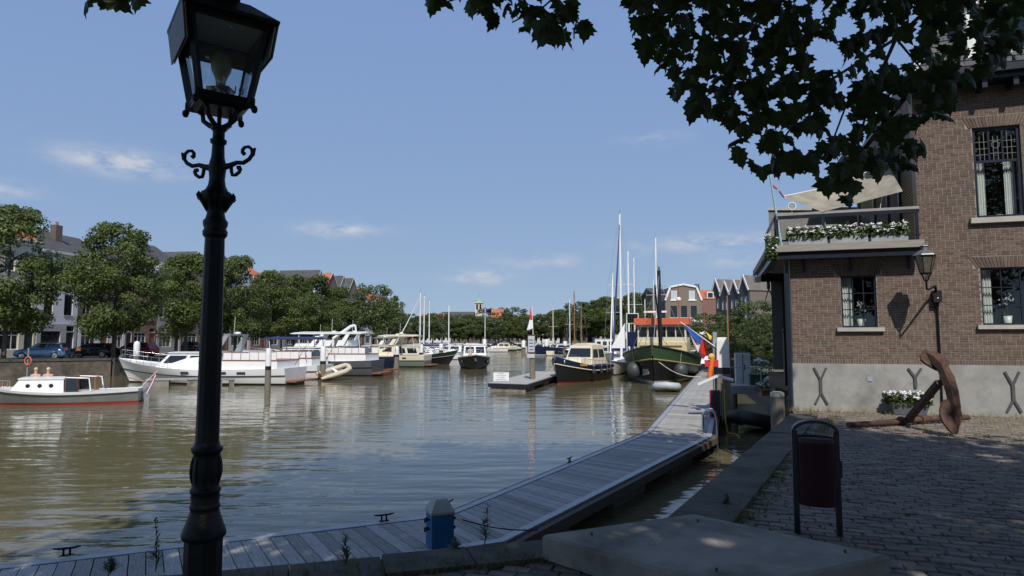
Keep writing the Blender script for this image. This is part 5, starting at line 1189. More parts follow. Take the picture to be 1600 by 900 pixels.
for k in range(7): MB().tube([(-6.5 + k * .45, -2.1, 1.8), (-6.5 + k * .45, -2.1, 2.3)], .14, 8).build('deck_gear', (BLUEC, GREYC, TEAK, WHITE)[k % 4], t)
a = Vector((10.0, 45.8, 2.0)); b = Vector((13.3, 45.4, .6)); m = MB(); m.tube([a + (b - a) * k / 8 - Vector((0, 0, .45 * math.sin(math.pi * k / 8))) for k in range(9)], .03, 6); tag(m.build('mooring_line', ROPE), 'thick mooring rope from the green trawler bow to the jetty', 'rope')

# ---- inflatables
def dinghy(label, p, ang, L, B, mat, r=.22, tilt=(0, 0), name='inflatable_dinghy', z=.12):
    t = boat(name, label, p, ang); t.rotation_euler = (tilt[0], tilt[1], ang); t.location.z = z
    pts = [(-L / 2, B / 2 - r, .12), (-L * .1, B / 2 - r, .12), (L * .22, B / 2 - r, .15), (L * .4, B * .28, .22), (L / 2 - r, 0, .28), (L * .4, -B * .28, .22), (L * .22, -B / 2 + r, .15), (-L * .1, -B / 2 + r, .12), (-L / 2, -B / 2 + r, .12)]
    MB().tube(pts, [r * .6] + [r] * 7 + [r * .6], 12).build('tube', mat, t)
    MB().prism([(-L * .42, -B / 2 + r), (L * .2, -B / 2 + r), (L * .38, 0), (L * .2, B / 2 - r), (-L * .42, B / 2 - r)], -.05, .02).build('floor', GREYC, t)
    MB().box(-L * .45, -L * .42, -B / 2 + r, B / 2 - r, -.08, .3).build('transom', TEAK, t); MB().box(-.12, .12, -B / 2 + r * 1.5, B / 2 - r * 1.5, .22, .26).build('thwart', WHITE, t)
    MB().tube([(x, y * 1.02, z_ + r * .9) for x, y, z_ in pts[1:-1]], .016, 5).build('grab_line', ROPE, t)
dinghy('pale grey inflatable tender floating under the trawler bow', P(1042, 610, 0), R(255), 3.0, 1.8, M('pale_grey_hypalon', (.42, .44, .46), .5), .24)
dinghy('black inflatable dinghy moored beside the quay behind the short post', (9.0, 23.3), R(212), 2.7, 1.55, BLACKR, .24, tilt=(0, R(-5)), z=.2)
dinghy('beige inflatable dinghy tipped up at a yacht stern in the left row', D(524, 577, 51.5).xy, R(35), 2.7, 1.5, M('beige_hypalon', (.55, .48, .35), .6), .2, tilt=(R(18), R(-14)), z=.55)

# ---- sailing yachts
def sail_yacht(label, px, top, Y, L, heading, hull_mat, cover, mast_mat=None, genoa=None, ketch=False, xm=.08, group='sailing yachts'):
    mast_mat = mast_mat or GRP; mp = D(px, top, Y); hv = Vector((math.cos(heading), math.sin(heading), 0)); c = Vector((mp.x, mp.y, 0)) - hv * L * xm
    t = boat('sailing_yacht', label, c, heading, group=group); B = L * .31; h = Hull(L, B, .95, .9, 1.35, .6, L * .1, 2.1, 1.1)
    h.band(t, 'waterline_paint', -.4, .1, NAVYH); h.band(t, 'hull', .1, lambda s: h.sheer(s), hull_mat, rows=5); h.deck(t, GRP, .04); h.strake(t, 'toe_rail', lambda s: h.sheer(s) - .05, .03, TEAK)
    cb = Cabin(-L * .12, L * .24, B * .6, .85, 1.4, .1, .7, .12, B * .4); cb.build(t, 'coachroof', GRP); cb.roof(t, GRP, .02, .03)
    for f in 'LR':
        for u in (.12, .42, .7): cb.patch(t, f, u, u + .18, .35, .75)
    H = mp.z; x = L * xm; MB().tube([(x, 0, 1.0), (x, 0, H)], [L * .0105, L * .0085], 10).build('mast', mast_mat, t)
    MB().tube([(x, -B * .33, H * .55), (x, B * .33, H * .55)], .025, 6).build('spreader', mast_mat, t); MB().box(x - .25, x + .2, -.02, .02, H, H + .03).build('wind_vane', BLACKP, t); MB().tube([(x, 0, H), (x, 0, H + .5)], .01, 5).build('aerial', BLACKP, t)
    MB().tube([(x, 0, 2.0), (x - L * .38, 0, 2.1)], .06, 8).build('boom', mast_mat, t); MB().tube([(x - .05, 0, 2.3), (x - L * .18, 0, 2.26), (x - L * .37, 0, 2.22)], [.2, .17, .1], 10).build('sail_cover', cover, t)
    for sd in (-1, 1): MB().tube([(x, 0, H - .1), (x, sd * B * .33, H * .55), (x - .1, sd * B * .48, 1.0)], .009, 4).build('shroud', GALV, t)
    MB().tube([(x, 0, H - .1), (-L * .49, 0, 1.1)], .009, 4).build('backstay', GALV, t)
    if genoa: MB().tube([(x + .06, 0, H * .93), ((x + L * .49) / 2, 0, H * .5), (L * .485, 0, 1.4)], [.04, .085, .1], 8).build('furled_genoa', genoa, t)
    else: MB().tube([(x, 0, H - .1), (L * .49, 0, 1.35)], .012, 4).build('forestay', GALV, t)
    if ketch: MB().tube([(-L * .33, 0, 1), (-L * .33, 0, H * .8)], L * .008, 8).build('mizzen_mast', mast_mat, t)
    h.rail(t, .55, .04, .97, 8)
    return t
H0 = R(251)
t = sail_yacht('white sailing yacht with the tallest mast and dark furled genoa', 968, 334, 62, 12, H0, GRP, BLUEC, genoa=BLUEC, ketch=True)
sail_yacht('white sailing yacht beyond the trawler with dark slanting furled sail', 1024, 371, 78, 12, R(70), GRP, BLUEC, genoa=BLUEC)
sail_yacht('slim sailing yacht with bare pale mast beyond the trawler wheelhouse', 990, 402, 88, 10.5, H0, GRP, M('mid_blue_canvas', (.03, .1, .36), .7))
sail_yacht('sailing yacht with pale mast and bright blue boom cover', 957, 426, 94, 10, R(255), GRP, M('mid_blue_canvas', (.03, .1, .36)), genoa=GRP)
sail_yacht('old sailing boat with brown wooden mast among the far yachts', 897, 456, 118, 10, R(240), BLACKP, M('brown_tarp', (.1, .07, .05)), mast_mat=M('wooden_spar', (.28, .13, .05), .5))
sail_yacht('far sailing yacht with bare white mast left of the wooden mast', 890, 466, 124, 9.5, R(250), GRP, BLUEC)
sail_yacht('far sailing yacht with short cream mast near the flag post', 864, 474, 132, 9, R(80), CREAM, CREAM, mast_mat=CREAM)
sail_yacht('far sailing boat with short brown mast carrying a white light', 908, 474, 126, 9, R(260), NAVYH, CREAM, mast_mat=M('wooden_spar', (.28, .13, .05)))
sail_yacht('white sailing yacht with thick mast at the end of the left row', 657, 457, 104, 11.5, R(175), GRP, BLUEC, genoa=GRP, ketch=True)
sail_yacht('sailing yacht with second mast of the left cluster', 663, 462, 112, 10.5, R(172), GRP, GREYC)
sail_yacht('sailing yacht with shortest slim mast of the left cluster', 671, 470, 118, 10, R(178), NAVYH, BLUEC)
sail_yacht('lone far sailing yacht moored beside the footbridge', 758, 482, 165, 10, R(190), GRP, BLUEC)
# white cover tent and navy banner on the tall masted yacht
t = thing('sail_tent', 'white triangular canvas sheet rigged on the tall masted yacht', 'canvas', (9.6, 57.6, 0)); MB().slab([(-.75, 0, 2.45), (.75, 0, 2.45), (.75, .1, 4.7), (.55, .1, 4.7)], .03).build('canvas', WCLOTH, t)
t = thing('canvas_banner', 'navy blue canvas panel beside the trawler wheelhouse', 'canvas', (10.75, 57.0, 0)); MB().box(-.55, .55, 0, .04, 2.6, 3.9).build('panel', NAVYH, t); MB().tube([(-.55, .02, 1), (-.55, .02, 5)], .04, 6).build('pole', GRP, t); MB().box(-.5, .45, -.02, -.002, 4.7, 5.5).build('solar_panel', DGLASS, t); MB().box(-.56, .51, 0, .03, 4.64, 5.56).build('panel_frame', WHITE, t)

# ---- small cabin cruisers in the far basin, a few pixels high each
def small_cruiser(kind):
    t = boat('cabin_cruiser', 'x', (0, 0), 0); L = (8, 9, 7, 10)[kind]; h = Hull(L, L * .33, 1.0, 1.0, 1.4, .8, .6, 2.4, .8)
    h.band(t, 'lower_hull', -.4, .45, (NAVYH, GRP, DGREEN, BLACKP)[kind], n=12); h.band(t, 'upper_hull', .45, lambda s: h.sheer(s), (GRP, GRP, CREAM, NAVYH)[kind], n=12); h.deck(t, GRP, .05, n=10)
    cb = Cabin(-L * .3, L * .22, L * .25, .95, 2.1, .1, .6, .12); cb.build(t, 'cabin', GRP if kind != 2 else CREAM); cb.roof(t, GRP)
    for f in 'LR': cb.patch(t, f, .08, .46, .35, .82); cb.patch(t, f, .52, .88, .35, .82)
    cb.patch(t, 'F', .06, .94, .3, .85); 
    if kind in (0, 3): MB().loft([[(-L * .48, -L * .13, 1.0), (-L * .48, L * .13, 1.0)], [(-L * .44, -L * .12, 2.0), (-L * .44, L * .12, 2.0)], [(-L * .25, -L * .11, 2.3), (-L * .25, L * .11, 2.3)]], closed=False, caps=False).build('canopy', BLUEC, t)
    return t
kinds = [small_cruiser(k) for k in range(4)]
spots = [(606, 98, 175), (640, 128, 170), (682, 142, 160), (700, 120, 178), (715, 168, 10), (735, 175, 190), (775, 185, 185), (790, 178, 0), (806, 190, 180), (845, 172, 178), (862, 160, 5), (880, 150, 185), (930, 138, 175), (945, 105, 250), (925, 100, 245), (690, 155, 200), (655, 150, 170), (905, 168, 0), (1085, 76, 71), (1098, 66, 71)]
desc = ['white cabin cruiser with navy lower hull and blue canopy', 'all white cabin cruiser', 'cream cabin cruiser with dark green lower hull', 'navy cabin cruiser with white cabin and blue canopy']
first = [True] * 4
WHERE = ['behind the navy yacht', 'left of the cluster of white masts', 'beyond the dark green barge bow', 'just beyond the last post of the left row', 'left of the black launch', 'behind the black launch wheelhouse', 'under the left half of the footbridge', 'under the right half of the footbridge', 'right of the footbridge', 'behind the sign post flag', 'beyond the navy barge bow', 'behind the navy barge deckhouse', 'right of the navy barge', 'behind the cream canopy', 'left of the cream canopy', 'behind the white mast cluster', 'near the barge yacht', 'behind the navy barge stern', 'at the far end of the long jetty', 'near the end of the long jetty']
for i, (px, Y, a) in enumerate(spots):
    k = (i * 3 + i // 4) % 4; o = kinds[k] if first[k] else copy_tree(kinds[k]); first[k] = False; p = D(px, 545, Y)
    if i >= 18: p = Vector((JA3[0] - 1.2 + (i - 18) * -3.0 + 3.0, 66 - (i - 18) * 8 + 6, 0))
    o.location = (p.x, p.y, 0); o.rotation_euler = (0, 0, R(a)); o['group'] = 'small cruisers in the far basin'
    o['label'] = desc[k] + ' ' + WHERE[i]
# navy barge far right of the footbridge
t = boat('barge', 'long navy barge with white deckhouse lying across the far basin', D(905, 545, 128).xy, R(178)); h = Hull(19, 4, 1.6, 1.4, 2.0, .8, .5, 3, .5); h.band(t, 'hull', -.4, lambda s: h.sheer(s), NAVYH, n=14); h.strake(t, 'rubbing_strake', lambda s: .12, .06, WHITE); h.deck(t, GREYC)
cb = Cabin(-8, -3, 3, 1.3, 3.2, .1, .1, .1); cb.build(t, 'deckhouse', WHITE); cb.roof(t, WHITE)
for f in 'LR':
    for u in (.06, .3, .54, .78): cb.patch(t, f, u, u + .16, .4, .8)
# ================================================================== trees of the far banks
def crown_mesh(seed, n_lobes, n_leaf, leaf, shape, mat, name='crown'):
    """unit-height tree crown: leaves spread over many lobes, gaps left between them"""
    r = random.Random(seed); m = MB(); lob = []
    while len(lob) < n_lobes:
        z = r.uniform(.2, .97); rad = shape(z); a = r.uniform(0, 6.283); q = rad * math.sqrt(r.uniform(.1, 1.35)); lob.append((Vector((q * math.cos(a), q * math.sin(a), z)), r.uniform(.035, .105) * (1.15 if z < .7 else .85)))
    for c, R0 in lob:
        k = int(n_leaf / n_lobes * (R0 / .07) ** 2); tone = r.random()
        for _ in range(k):
            d = Vector((r.gauss(0, 1), r.gauss(0, 1), r.gauss(.35, 1))).normalized(); p = c + Vector((d.x, d.y, d.z * .75)) * R0 * r.uniform(.6, 1.08)
            n = (d + Vector((r.gauss(0, .55), r.gauss(0, .55), r.gauss(.3, .5)))).normalized(); u = n.orthogonal().normalized(); u = Matrix.Rotation(r.uniform(0, 6.3), 3, n) @ u; v = n.cross(u); s = leaf * r.uniform(.6, 1.25)
            m.tag = (tone * .6 + r.random() * .4); m.poly([p - u * s, p - v * s * .55, p + u * s, p + v * s * .6])
    return m.mesh(name, mat, True)
def trunk_mesh(seed, mat, hb=.26):
    r = random.Random(seed); m = MB(); m.tube([(0, 0, -.01), (0, 0, .02), (.004, 0, hb * .6), (0, .004, hb), (.005, 0, .6), (0, 0, .85)], [.022, .016, .0135, .012, .007, .002], 8)
    for k in range(11):
        a = r.uniform(0, 6.3); z = r.uniform(hb * .75, .7); l = r.uniform(.12, .24) * (1.1 - z); m.tube([(0, 0, z), (math.cos(a) * l * .5, math.sin(a) * l * .5, z + l * .5), (math.cos(a) * l, math.sin(a) * l, z + l * .85)], [.006, .004, .0015], 5)
    return m.mesh('trunk', mat)
lime = lambda z: .27 * math.sin(math.pi * min(1, max(0, (z - .12) / .9)) ** .8) ** .75
rounded = lambda z: .42 * math.sin(math.pi * min(1, max(.02, (z - .1) / .95)) ** .85) ** .6
LIME = leafmat('lime_leaf', (.098, .125, .038), .3, .42); OLIVE = leafmat('town_leaf', (.09, .115, .04), .3, .35); BEECH = leafmat('copper_beech_leaf', (.03, .02, .025), .2, .3)
CROWNS = [crown_mesh(s, 120, 21000, .0115, lime, LIME) for s in (1, 2, 3)]; RCROWNS = [crown_mesh(s, 110, 8000, .018, rounded, OLIVE) for s in (4, 5)]; BCROWN = crown_mesh(9, 90, 5000, .02, rounded, BEECH)
TRUNKS = [trunk_mesh(s, M('tree_bark', (.09, .075, .055), .9, var=.3)) for s in (1, 2)]
def tree(name, label, p, H, crown, k, wide=1.0, group=None, z=QZ):
    t = thing(name, label, 'tree', (p[0], p[1], z - .12), k * 1.7, group); t.scale = (H * wide, H * wide, H); link('trunk', TRUNKS[k % 2], t); link('crown', crown, t); return t
row = [(20, 54.5, 320, .95, 'lime tree shading the street in front of the orange tiled house'), (187, 58, 346, .98, 'lime tree between the black car and the red car'), (297, 75, 393, 1.1, 'lime tree behind the bow of the long white yacht'), (372, 81, 399, .95, 'lime tree with pointed top beside the slate spire'),
       (425, 92, 421, 1.1, 'lime tree above the white aft deck of the yacht'), (462, 101, 427, 1.0, 'lime tree next to the big slate roof, nearer the spire'), (497, 108, 430, 1.0, 'lime tree hiding the middle of the big slate roof'), (530, 122, 447, 1.15, 'lime tree below the white dormer gable')]
for i, (px, Y, top, wd, lb) in enumerate(row):
    p = D(px, top, Y); tree('lime_tree', lb, (p.x, Y), p.z - QZ + .1, CROWNS[i % 3], i, wd, 'lime trees along the left quay')
p = D(585, 445, 122); tree('round_tree', 'broad rounded tree ending the lime row on the left quay', (p.x, 122), p.z - QZ, RCROWNS[0], 3, .98)
p = D(606, 462, 132); tree('round_tree', 'smaller rounded tree behind the broad one on the left quay', (p.x, 132), p.z - QZ, RCROWNS[1], 4, .9)
r = random.Random(8)
for i in range(24):      # trees before the town at the head of the harbour
    px = 622 + i * 14.2 + r.uniform(-4, 4); Y = 232 - .02 * i * i + r.uniform(-6, 10); top = 492 + r.uniform(-5, 5) if px < 830 else 492 - (px - 830) * .22 + r.uniform(-5, 5)
    if px > 830: Y = 215 - (px - 830) * .22
    p = D(px, top, Y); tree('town_tree', 'leafy green tree in the belt at the head of the harbour', (p.x, Y), p.z - QZ - .3, (RCROWNS + CROWNS)[i % 5], i, 1.15 if i % 5 < 2 else 1.35, 'tree belt at the head of the harbour', QZ + .35)
for px, top, Y, cr, wd, lb in ((764, 480, 300, BCROWN, 1.2, 'dark copper beech beside the church tower'), (800, 480, 300, RCROWNS[0], 1.3, 'round green tree right of the orange pyramid roof'), (990, 456, 140, CROWNS[1], 1.3, 'tall tree behind the trawler masts'), (1006, 470, 120, RCROWNS[1], .9, 'bushy tree left of the gambrel gabled house')):
    p = D(px, top, Y); tree('town_tree', lb, (p.x, Y), p.z - QZ - .3, cr, int(px), wd, None, QZ + .35)
for px, top, Y, H_, wd, lb in ((1106, 488, 82, None, 1.35, 'rounded garden tree in front of the gambrel gabled house'), (1178, 468, 44, None, 1.05, 'garden tree hanging over the water behind the hoist beam'), (1150, 500, 56, None, 1.2, 'low garden tree left of the hoist beam tree'), (1200, 488, 40, None, 1.0, 'garden shrub tree against the grey brick house'), (1072, 500, 98, None, 1.3, 'garden tree behind the trawler wheelhouse')):
    p = D(px, top, Y); tree('garden_tree', lb, (p.x, Y), p.z - QZ, RCROWNS[int(px) % 2], int(px), wd)
r = random.Random(12)
for i in range(14):      # hedge-like shrubs on the right bank
    px = 1096 + i * 8; Y = 58 - i * 1.6 + r.uniform(-1, 1); p = D(px, 532 + r.uniform(-8, 6), Y); tree('garden_shrub', 'low green shrub in the gardens along the right bank', (p.x + .6, Y), max(1.2, p.z - QZ + .3), RCROWNS[i % 2], i, 1.3, 'shrubs along the right bank')

# ================================================================== houses
CRM = M('cornice_paint', (.62, .6, .54), .6, var=.08); TILEO = M('orange_roof_tiles', (.42, .13, .06), .8, var=.25, scale=1.5, bump=.4, bscale=6); TILED = M('dark_roof_tiles', (.07, .068, .07), .8, var=.25, scale=1.5, bump=.4, bscale=6)
RBRICK = tiledwall('red_brick', (.22, .08, .055), (.17, .065, .05), (.3, .26, .22)); BBRICK = tiledwall('dark_brown_brick', (.11, .07, .055), (.085, .058, .048), (.22, .2, .18)); TBRICK = tiledwall('tan_brick', (.2, .15, .11), (.165, .125, .095), (.28, .25, .21))
WHR = M('white_render', (.66, .67, .68), .75, var=.05, scale=.8); GRR = M('grey_render', (.36, .36, .36), .85, var=.08, scale=.8); CRR = M('cream_render', (.6, .55, .42), .8, var=.06, scale=.8)
SHUT = M('dark_green_shutter', (.012, .022, .022), .5)
def row_house(label, Y0, w, h, mat, roof, cols=3, floors=3, trim=None, gf=None, chimney=False, gable=0, shutters=False, frame=None):
    x0 = -50 + .13 * (Y0 - 60); a = math.atan2(.9915, .13); t = thing('row_house', label, 'house', (x0, Y0, QZ - .1), a, 'houses along the left quay'); trim = trim or CRM; frame = frame or WHITE
    ops = []; fh = h / floors
    for f in range(floors):
        if f == 0: continue
        for c in range(cols):
            cw = w / cols; ww = min(1.15, cw * .55); xx = cw * (c + .5); ops.append((xx - ww / 2, xx + ww / 2, f * fh + fh * .2, f * fh + fh * (.82 if f < floors - 1 else .74)))
    door = (w * .72, w * .72 + 1.05, .1, 2.5); shop = (w * .1, w * .58, .7, 2.6); up = (w * .72, w * .72 + 1.05, 2.62, min(fh - .1, 3.2))
    allops = ops + [door, shop] + ([up] if fh > 3.3 else [])
    m = MB(); wallgrid(m, 0, w, 0, h, allops, .3); m.build('wall', mat, t)
    if gf:
        m = MB(); wallgrid(m, .02, w - .02, .0, fh * .93, [door, shop] + ([up] if fh > 3.3 else []), .05, -.06); m.build('ground_floor_front', gf, t)
    MB().box(.01, w - .01, .31, 9, 0, h - .02).build('body', mat, t)
    for o in ops:
        wd = window(t, *o[:4], 2, 1, y=.12, fw=.07, bar=.05, fmat=frame, pmat=DGLASS, splits=[.62]); MB().box(o[0] - .06, o[1] + .06, -.08, .1, o[2] - .1, o[2] - .002).build('sill', SILLM, wd)
    window(t, *shop[:4], 3, 1, y=.12, fw=.1, bar=.09, fmat=frame, pmat=DGLASS, splits=[.76])
    if fh > 3.3: window(t, *up[:4], 1, 1, y=.12, fw=.07, fmat=frame, pmat=DGLASS)
    d = MB(); d.box(door[0], door[1], .1, .16, door[2], door[3]); d = d.build('door', (NAVY, SHUT, TEAK)[int(Y0) % 3], t); MB().ell((door[0] + .14, .08, 1.1), (.03, .03, .03), 8, 5).build('handle', STEEL, d)
    if shutters:
        for o in ops[-cols:]: MB().box(o[1] + .02, o[1] + .02 + (o[1] - o[0]) * .9, -.06, -.005, o[2], o[3]).build('shutter', SHUT, t)
    if gable:
        m = MB(); m.add([(0, 0, h), (w, 0, h), (w / 2, 0, h + gable), (0, 9, h), (w, 9, h), (w / 2, 9, h + gable)], [(0, 1, 2), (3, 5, 4)]); m.build('gable', mat, t)
        for sg, nm in ((0, 'left'), (1, 'right')):
            e = (-.15 if sg == 0 else w + .15); m = MB(); m.slab([(e, -.15, h - .1), (e, 9, h - .1), (w / 2, 9, h + gable + .05), (w / 2, -.15, h + gable + .05)], .1 * (1 if sg else -1)); m.build('roof_slope', roof, t)
            MB().bar((e, -.12, h - .05), (w / 2, -.12, h + gable + .12), .14, .1).build('verge_board', WHITE, t)
    else:
        MB().box(-.04, w + .04, -.35, .0, h, h + .28).box(-.04, w + .04, -.2, .0, h - .3, h - .001).build('cornice', trim, t)
        m = MB(); m.add([(0, -.05, h + .2), (w, -.05, h + .2), (w, 4.5, h + 3.3), (0, 4.5, h + 3.3), (0, 9, h + .2), (w, 9, h + .2)], [(0, 1, 2, 3), (3, 2, 5, 4), (0, 3, 4), (1, 5, 2)]); m.build('roof', roof, t)
    if chimney:
        c = MB().box(w * .78, w * .78 + .9, 2.2, 2.9, h + .5, h + 3.6).build('chimney', BBRICK, t); MB().lathe([(.16, 0), (.13, .4)], 8, (w * .78 + .45, 2.55, h + 3.6)).build('chimney_pot', M('terracotta', (.3, .13, .08), .8), c)
    return t
row_house('tall white house with orange tiled roof and white eaves', 55.6, 6.2, 12.1, WHR, TILEO, 3, 4)
row_house('cream stone house with wide moulded cornice beside the white house', 61.8, 4.4, 11.6, CRR, TILEO, 2, 3)
o = row_house('white painted warehouse front with dark hatch shutters and chimney', 66.3, 5.2, 10.9, WHR, TILED, 2, 3, chimney=True, shutters=True, gf=GRR, frame=NAVY)
row_house('brown brick house with white shop front beside the white warehouse', 71.6, 4.6, 10.6, BBRICK, TILED, 2, 3, gf=WHR)
row_house('low brown brick house with white framed shop window', 76.3, 3.6, 9.4, BBRICK, TILED, 2, 3, gf=WHR)
row_house('red brick house with tall white framed windows', 80.0, 4.4, 10.4, RBRICK, TILED, 2, 3)
row_house('pale grey house with three tall cream framed windows', 84.5, 5.0, 11.6, GRR, TILED, 3, 3, gf=GRR, frame=CREAM)
row_house('tan house with pointed gable and sloping tiled roof', 89.6, 6.0, 11.4, TBRICK, TILED, 3, 3, gable=3.0)
styles = [(BBRICK, TILED, 'dark brown brick'), (WHR, TILED, 'white plastered'), (RBRICK, TILEO, 'red brick'), (GRR, TILED, 'grey plastered'), (TBRICK, TILED, 'tan brick')]
Yc = 95.8; i = 0; ext = ['behind the lime with the pointed top', 'left of the slate spire house', 'behind the yacht aft deck', 'between two limes', 'behind the blue awning yacht', 'left of the big slate roof', 'under the big slate roof', 'beside the dormer gable', 'right of the dormer gable', 'behind the grey hulled yacht', 'behind the broad round tree', 'next to the broad round tree', 'behind the smaller round tree', 'near the end of the left quay', 'second from the end of the left quay', 'ending the left quay row']
while Yc < 190:
    w_ = (5.4, 6.4, 5.0, 7.0)[i % 4]; s = styles[i % 5]; big = 126 < Yc < 152
    row_house(f'{s[2]} house {ext[i % 16]}', Yc, w_, 12.6 if big else 10 + (i * 7 % 5) * .5, s[0], s[1], 3, 3, gable=3.6 if big or i % 4 == 1 else 0); Yc += w_ + .05; i += 1
t = thing('slate_turret', 'small slate turret with pointed spire rising behind the limes', 'tower', (*D(345, 410, 99).xy, 0)); zt = D(345, 396, 99).z
MB().box(-1.2, 1.2, -1.2, 1.2, 9, zt - 2.4).build('shaft', BBRICK, t); MB().lathe([(2.1, zt - 2.4), (1.9, zt - 2.2), (.9, zt - .8), (.03, zt + .6)], 4, phase=R(45), smooth=False).build('spire', TILED, t)
# things on the white warehouse: a lit name panel stays plain; hoisting lamp over the hatch
t = thing('street_lamp', 'thin grey street lamp with white head beside the lime tree', 'street lamp', (*D(195, 556, 58.5).xy, QZ - .1)); zh = D(195, 511, 58.5).z - QZ
MB().tube([(0, 0, 0), (0, 0, zh)], [.06, .04], 8).build('pole', GALV, t); MB().lathe([(.12, zh), (.16, zh + .1), (.16, zh + .45), (.05, zh + .55)], 10).build('lamp_head', WHITE, t)

# ---- gambrel gabled house, orange brick house and saw-tooth terrace on the right
t = thing('gambrel_house', 'brown brick house with white edged gambrel gable facing the harbour', 'house', (D(1040, 500, 105).x, 105, QZ)); w = D(1097, 500, 105).x - D(1040, 500, 105).x; z = lambda y: D(1068, y, 105).z - QZ
gp = [(0, 0), (w, 0), (w, z(470)), (w * .86, z(449)), (w * .5, z(445)), (w * .14, z(449)), (0, z(470))]
ops = [(w * .17, w * .33, z(468), z(452.5)), (w * .66, w * .82, z(468), z(452.5)), (w * .14, w * .32, z(496), z(478)), (w * .43, w * .59, z(496), z(478)), (w * .7, w * .86, z(496), z(478)), (w * .14, w * .32, z(520), z(504)), (w * .43, w * .59, z(520), z(504)), (w * .7, w * .86, z(520), z(504))]
m = MB(); wallgrid(m, 0, w, 0, z(470), ops[2:], .3); wallgrid(m, w * .14, w * .86, z(470) + .001, z(449), ops[:2], .3)
m.add([(0, 0, z(470)), (w * .14, 0, z(470)), (w * .14, 0, z(449))], [(0, 1, 2)]); m.add([(w, 0, z(470)), (w * .86, 0, z(449)), (w * .86, 0, z(470))], [(0, 1, 2)]); m.add([(w * .14, 0, z(449)), (w * .86, 0, z(449)), (w * .5, 0, z(445))], [(0, 1, 2)]); m.build('wall', TBRICK, t)
m = MB(); m.loft([[(x, .31, zz_) for x, zz_ in gp], [(x, 9, zz_) for x, zz_ in gp]], smooth=False); m.build('roof', TILED, t)
for a, b in zip(gp[2:-1], gp[3:]): MB().bar((a[0], -.08, a[1] + .08), (b[0], -.08, b[1] + .08), .3, .22, up=(0, 1, 0)).build('verge_board', WHITE, t)
for k, o in enumerate(ops):
    wd = window(t, *o, 1, 1, y=.12, fw=.1, fmat=WHITE if k < 2 else NAVY, pmat=M('pale_blind', (.5, .53, .57), .3) if k < 2 else DGLASS, splits=[.66]); MB().box(o[0] - .2, o[1] + .2, -.12, .1, o[2] - .22, o[2] - .003).build('sill', WHITE, wd)
MB().box(0, w, -.06, -.003, z(503), z(499)).build('band', WHITE, t)
t = thing('orange_brick_house', 'orange brick house with white dormer behind the gambrel gable', 'house', (D(1090, 500, 116).x, 116, QZ)); zo = lambda y: D(1100, y, 116).z - QZ
MB().box(0, 3.4, 0, 8, 0, zo(467)).build('wall', RBRICK, t); m = MB(); m.add([(0, -.1, zo(467)), (3.4, -.1, zo(467)), (3.4, 3, zo(451)), (0, 3, zo(451)), (0, 8, zo(467)), (3.4, 8, zo(467))], [(0, 1, 2, 3), (3, 2, 5, 4), (0, 3, 4), (1, 5, 2)]); m.build('roof', TILEO, t)
MB().box(1.8, 3.0, -.05, 2, zo(466), zo(456)).build('dormer', WHITE, t); MB().box(1.95, 2.85, -.07, -.04, zo(465), zo(457.5)).build('dormer_window', DGLASS, t)
c = MB().box(.4, 1.3, 2.6, 3.2, zo(453), zo(446)).build('chimney', BBRICK, t)
for k in range(3): MB().lathe([(.12, 0), (.1, .5)], 8, (.55 + .3 * k, 2.9, zo(446))).build('chimney_pot', BLACKP, t)
GS = M('shaded_grey_front', (.06, .062, .07), .7, var=.15, scale=.8); BT = tiledwall('brown_grey_brick', (.17, .145, .125), (.145, .125, .11), (.2, .18, .16)); ROOFT = M('brown_grey_tiles', (.15, .13, .115), .85, var=.2, scale=1, bump=.5, bscale=5)  # front colour darkened to hold the shade of walls turned from the sun
C0, C1 = D(1171, 500, 120), D(1113, 500, 131); fd = (C1 - C0).xy.to_3d(); fl = fd.length; fd.normalize(); back = Vector((-fd.y, fd.x, 0)); back = back if back.x > 0 else -back
for k in range(4):
    a = C0.xy.to_3d() + fd * fl * k / 4; ang = math.atan2(-fd.y, -fd.x)      # local x runs towards the corner, y into the house
    t = thing('gabled_house', ['grey gabled house at the sunny corner of the saw-tooth row', 'second house of the grey saw-tooth row next to the corner', 'third house of the grey saw-tooth row', 'far end house of the grey saw-tooth row'][k], 'house', (*(a + fd * fl / 4).xy, QZ), ang, 'saw-tooth row of grey gabled houses')
    w = fl / 4; za, zr = D(1171, 453, 120).z - QZ - (.5 if k in (1, 2) else 0), D(1162, 430, 121).z - QZ - (.7 if k in (1, 2) else 0)
    ops = [(w * .14, w * .42, za * .72, za * .9), (w * .56, w * .84, za * .72, za * .9), (w * .14, w * .42, za * .42, za * .62), (w * .56, w * .84, za * .42, za * .62)]
    m = MB(); wallgrid(m, 0, w, 0, za, ops, .3); m.add([(0, 0, za), (w, 0, za), (w / 2, 0, zr)], [(0, 1, 2)]); m.build('front_wall', GS, t)
    for o in ops: window(t, *o, 1, 1, y=.12, fw=.09, fmat=WHITE, pmat=M('pale_blind', (.5, .53, .57)))
    MB().box(.001, w - .001, .31, 10, 0, za - .05).build('body', BT, t)
    for sg in (0, 1):
        e = -.1 if sg == 0 else w + .1; m = MB(); m.slab([(e, -.1, za - .1), (e, 10, za - .1), (w / 2, 10, zr), (w / 2, -.1, zr)], .12 * (1 if sg else -1)); m.build('roof_slope', ROOFT, t)
        MB().bar((e, -.14, za - .05), (w / 2, -.14, zr + .08), .16, .3).build('verge_board', WHITE, t)
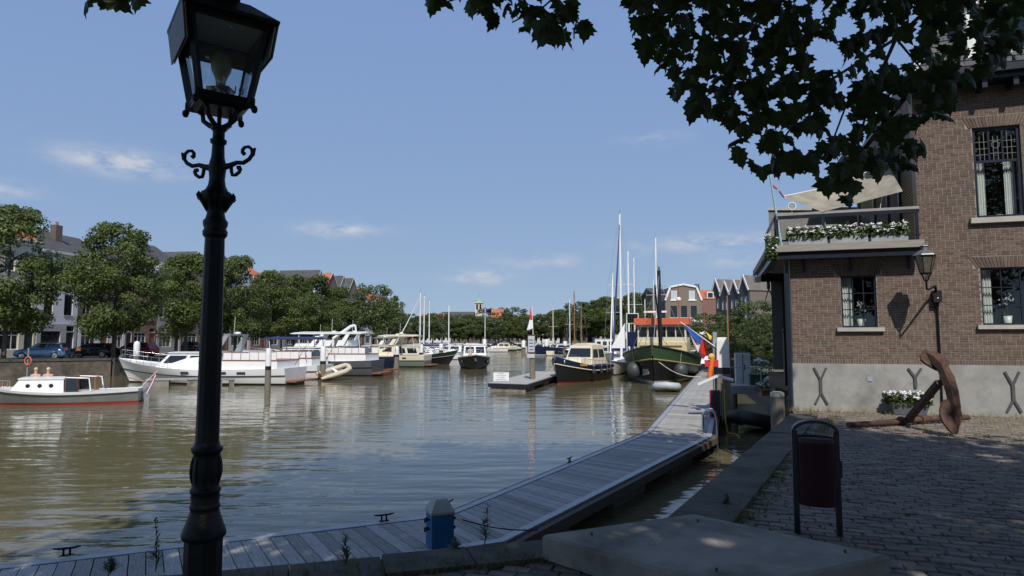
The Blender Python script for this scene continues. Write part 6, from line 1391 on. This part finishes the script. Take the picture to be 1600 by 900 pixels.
# ---- blocks behind the masts, church and far roofs
def block(name, label, px0, px1, top, Y, mat, roof, ridge=None, depth=10, cols=5, floors=4, z0=QZ + .3):
    x0, x1 = D(px0, 500, Y).x, D(px1, 500, Y).x; w = x1 - x0; h = D(px0, top, Y).z - z0; t = thing(name, label, 'building', (x0, Y, z0))
    ops = [(w * (c + .25) / cols, w * (c + .75) / cols, h * (f + .25) / floors, h * (f + .78) / floors) for c in range(cols) for f in range(floors)]
    m = MB(); wallgrid(m, 0, w, 0, h, ops, .3); m.build('wall', mat, t); MB().box(.01, w - .01, .31, depth, 0, h - .02).build('body', mat, t)
    for o in ops: MB().box(o[0], o[1], .1, .14, o[2], o[3]).build('window', DGLASS, t)
    if ridge:
        zr = D(px0, ridge, Y).z - z0; m = MB(); m.add([(-.2, -.2, h), (w + .2, -.2, h), (w + .2, depth / 2, zr), (-.2, depth / 2, zr), (-.2, depth, h), (w + .2, depth, h)], [(0, 1, 2, 3), (3, 2, 5, 4), (0, 3, 4), (1, 5, 2)]); m.build('roof', roof, t)
    else: MB().box(-.2, w + .2, -.2, depth, h, h + .4).build('roof', roof, t)
    return t
block('apartment_block', 'pale flat roofed block behind the tall masts', 944, 982, 466, 225, CRR, M('white_fascia', (.62, .6, .54), .6), cols=4); block('town_house', 'dark mansard roofed house left of the pale block', 931, 946, 478, 216, GRR, TILED, 468, cols=2)
block('town_house', 'dark brick building behind the trawler aerials', 1012, 1040, 466, 150, BBRICK, TILED, None, cols=4); block('town_house', 'grey house just left of the gambrel gabled house', 1020, 1041, 458, 128, BBRICK, TILED, 447, cols=2)
for px0, px1, tp, rg, Y, mt, rf, lb in ((658, 676, 502, 490, 300, RBRICK, TILEO, 'orange roofed house left of the church'), (676, 692, 505, 489, 296, RBRICK, TILEO, 'orange roofed gabled house touching the church nave'), (626, 640, 505, 497, 280, WHR, TILEO, 'small pale house with orange roof at the end of the left quay'), (768, 786, 498, 482, 290, WHR, TILEO, 'white house with steep orange roof right of the copper beech'), (735, 760, 505, 493, 280, WHR, TILED, 'white houses under the church tower'), (786, 812, 502, 494, 286, CRR, TILEO, 'pale house with orange roof behind the tree belt'),
                                        (700, 726, 512, 505, 262, TBRICK, TILED, 'tan waterfront building behind the far boats')): block('town_house', lb, px0, px1, tp, Y, mt, rf, rg, 9, 4, 3)
for k, (px0, px1, mt, rf, lb) in enumerate(((612, 655, RBRICK, TILED, 'low red brick waterfront row left of the tree belt'), (655, 704, WHR, TILEO, 'low white waterfront row under the belt trees'), (728, 775, BBRICK, TILED, 'low brown waterfront row behind the black launch'), (775, 826, TBRICK, TILEO, 'low tan waterfront row behind the footbridge'), (826, 880, WHR, TILED, 'low white waterfront row behind the sign post'), (880, 945, BBRICK, TILED, 'low brown waterfront row behind the navy barge'))):
    block('waterfront_row', lb, px0, px1, 509, 262 - 6 * k, mt, rf, 502, 8, 7, 2)
t = thing('church', 'brick church with long slate nave and green domed bell tower', 'church', (D(688, 500, 330).x, 330, QZ)); zc = lambda y: D(748, y, 332).z - QZ; w = D(752, 500, 330).x - D(688, 500, 330).x
MB().box(0, w, 0, 14, 0, zc(500)).build('nave', BBRICK, t); m = MB(); m.add([(0, -.4, zc(501)), (w, -.4, zc(501)), (w, 7, zc(486.5)), (0, 7, zc(486.5)), (0, 14.4, zc(501)), (w, 14.4, zc(501))], [(0, 1, 2, 3), (3, 2, 5, 4), (0, 3, 4), (1, 5, 2)]); m.build('nave_roof', TILED, t)
tx = D(748, 500, 328).x - D(688, 500, 330).x; tw_ = 3.8
tower = MB().box(tx - tw_ / 2, tx + tw_ / 2, -2, 1.8, 0, zc(474)).build('tower', CRR, t); MB().box(tx - tw_ / 2 - .5, tx + tw_ / 2 + .5, -2.5, 2.3, zc(474), zc(472.5)).build('tower_cornice', CRM, t)
MB().lathe([(2.3, zc(472.5)), (2.2, zc(470.5)), (1.4, zc(468.6)), (.3, zc(467.8)), (.12, zc(463)), (.05, zc(456))], 12, (tx, -.1, 0)).build('dome', M('verdigris_copper', (.2, .38, .33), .7, var=.15), t)
for sx in (-.85, .85): MB().box(tx + sx - .5, tx + sx + .5, -2.06, -1.99, zc(484), zc(476)).build('belfry_opening', BLACKP, tower)

# ================================================================== parked cars and the left quayside
def car(label, p, ang, mat, L=3.7, W_=1.65, H_=1.48, plate=True):
    t = thing('parked_car', label, 'car', (p[0], p[1], QZ - .1), ang, 'cars parked along the left quay'); n = 12
    prof = [(-.5, .42, .78), (-.495, .3, .92), (-.4, .2, .98), (-.2, .18, .98), (.1, .18, .96), (.3, .18, .92), (.42, .2, .82), (.485, .28, .7), (.5, .42, .62)]
    m = MB(); secs = []
    for x, zl, zh in prof:
        e = 1 - .14 * (abs(x) * 2) ** 4; w = W_ / 2 * e; secs.append([(x * L, -w * .93, zl), (x * L, -w, zl + (zh - zl) * .35), (x * L, -w * .985, zl + (zh - zl) * .75), (x * L, -w * .86, zh), (x * L, w * .86, zh), (x * L, w * .985, zl + (zh - zl) * .75), (x * L, w, zl + (zh - zl) * .35), (x * L, w * .93, zl)])
    m.loft(secs); m.build('body', mat, t)
    g = Cabin(-L * .47, L * .26, W_ * .88, .9, H_ - .04, L * .07, L * .23, .13); g.build(t, 'greenhouse', mat)
    for f in 'LR':
        b0, b1 = (.06, .48), (.52, .86)
        for (u0, u1) in (b0, b1):
            if f == 'L': u0, u1 = 1 - u1, 1 - u0
            g.patch(t, f, u0, u1, .16, .84, out=.008)
    g.patch(t, 'F', .06, .94, .08, .95, name='windscreen', out=.008); g.patch(t, 'B', .1, .9, .3, .9, name='rear_window', out=.008)
    for sx in (-.31, .32):
        for sd in (-1, 1):
            c = Vector((sx * L, sd * (W_ / 2 - .08), .31)); w = MB().tube([c + Vector((0, -.1, 0)), c + Vector((0, .1, 0))], .31, 18).build('wheel', BLACKR, t); MB().tube([c + Vector((0, sd * .101, 0)), c + Vector((0, sd * .115, 0))], .21, 14).build('rim', GALV, w)
    for sd in (-1, 1):
        MB().ell((L * .455, sd * W_ * .36, .72), (.14, .17, .08), 10, 6).build('headlight', M('lamp_lens', (.6, .62, .65), .1), t); MB().box(-L * .497, -L * .47, sd * W_ * .4 - .09, sd * W_ * .4 + .09, .7, .9).build('tail_light', RED, t)
        MB().ell((L * .17, sd * (W_ / 2 + .06), .98), (.07, .1, .06), 8, 5).build('mirror', mat, t)
    MB().box(L * .5, L * .51, -.26, .26, .36, .47).build('number_plate', M('plate_yellow', (.7, .5, .04), .5), t); MB().box(L * .488, L * .502, -.5, .5, .5, .6).build('grille', BLACKP, t)
    return t
CARB = M('pale_blue_metallic', (.2, .3, .47), .25, metal=.3, var=.03); CARK = M('black_car_paint', (.01, .011, .014), .15, var=0); CARR = M('dark_red_paint', (.2, .012, .018), .2, var=.03)
car('pale blue hatchback parked nose out on the left quay', D(66, 556, 57).xy, R(196), CARB, 3.9); car('black car parked behind the cargo bicycle', D(143, 556, 61).xy, R(188), CARK, 4.2, H_=1.42); car('dark red car parked beyond the lime tree', D(210, 555, 63.5).xy, R(176), CARR, 4.2)
car('dark car parked far along the quay before the grey house', D(300, 548, 82).xy, R(100), CARK, 4.2)
def bicycle(label, p, ang):
    t = thing('bicycle', label, 'bicycle', (p[0], p[1], QZ - .1), ang)
    for x in (-.52, .52):
        w = MB().tube([(x + .33 * math.cos(a), 0, .34 + .33 * math.sin(a)) for a in [2 * math.pi * k / 20 for k in range(20)]], .02, 6, closed=True).build('wheel', BLACKR, t)
        for k in range(4): MB().tube([(x + .32 * math.cos(k * .785), 0, .34 + .32 * math.sin(k * .785)), (x - .32 * math.cos(k * .785), 0, .34 - .32 * math.sin(k * .785))], .004, 4).build('spoke', STEEL, w)
    MB().tube([(-.52, 0, .34), (-.05, 0, .32), (.38, 0, .85), (-.15, 0, .8), (-.52, 0, .34)], .02, 6).tube([(-.05, 0, .32), (-.2, 0, .95)], .018, 6).tube([(.52, 0, .34), (.36, 0, 1.0)], .02, 6).build('frame', BLACKP, t)
    MB().tube([(.28, -.28, 1.05), (.38, 0, 1.0), (.28, .28, 1.05)], .014, 6).build('handlebar', STEEL, t); MB().ell((-.22, 0, .98), (.13, .08, .04), 8, 5).build('saddle', BLACKR, t); MB().box(.45, .85, -.22, .22, .7, 1.0).build('crate', TEAK, t)
bicycle('cargo bicycle with brown crate standing between the two cars', D(110, 556, 58).xy, R(15))
# life buoy on its post, signs and mooring posts of the left side
p = P(45, 577, 0); e = Vector((-41.2, 52.2, 0)); e = D(46, 575, 52.2)
t = thing('lifebuoy_post', 'orange lifebuoy hung on a grey post at the harbour wall', 'lifebuoy', (e.x, 52.0, 0)); zl = D(48, 564, 52).z
MB().tube([(0, 0, -1), (0, 0, D(46, 544, 52).z)], .06, 8).build('post', GALV, t); MB().tube([(.1 + .26 * math.cos(a), -.12, zl + .32 * math.sin(a)) for a in [2 * math.pi * k / 22 for k in range(22)]], .065, 8, closed=True).build('ring', M('faded_orange', (.5, .12, .05), .7, var=.15), t)
WPT = M('white_post_paint', (.75, .75, .73), .6, var=.08, scale=2, stain=((.4, .39, .36), 2.5, .6, .8))
def mooring_post(px, wl, top, split, label, w=None, Y=None, sq=False):
    w = w or (9 if px < 640 else 6.5)
    p = P(px, wl, 0) if Y is None else D(px, wl, Y); Y = p.y; zt, zs = D(px, top, Y).z, D(px, split, Y).z; r_ = (w or 9) * Y / 2000
    t = thing('mooring_post', label, 'mooring post', (p.x, Y, 0), .3, 'white topped mooring posts'); n, ph = (4, R(45)) if sq else (12, 0); k = 1.35 if sq else 1
    MB().lathe([(r_ * 1.03 * k, -2), (r_ * k, zs - .25)], n, phase=ph, smooth=not sq).build('timber', WOODP, t); MB().lathe([(r_ * 1.01 * k, zs - .25), (r_ * 1.0 * k, zs)], n, phase=ph, smooth=not sq).build('tar_band', BLACKP, t)
    MB().lathe([(r_ * k, zs), (r_ * .93 * k, zt - .15), (r_ * .7 * k, zt)], n, phase=ph, smooth=not sq).build('white_top', WPT, t)
for px, wl, top, sp_, lb in ((418, 609, 544, 572, 'white topped mooring post beside the stern of the long white yacht'), (504, 594, 541, 564, 'white topped mooring post beside the beige dinghy'), (571, 585, 541, 558, 'white topped mooring post beside the navy yacht stern'), (619, 577, 541, 554, 'white topped mooring post before the cream cruiser'), (658, 571, 538, 551, 'white topped mooring post before the dark green barge'), (689, 566, 537, 547, 'white topped mooring post off the dark green barge bow'), (730, 562, 536, 546, 'white topped mooring post left of the black launch wheelhouse'),
                             (757, 558, 530, 542, 'white topped mooring post at the left end of the footbridge'), (818, 554, 532, 543, 'white topped mooring post at the right end of the footbridge'), (854, 553, 530, 541, 'dark mooring post off the navy barge bow'), (883, 552, 533, 540, 'mooring post alongside the navy barge')): mooring_post(px, wl, top, sp_, lb)
t = thing('mooring_post', 'white capped mooring post behind the bow rail of the long yacht', 'mooring post', (*D(213, 560, 52.5).xy, 0)); MB().tube([(0, 0, -1), (0, 0, D(213, 556, 52.5).z)], .22, 12).build('timber', WOODP, t); MB().lathe([(.23, 0), (.24, .9), (.19, 1.12), (.05, 1.2)], 12, (0, 0, D(213, 556, 52.5).z)).build('white_top', WPT, t)
for a, b, lb in (((236, 603), (320, 601), 'short finger pontoon under the bow of the long white yacht'), ((338, 603), (372, 602), 'short finger pontoon amidships of the long white yacht')):
    p, q = P(*a, 0), P(*b, 0); t = thing('finger_pontoon', lb, 'jetty', ((p.x + q.x) / 2, (p.y + q.y) / 2 - .6, 0), math.atan2(q.y - p.y, q.x - p.x)); l = (q - p).length
    MB().box(-l / 2, l / 2, -.5, .5, .42, .52).build('deck', PLANKM, t); MB().box(-l / 2 + .05, -l / 2 + l * .42, -.45, .45, -.3, .419).build('float', CONC, t); MB().box(l / 2 - l * .25, l / 2 - .05, -.45, .45, -.3, .419).build('float', CONC, t)
# footbridge far off
pa, pb = D(760, 545, 150), D(817, 545, 150); t = thing('footbridge', 'dark low footbridge rising to a point over the far fairway', 'bridge', ((pa.x + pb.x) / 2, 150, 0)); l = (pb.x - pa.x) / 2; zc_ = D(788, 531, 150).z; ze = D(760, 543, 150).z
for sg in (-1, 1):
    MB().bar((sg * l, 0, ze), (0, 0, zc_), .5, .35).build('span', BLACKP, t); MB().bar((sg * l, -.6, ze + .9), (0, -.6, zc_ + .9), .06).build('handrail', BLACKP, t)
    for k in range(6): q = Vector((sg * l * (1 - k / 6), -.6, ze + (zc_ - ze) * k / 6)); MB().tube([q, q + Vector((0, 0, .9))], .03, 5).build('baluster', BLACKP, t)
# small pontoon with notice board, sign post with flag
A, B = P(763, 598, .5), P(824, 600, .5); dv = Vector((.24, .97, 0)); w = (B - A).length
t = thing('mooring_pontoon', 'short floating pontoon carrying a white notice board', 'jetty', (A.x, A.y, 0)); q = [Vector(), B - A, B - A + dv * 15, dv * 15]; q = [Vector((v.x, v.y, 0)) for v in q]
MB().prism([(v.x, v.y) for v in q], .4, .5).build('deck', PLANKM, t); MB().prism([(v.x, v.y) for v in (q[0] - dv * .1, q[1] - dv * .1, q[1] - dv * .01, q[0] - dv * .01)], .25, .47).build('fender_beam', BLACKP, t); MB().prism([(v.x, v.y) for v in (q[1] + Vector((.01, 0, 0)), q[1] + Vector((.12, 0, 0)), q[2] + Vector((.12, 0, 0)), q[2] + Vector((.01, 0, 0)))], .25, .47).build('fender_beam', BLACKP, t)
for s in (0, .38, .76): e0, e1 = dv * 15 * s, dv * 15 * (s + .18); MB().prism([(v.x, v.y) for v in (q[0] + e0 + (q[1]) * .05, q[1] * .95 + e0, q[1] * .95 + e1, q[1] * .05 + e1)], -.4, .399).build('float', CONC, t)
nb = D(783, 587, 42.3); t = thing('notice_board', 'white notice board with four lines of dark text on the pontoon', 'sign', (nb.x, 42.3, .5), R(-3)); MB().box(-.51, .51, 0, .04, .02, .58).build('board', WHITE, t)
m = MB()
for k, s in enumerate(('VERBODEN', 'AF TE MEREN', 'ZONDER', 'TOESTEMMING')): text_into(m, s, .11 if k else .09, Matrix.Translation((0, -.004, .5 - k * .135)) @ Matrix.Rotation(R(90), 4, 'X'))
m.build('lettering', M('sign_ink', (.12, .12, .2), .8), t); MB().bar((-.3, .05, .02), (-.3, .4, .02), .05).build('foot', GALV, t); MB().bar((.3, .05, .02), (.3, .4, .02), .05).build('foot', GALV, t)
sp_ = D(832, 590, 44.5); t = thing('sign_post', 'timber post with framed notice and drooping red and white flag', 'sign post', (sp_.x, 44.5, 0)); zz = lambda y: D(832, y, 44.5).z; k = .0445
MB().lathe([(.21, -2), (.2, zz(556))], 10).build('timber', WOODP, t); MB().lathe([(.21, zz(556)), (.2, zz(524))], 10).build('white_top', WPT, t)
MB().box(-.36, .2, -.26, -.21, zz(552), zz(523)).build('notice_frame', M('dark_red_frame', (.1, .02, .03), .5), t); MB().box(-.3, .14, -.28, -.262, zz(550), zz(525)).build('notice', M('pale_notice', (.5, .52, .55), .5), t); MB().box(-.36, .14, -.25, -.22, zz(559), zz(553)).build('lower_notice', M('pale_notice', (.5, .52, .55)), t)
m = MB(); 
for kk, yy in enumerate((531, 536, 541, 546)): m.box(-.22, .06, -.285, -.2801, zz(yy) - .05, zz(yy) + .03)
m.build('notice_text', M('sign_ink', (.12, .12, .2)), t)
MB().tube([(.05, 0, zz(524)), (-.02, 0, zz(478))], .025, 6).build('flagstaff', WHITE, t)
for i, (mm, pts) in enumerate(((RED, [(829, 480), (832, 500), (829.5, 501), (827.5, 499)]), (WCLOTH, [(827.5, 499), (829.5, 501), (832, 500), (832.5, 513), (828, 516), (823, 516), (826, 506)]))):
    MB().slab([D(x, y, 44.4 + .05 * ((j + i) % 2)) - Vector(t.location) for j, (x, y) in enumerate(pts)], .02).build('flag_stripe', mm, t)

# ================================================================== right jetty furniture
t = thing('mooring_post', 'thick square mooring post with white top beside the long jetty', 'mooring post', (8.02, 24.45, 0), R(-18))
zz = lambda y: D(1133, y, 24.45).z
MB().lathe([(.34, -2), (.335, zz(584))], 4, phase=R(45), smooth=False).build('timber', WOODP, t); MB().lathe([(.337, zz(584)), (.335, zz(574))], 4, phase=R(45), smooth=False).build('tar_band', BLACKP, t); MB().lathe([(.335, zz(574)), (.3, zz(532)), (.26, zz(527))], 4, phase=R(45), smooth=False).build('white_top', WPT, t)
MB().box(-.5, .5, -.45, .45, .38, .46).build('guide_collar', WOODP, t)
t = thing('mooring_post', 'short round timber post with pale top at the quay edge', 'mooring post', (6.05, 14.75, 0)); MB().lathe([(.16, -2), (.15, 1.95)], 14).build('timber', WOODP, t); MB().lathe([(.155, 1.95), (.15, 2.03), (.1, 2.06)], 14).build('pale_cap', M('lichen_cap', (.5, .48, .36), .8, var=.2), t)
b = P(1118, 652, DECK); t = thing('service_pedestal', 'black service pedestal with magenta edge and white folded roof', 'pedestal', (b.x, b.y, DECK), R(-18))
MB().box(-.14, .16, -.15, .15, 0, .95).build('cabinet', BLACKP, t); MB().box(-.19, -.141, -.1, .1, .02, .95).build('magenta_strip', M('magenta_plastic', (.6, .03, .2), .5), t); MB().tube([(.24, 0, -.1), (.24, 0, 1.2)], .035, 8).build('roof_post', GALV, t)
MB().slab([(-.55, -.3, 1.12), (.1, -.3, 1.42), (.1, .3, 1.42), (-.55, .3, 1.12)], .07).slab([(.1, -.3, 1.42), (.62, -.3, 1.28), (.62, .3, 1.28), (.1, .3, 1.42)], .07).build('folded_roof', WHITE, t)
hs = thing('yellow_hose', 'yellow hose hanging from the pedestal post down into the water', 'hose', (b.x + .3, b.y - .12, 0)); MB().tube([(0, 0, 1.5), (.01, 0, .4), (.05, -.1, -.05), (-.05, -.5, .03), (.1, -.9, .03), (.0, -1.4, .02)], .03, 6).build('hose', M('yellow_rubber', (.6, .4, .06), .5), hs)
b = P(1097, 668, DECK); t = thing('boarding_ladder', 'stainless boarding ladder hoops on the jetty edge', 'ladder', (5.8, 19.0, DECK), math.atan2(.947, .321))
for y in (-.22, .22): MB().tube([(y, .2, .0), (y, .2, .55), (y, .1, .68), (y, -.05, .7), (y, -.15, .6), (y, -.2, .4), (y, -.2, -.9)], .025, 8).build('hoop', STEEL, t)
for z in (-.75, -.5, -.25): MB().tube([(-.22, -.2, z), (.22, -.2, z)], .02, 6).build('rung', STEEL, t)
t = thing('grey_post', 'slim grey post with leaning flagstaffs on the jetty', 'post', (7.75, 24.6, DECK), 0); MB().box(-.07, .07, -.07, .07, 0, D(1121, 519, 24.6).z - DECK).build('post', M('grey_post_paint', (.3, .31, .32), .6, var=.15), t)
b = D(1113, 575, 24.2); t = thing('lifebuoy', 'orange horseshoe lifebuoy hanging on the grey jetty post', 'lifebuoy', (b.x, 24.2, b.z))
MB().tube([(-.06 + .04 * math.cos(a) * 2, -.06 * math.sin(a * .5), .42 * math.cos(a)) for a in [.3 + (2 * math.pi - .6) * k / 16 for k in range(17)]], .095, 10).build('ring', ORANGE, t); MB().ell((-.02, 0, .42), (.13, .12, .13), 10, 6).build('float_light', M('amber_float', (.75, .42, .1), .5), t); MB().box(-.25, .25, .05, .12, .05, .3).build('red_backing', RED, t)
def traced(parent, pts, Y, mat, nm='flag_stripe', wob=.12):
    MB().slab([D(x, y, Y + wob * math.sin(x * .35 + y * .2)) - Vector(parent.location) for x, y in pts], .015).build(nm, mat, parent)
t = thing('national_flag', 'blue, white and red flag hanging from a leaning white staff', 'flag', (7.8, 24.5, 2.6)); MB().tube([D(1126, 548, 24.5) - Vector(t.location), D(1063, 503, 24.5) - Vector(t.location)], [.025, .02], 8).build('staff', WHITE, t)
traced(t, [(1071, 508), (1079, 514), (1098, 529), (1094, 538), (1079, 523)], 24.45, BLUE); traced(t, [(1079, 523), (1086, 529), (1094, 538), (1091, 550), (1084, 537)], 24.45, WCLOTH); traced(t, [(1094, 538), (1098, 529), (1104, 541), (1104, 554), (1098, 562), (1096, 553), (1091, 550)], 24.45, RED)
t = thing('small_flag', 'small yellow and red flag on a short leaning staff', 'flag', (8.0, 25.4, 2.8)); MB().tube([D(1130, 543, 25.4) - Vector(t.location), D(1093, 519, 25.4) - Vector(t.location)], .015, 6).build('staff', WHITE, t)
traced(t, [(1103, 519), (1112, 526), (1115, 531), (1110, 531)], 25.35, M('yellow_cloth', (.75, .55, .03), .7)); traced(t, [(1112, 529), (1119, 533), (1118, 537), (1112, 536)], 25.35, RED); traced(t, [(1093, 521), (1101, 518), (1104, 520), (1098, 523)], 25.35, WCLOTH)
t = thing('bucket', 'small blue bucket standing far along the jetty', 'bucket', (*P(1098, 566, DECK).xy, DECK)); MB().lathe([(.2, 0), (.26, .5), (.24, .5), (.2, .05)], 12).build('pail', M('blue_plastic', (.12, .3, .55), .5), t); MB().tube([(-.25, 0, .5), (0, 0, .72), (.25, 0, .5)], .012, 5).build('handle', STEEL, t)
# gangway platform, cabinet and plants by the grey house
t = thing('gangway', 'grey gangway platform on beams linking the bank to the jetty', 'gangway', (9.0, 27.2, 0), R(-12)); MB().box(0, 3.6, -.8, .8, 1.28, 1.36).build('deck', PLANKM, t)
for y in (-.78, .78): MB().box(0, 3.6, y - .05, y + .05, 1.02, 1.279).build('beam', GALV, t)
for x in (.3, 1.9): MB().tube([(x, 0, -1), (x, 0, 1.02)], .16, 10).build('pile', WOODP, t)
for x in (.1, 1.3, 2.5): MB().tube([(x, -.75, 1.36), (x, -.75, 2.1)], .02, 6).build('rail_post', GALV, t)
MB().tube([(.1, -.75, 2.1), (3.5, -.75, 2.1)], .022, 6).build('handrail', GALV, t)
t = thing('switch_cabinet', 'pale grey steel switch cabinet standing on the gangway', 'cabinet', (D(1160, 570, 27.6).x, 27.6, 1.36), R(-12)); MB().box(-.3, .3, -.2, .2, 0, 1.3).build('cabinet', M('cabinet_grey', (.45, .47, .49), .5, var=.06), t); MB().box(-.02, .0, -.212, -.2, .05, 1.25).build('door_gap', BLACKP, t); MB().box(.04, .08, -.22, -.2, .6, .8).build('handle', BLACKP, t)
t = thing('storage_box', 'dark green storage box on the gangway', 'box', (D(1183, 572, 26.7).x, 26.7, 1.36), R(-12)); MB().box(-.3, .3, -.2, .2, 0, .4).build('box', M('dark_green_plastic', (.015, .05, .03), .5), t); MB().box(-.32, .32, -.22, .22, .401, .45).build('lid', M('dark_green_plastic', (.015, .05, .03)), t)
t = thing('red_flowers', 'planter spilling red flowers at the gangway end', 'plant', (D(1207, 588, 24.8).x, 24.8, 1.2)); MB().box(-.5, .5, -.2, .2, -.1, .12).build('trough', TEAK, t); blossoms(t, (-.6, .6, -.3, .3, .05, .5), 22, 77, fl=(.5, .02, .02), nleaf=500, fs=.05)
t = thing('white_flowers', 'white flowering shrub beside the green storage box', 'plant', (D(1190, 560, 28.2).x, 28.2, 1.36)); MB().lathe([(.2, 0), (.26, .35)], 10).build('pot', M('terracotta', (.3, .13, .08)), t); blossoms(t, (-.5, .4, -.3, .3, .3, .95), 16, 78, nleaf=500, fs=.06)
t = thing('rusty_pole', 'tall slim rust coloured pole rising behind the white topped post', 'pole', (D(1138, 540, 29).x, 29, 0)); MB().tube([(0, 0, -1), (0, 0, D(1138, 462, 29).z)], [.04, .03], 8).build('pole', M('rust_orange', (.35, .15, .05), .8, var=.2), t)
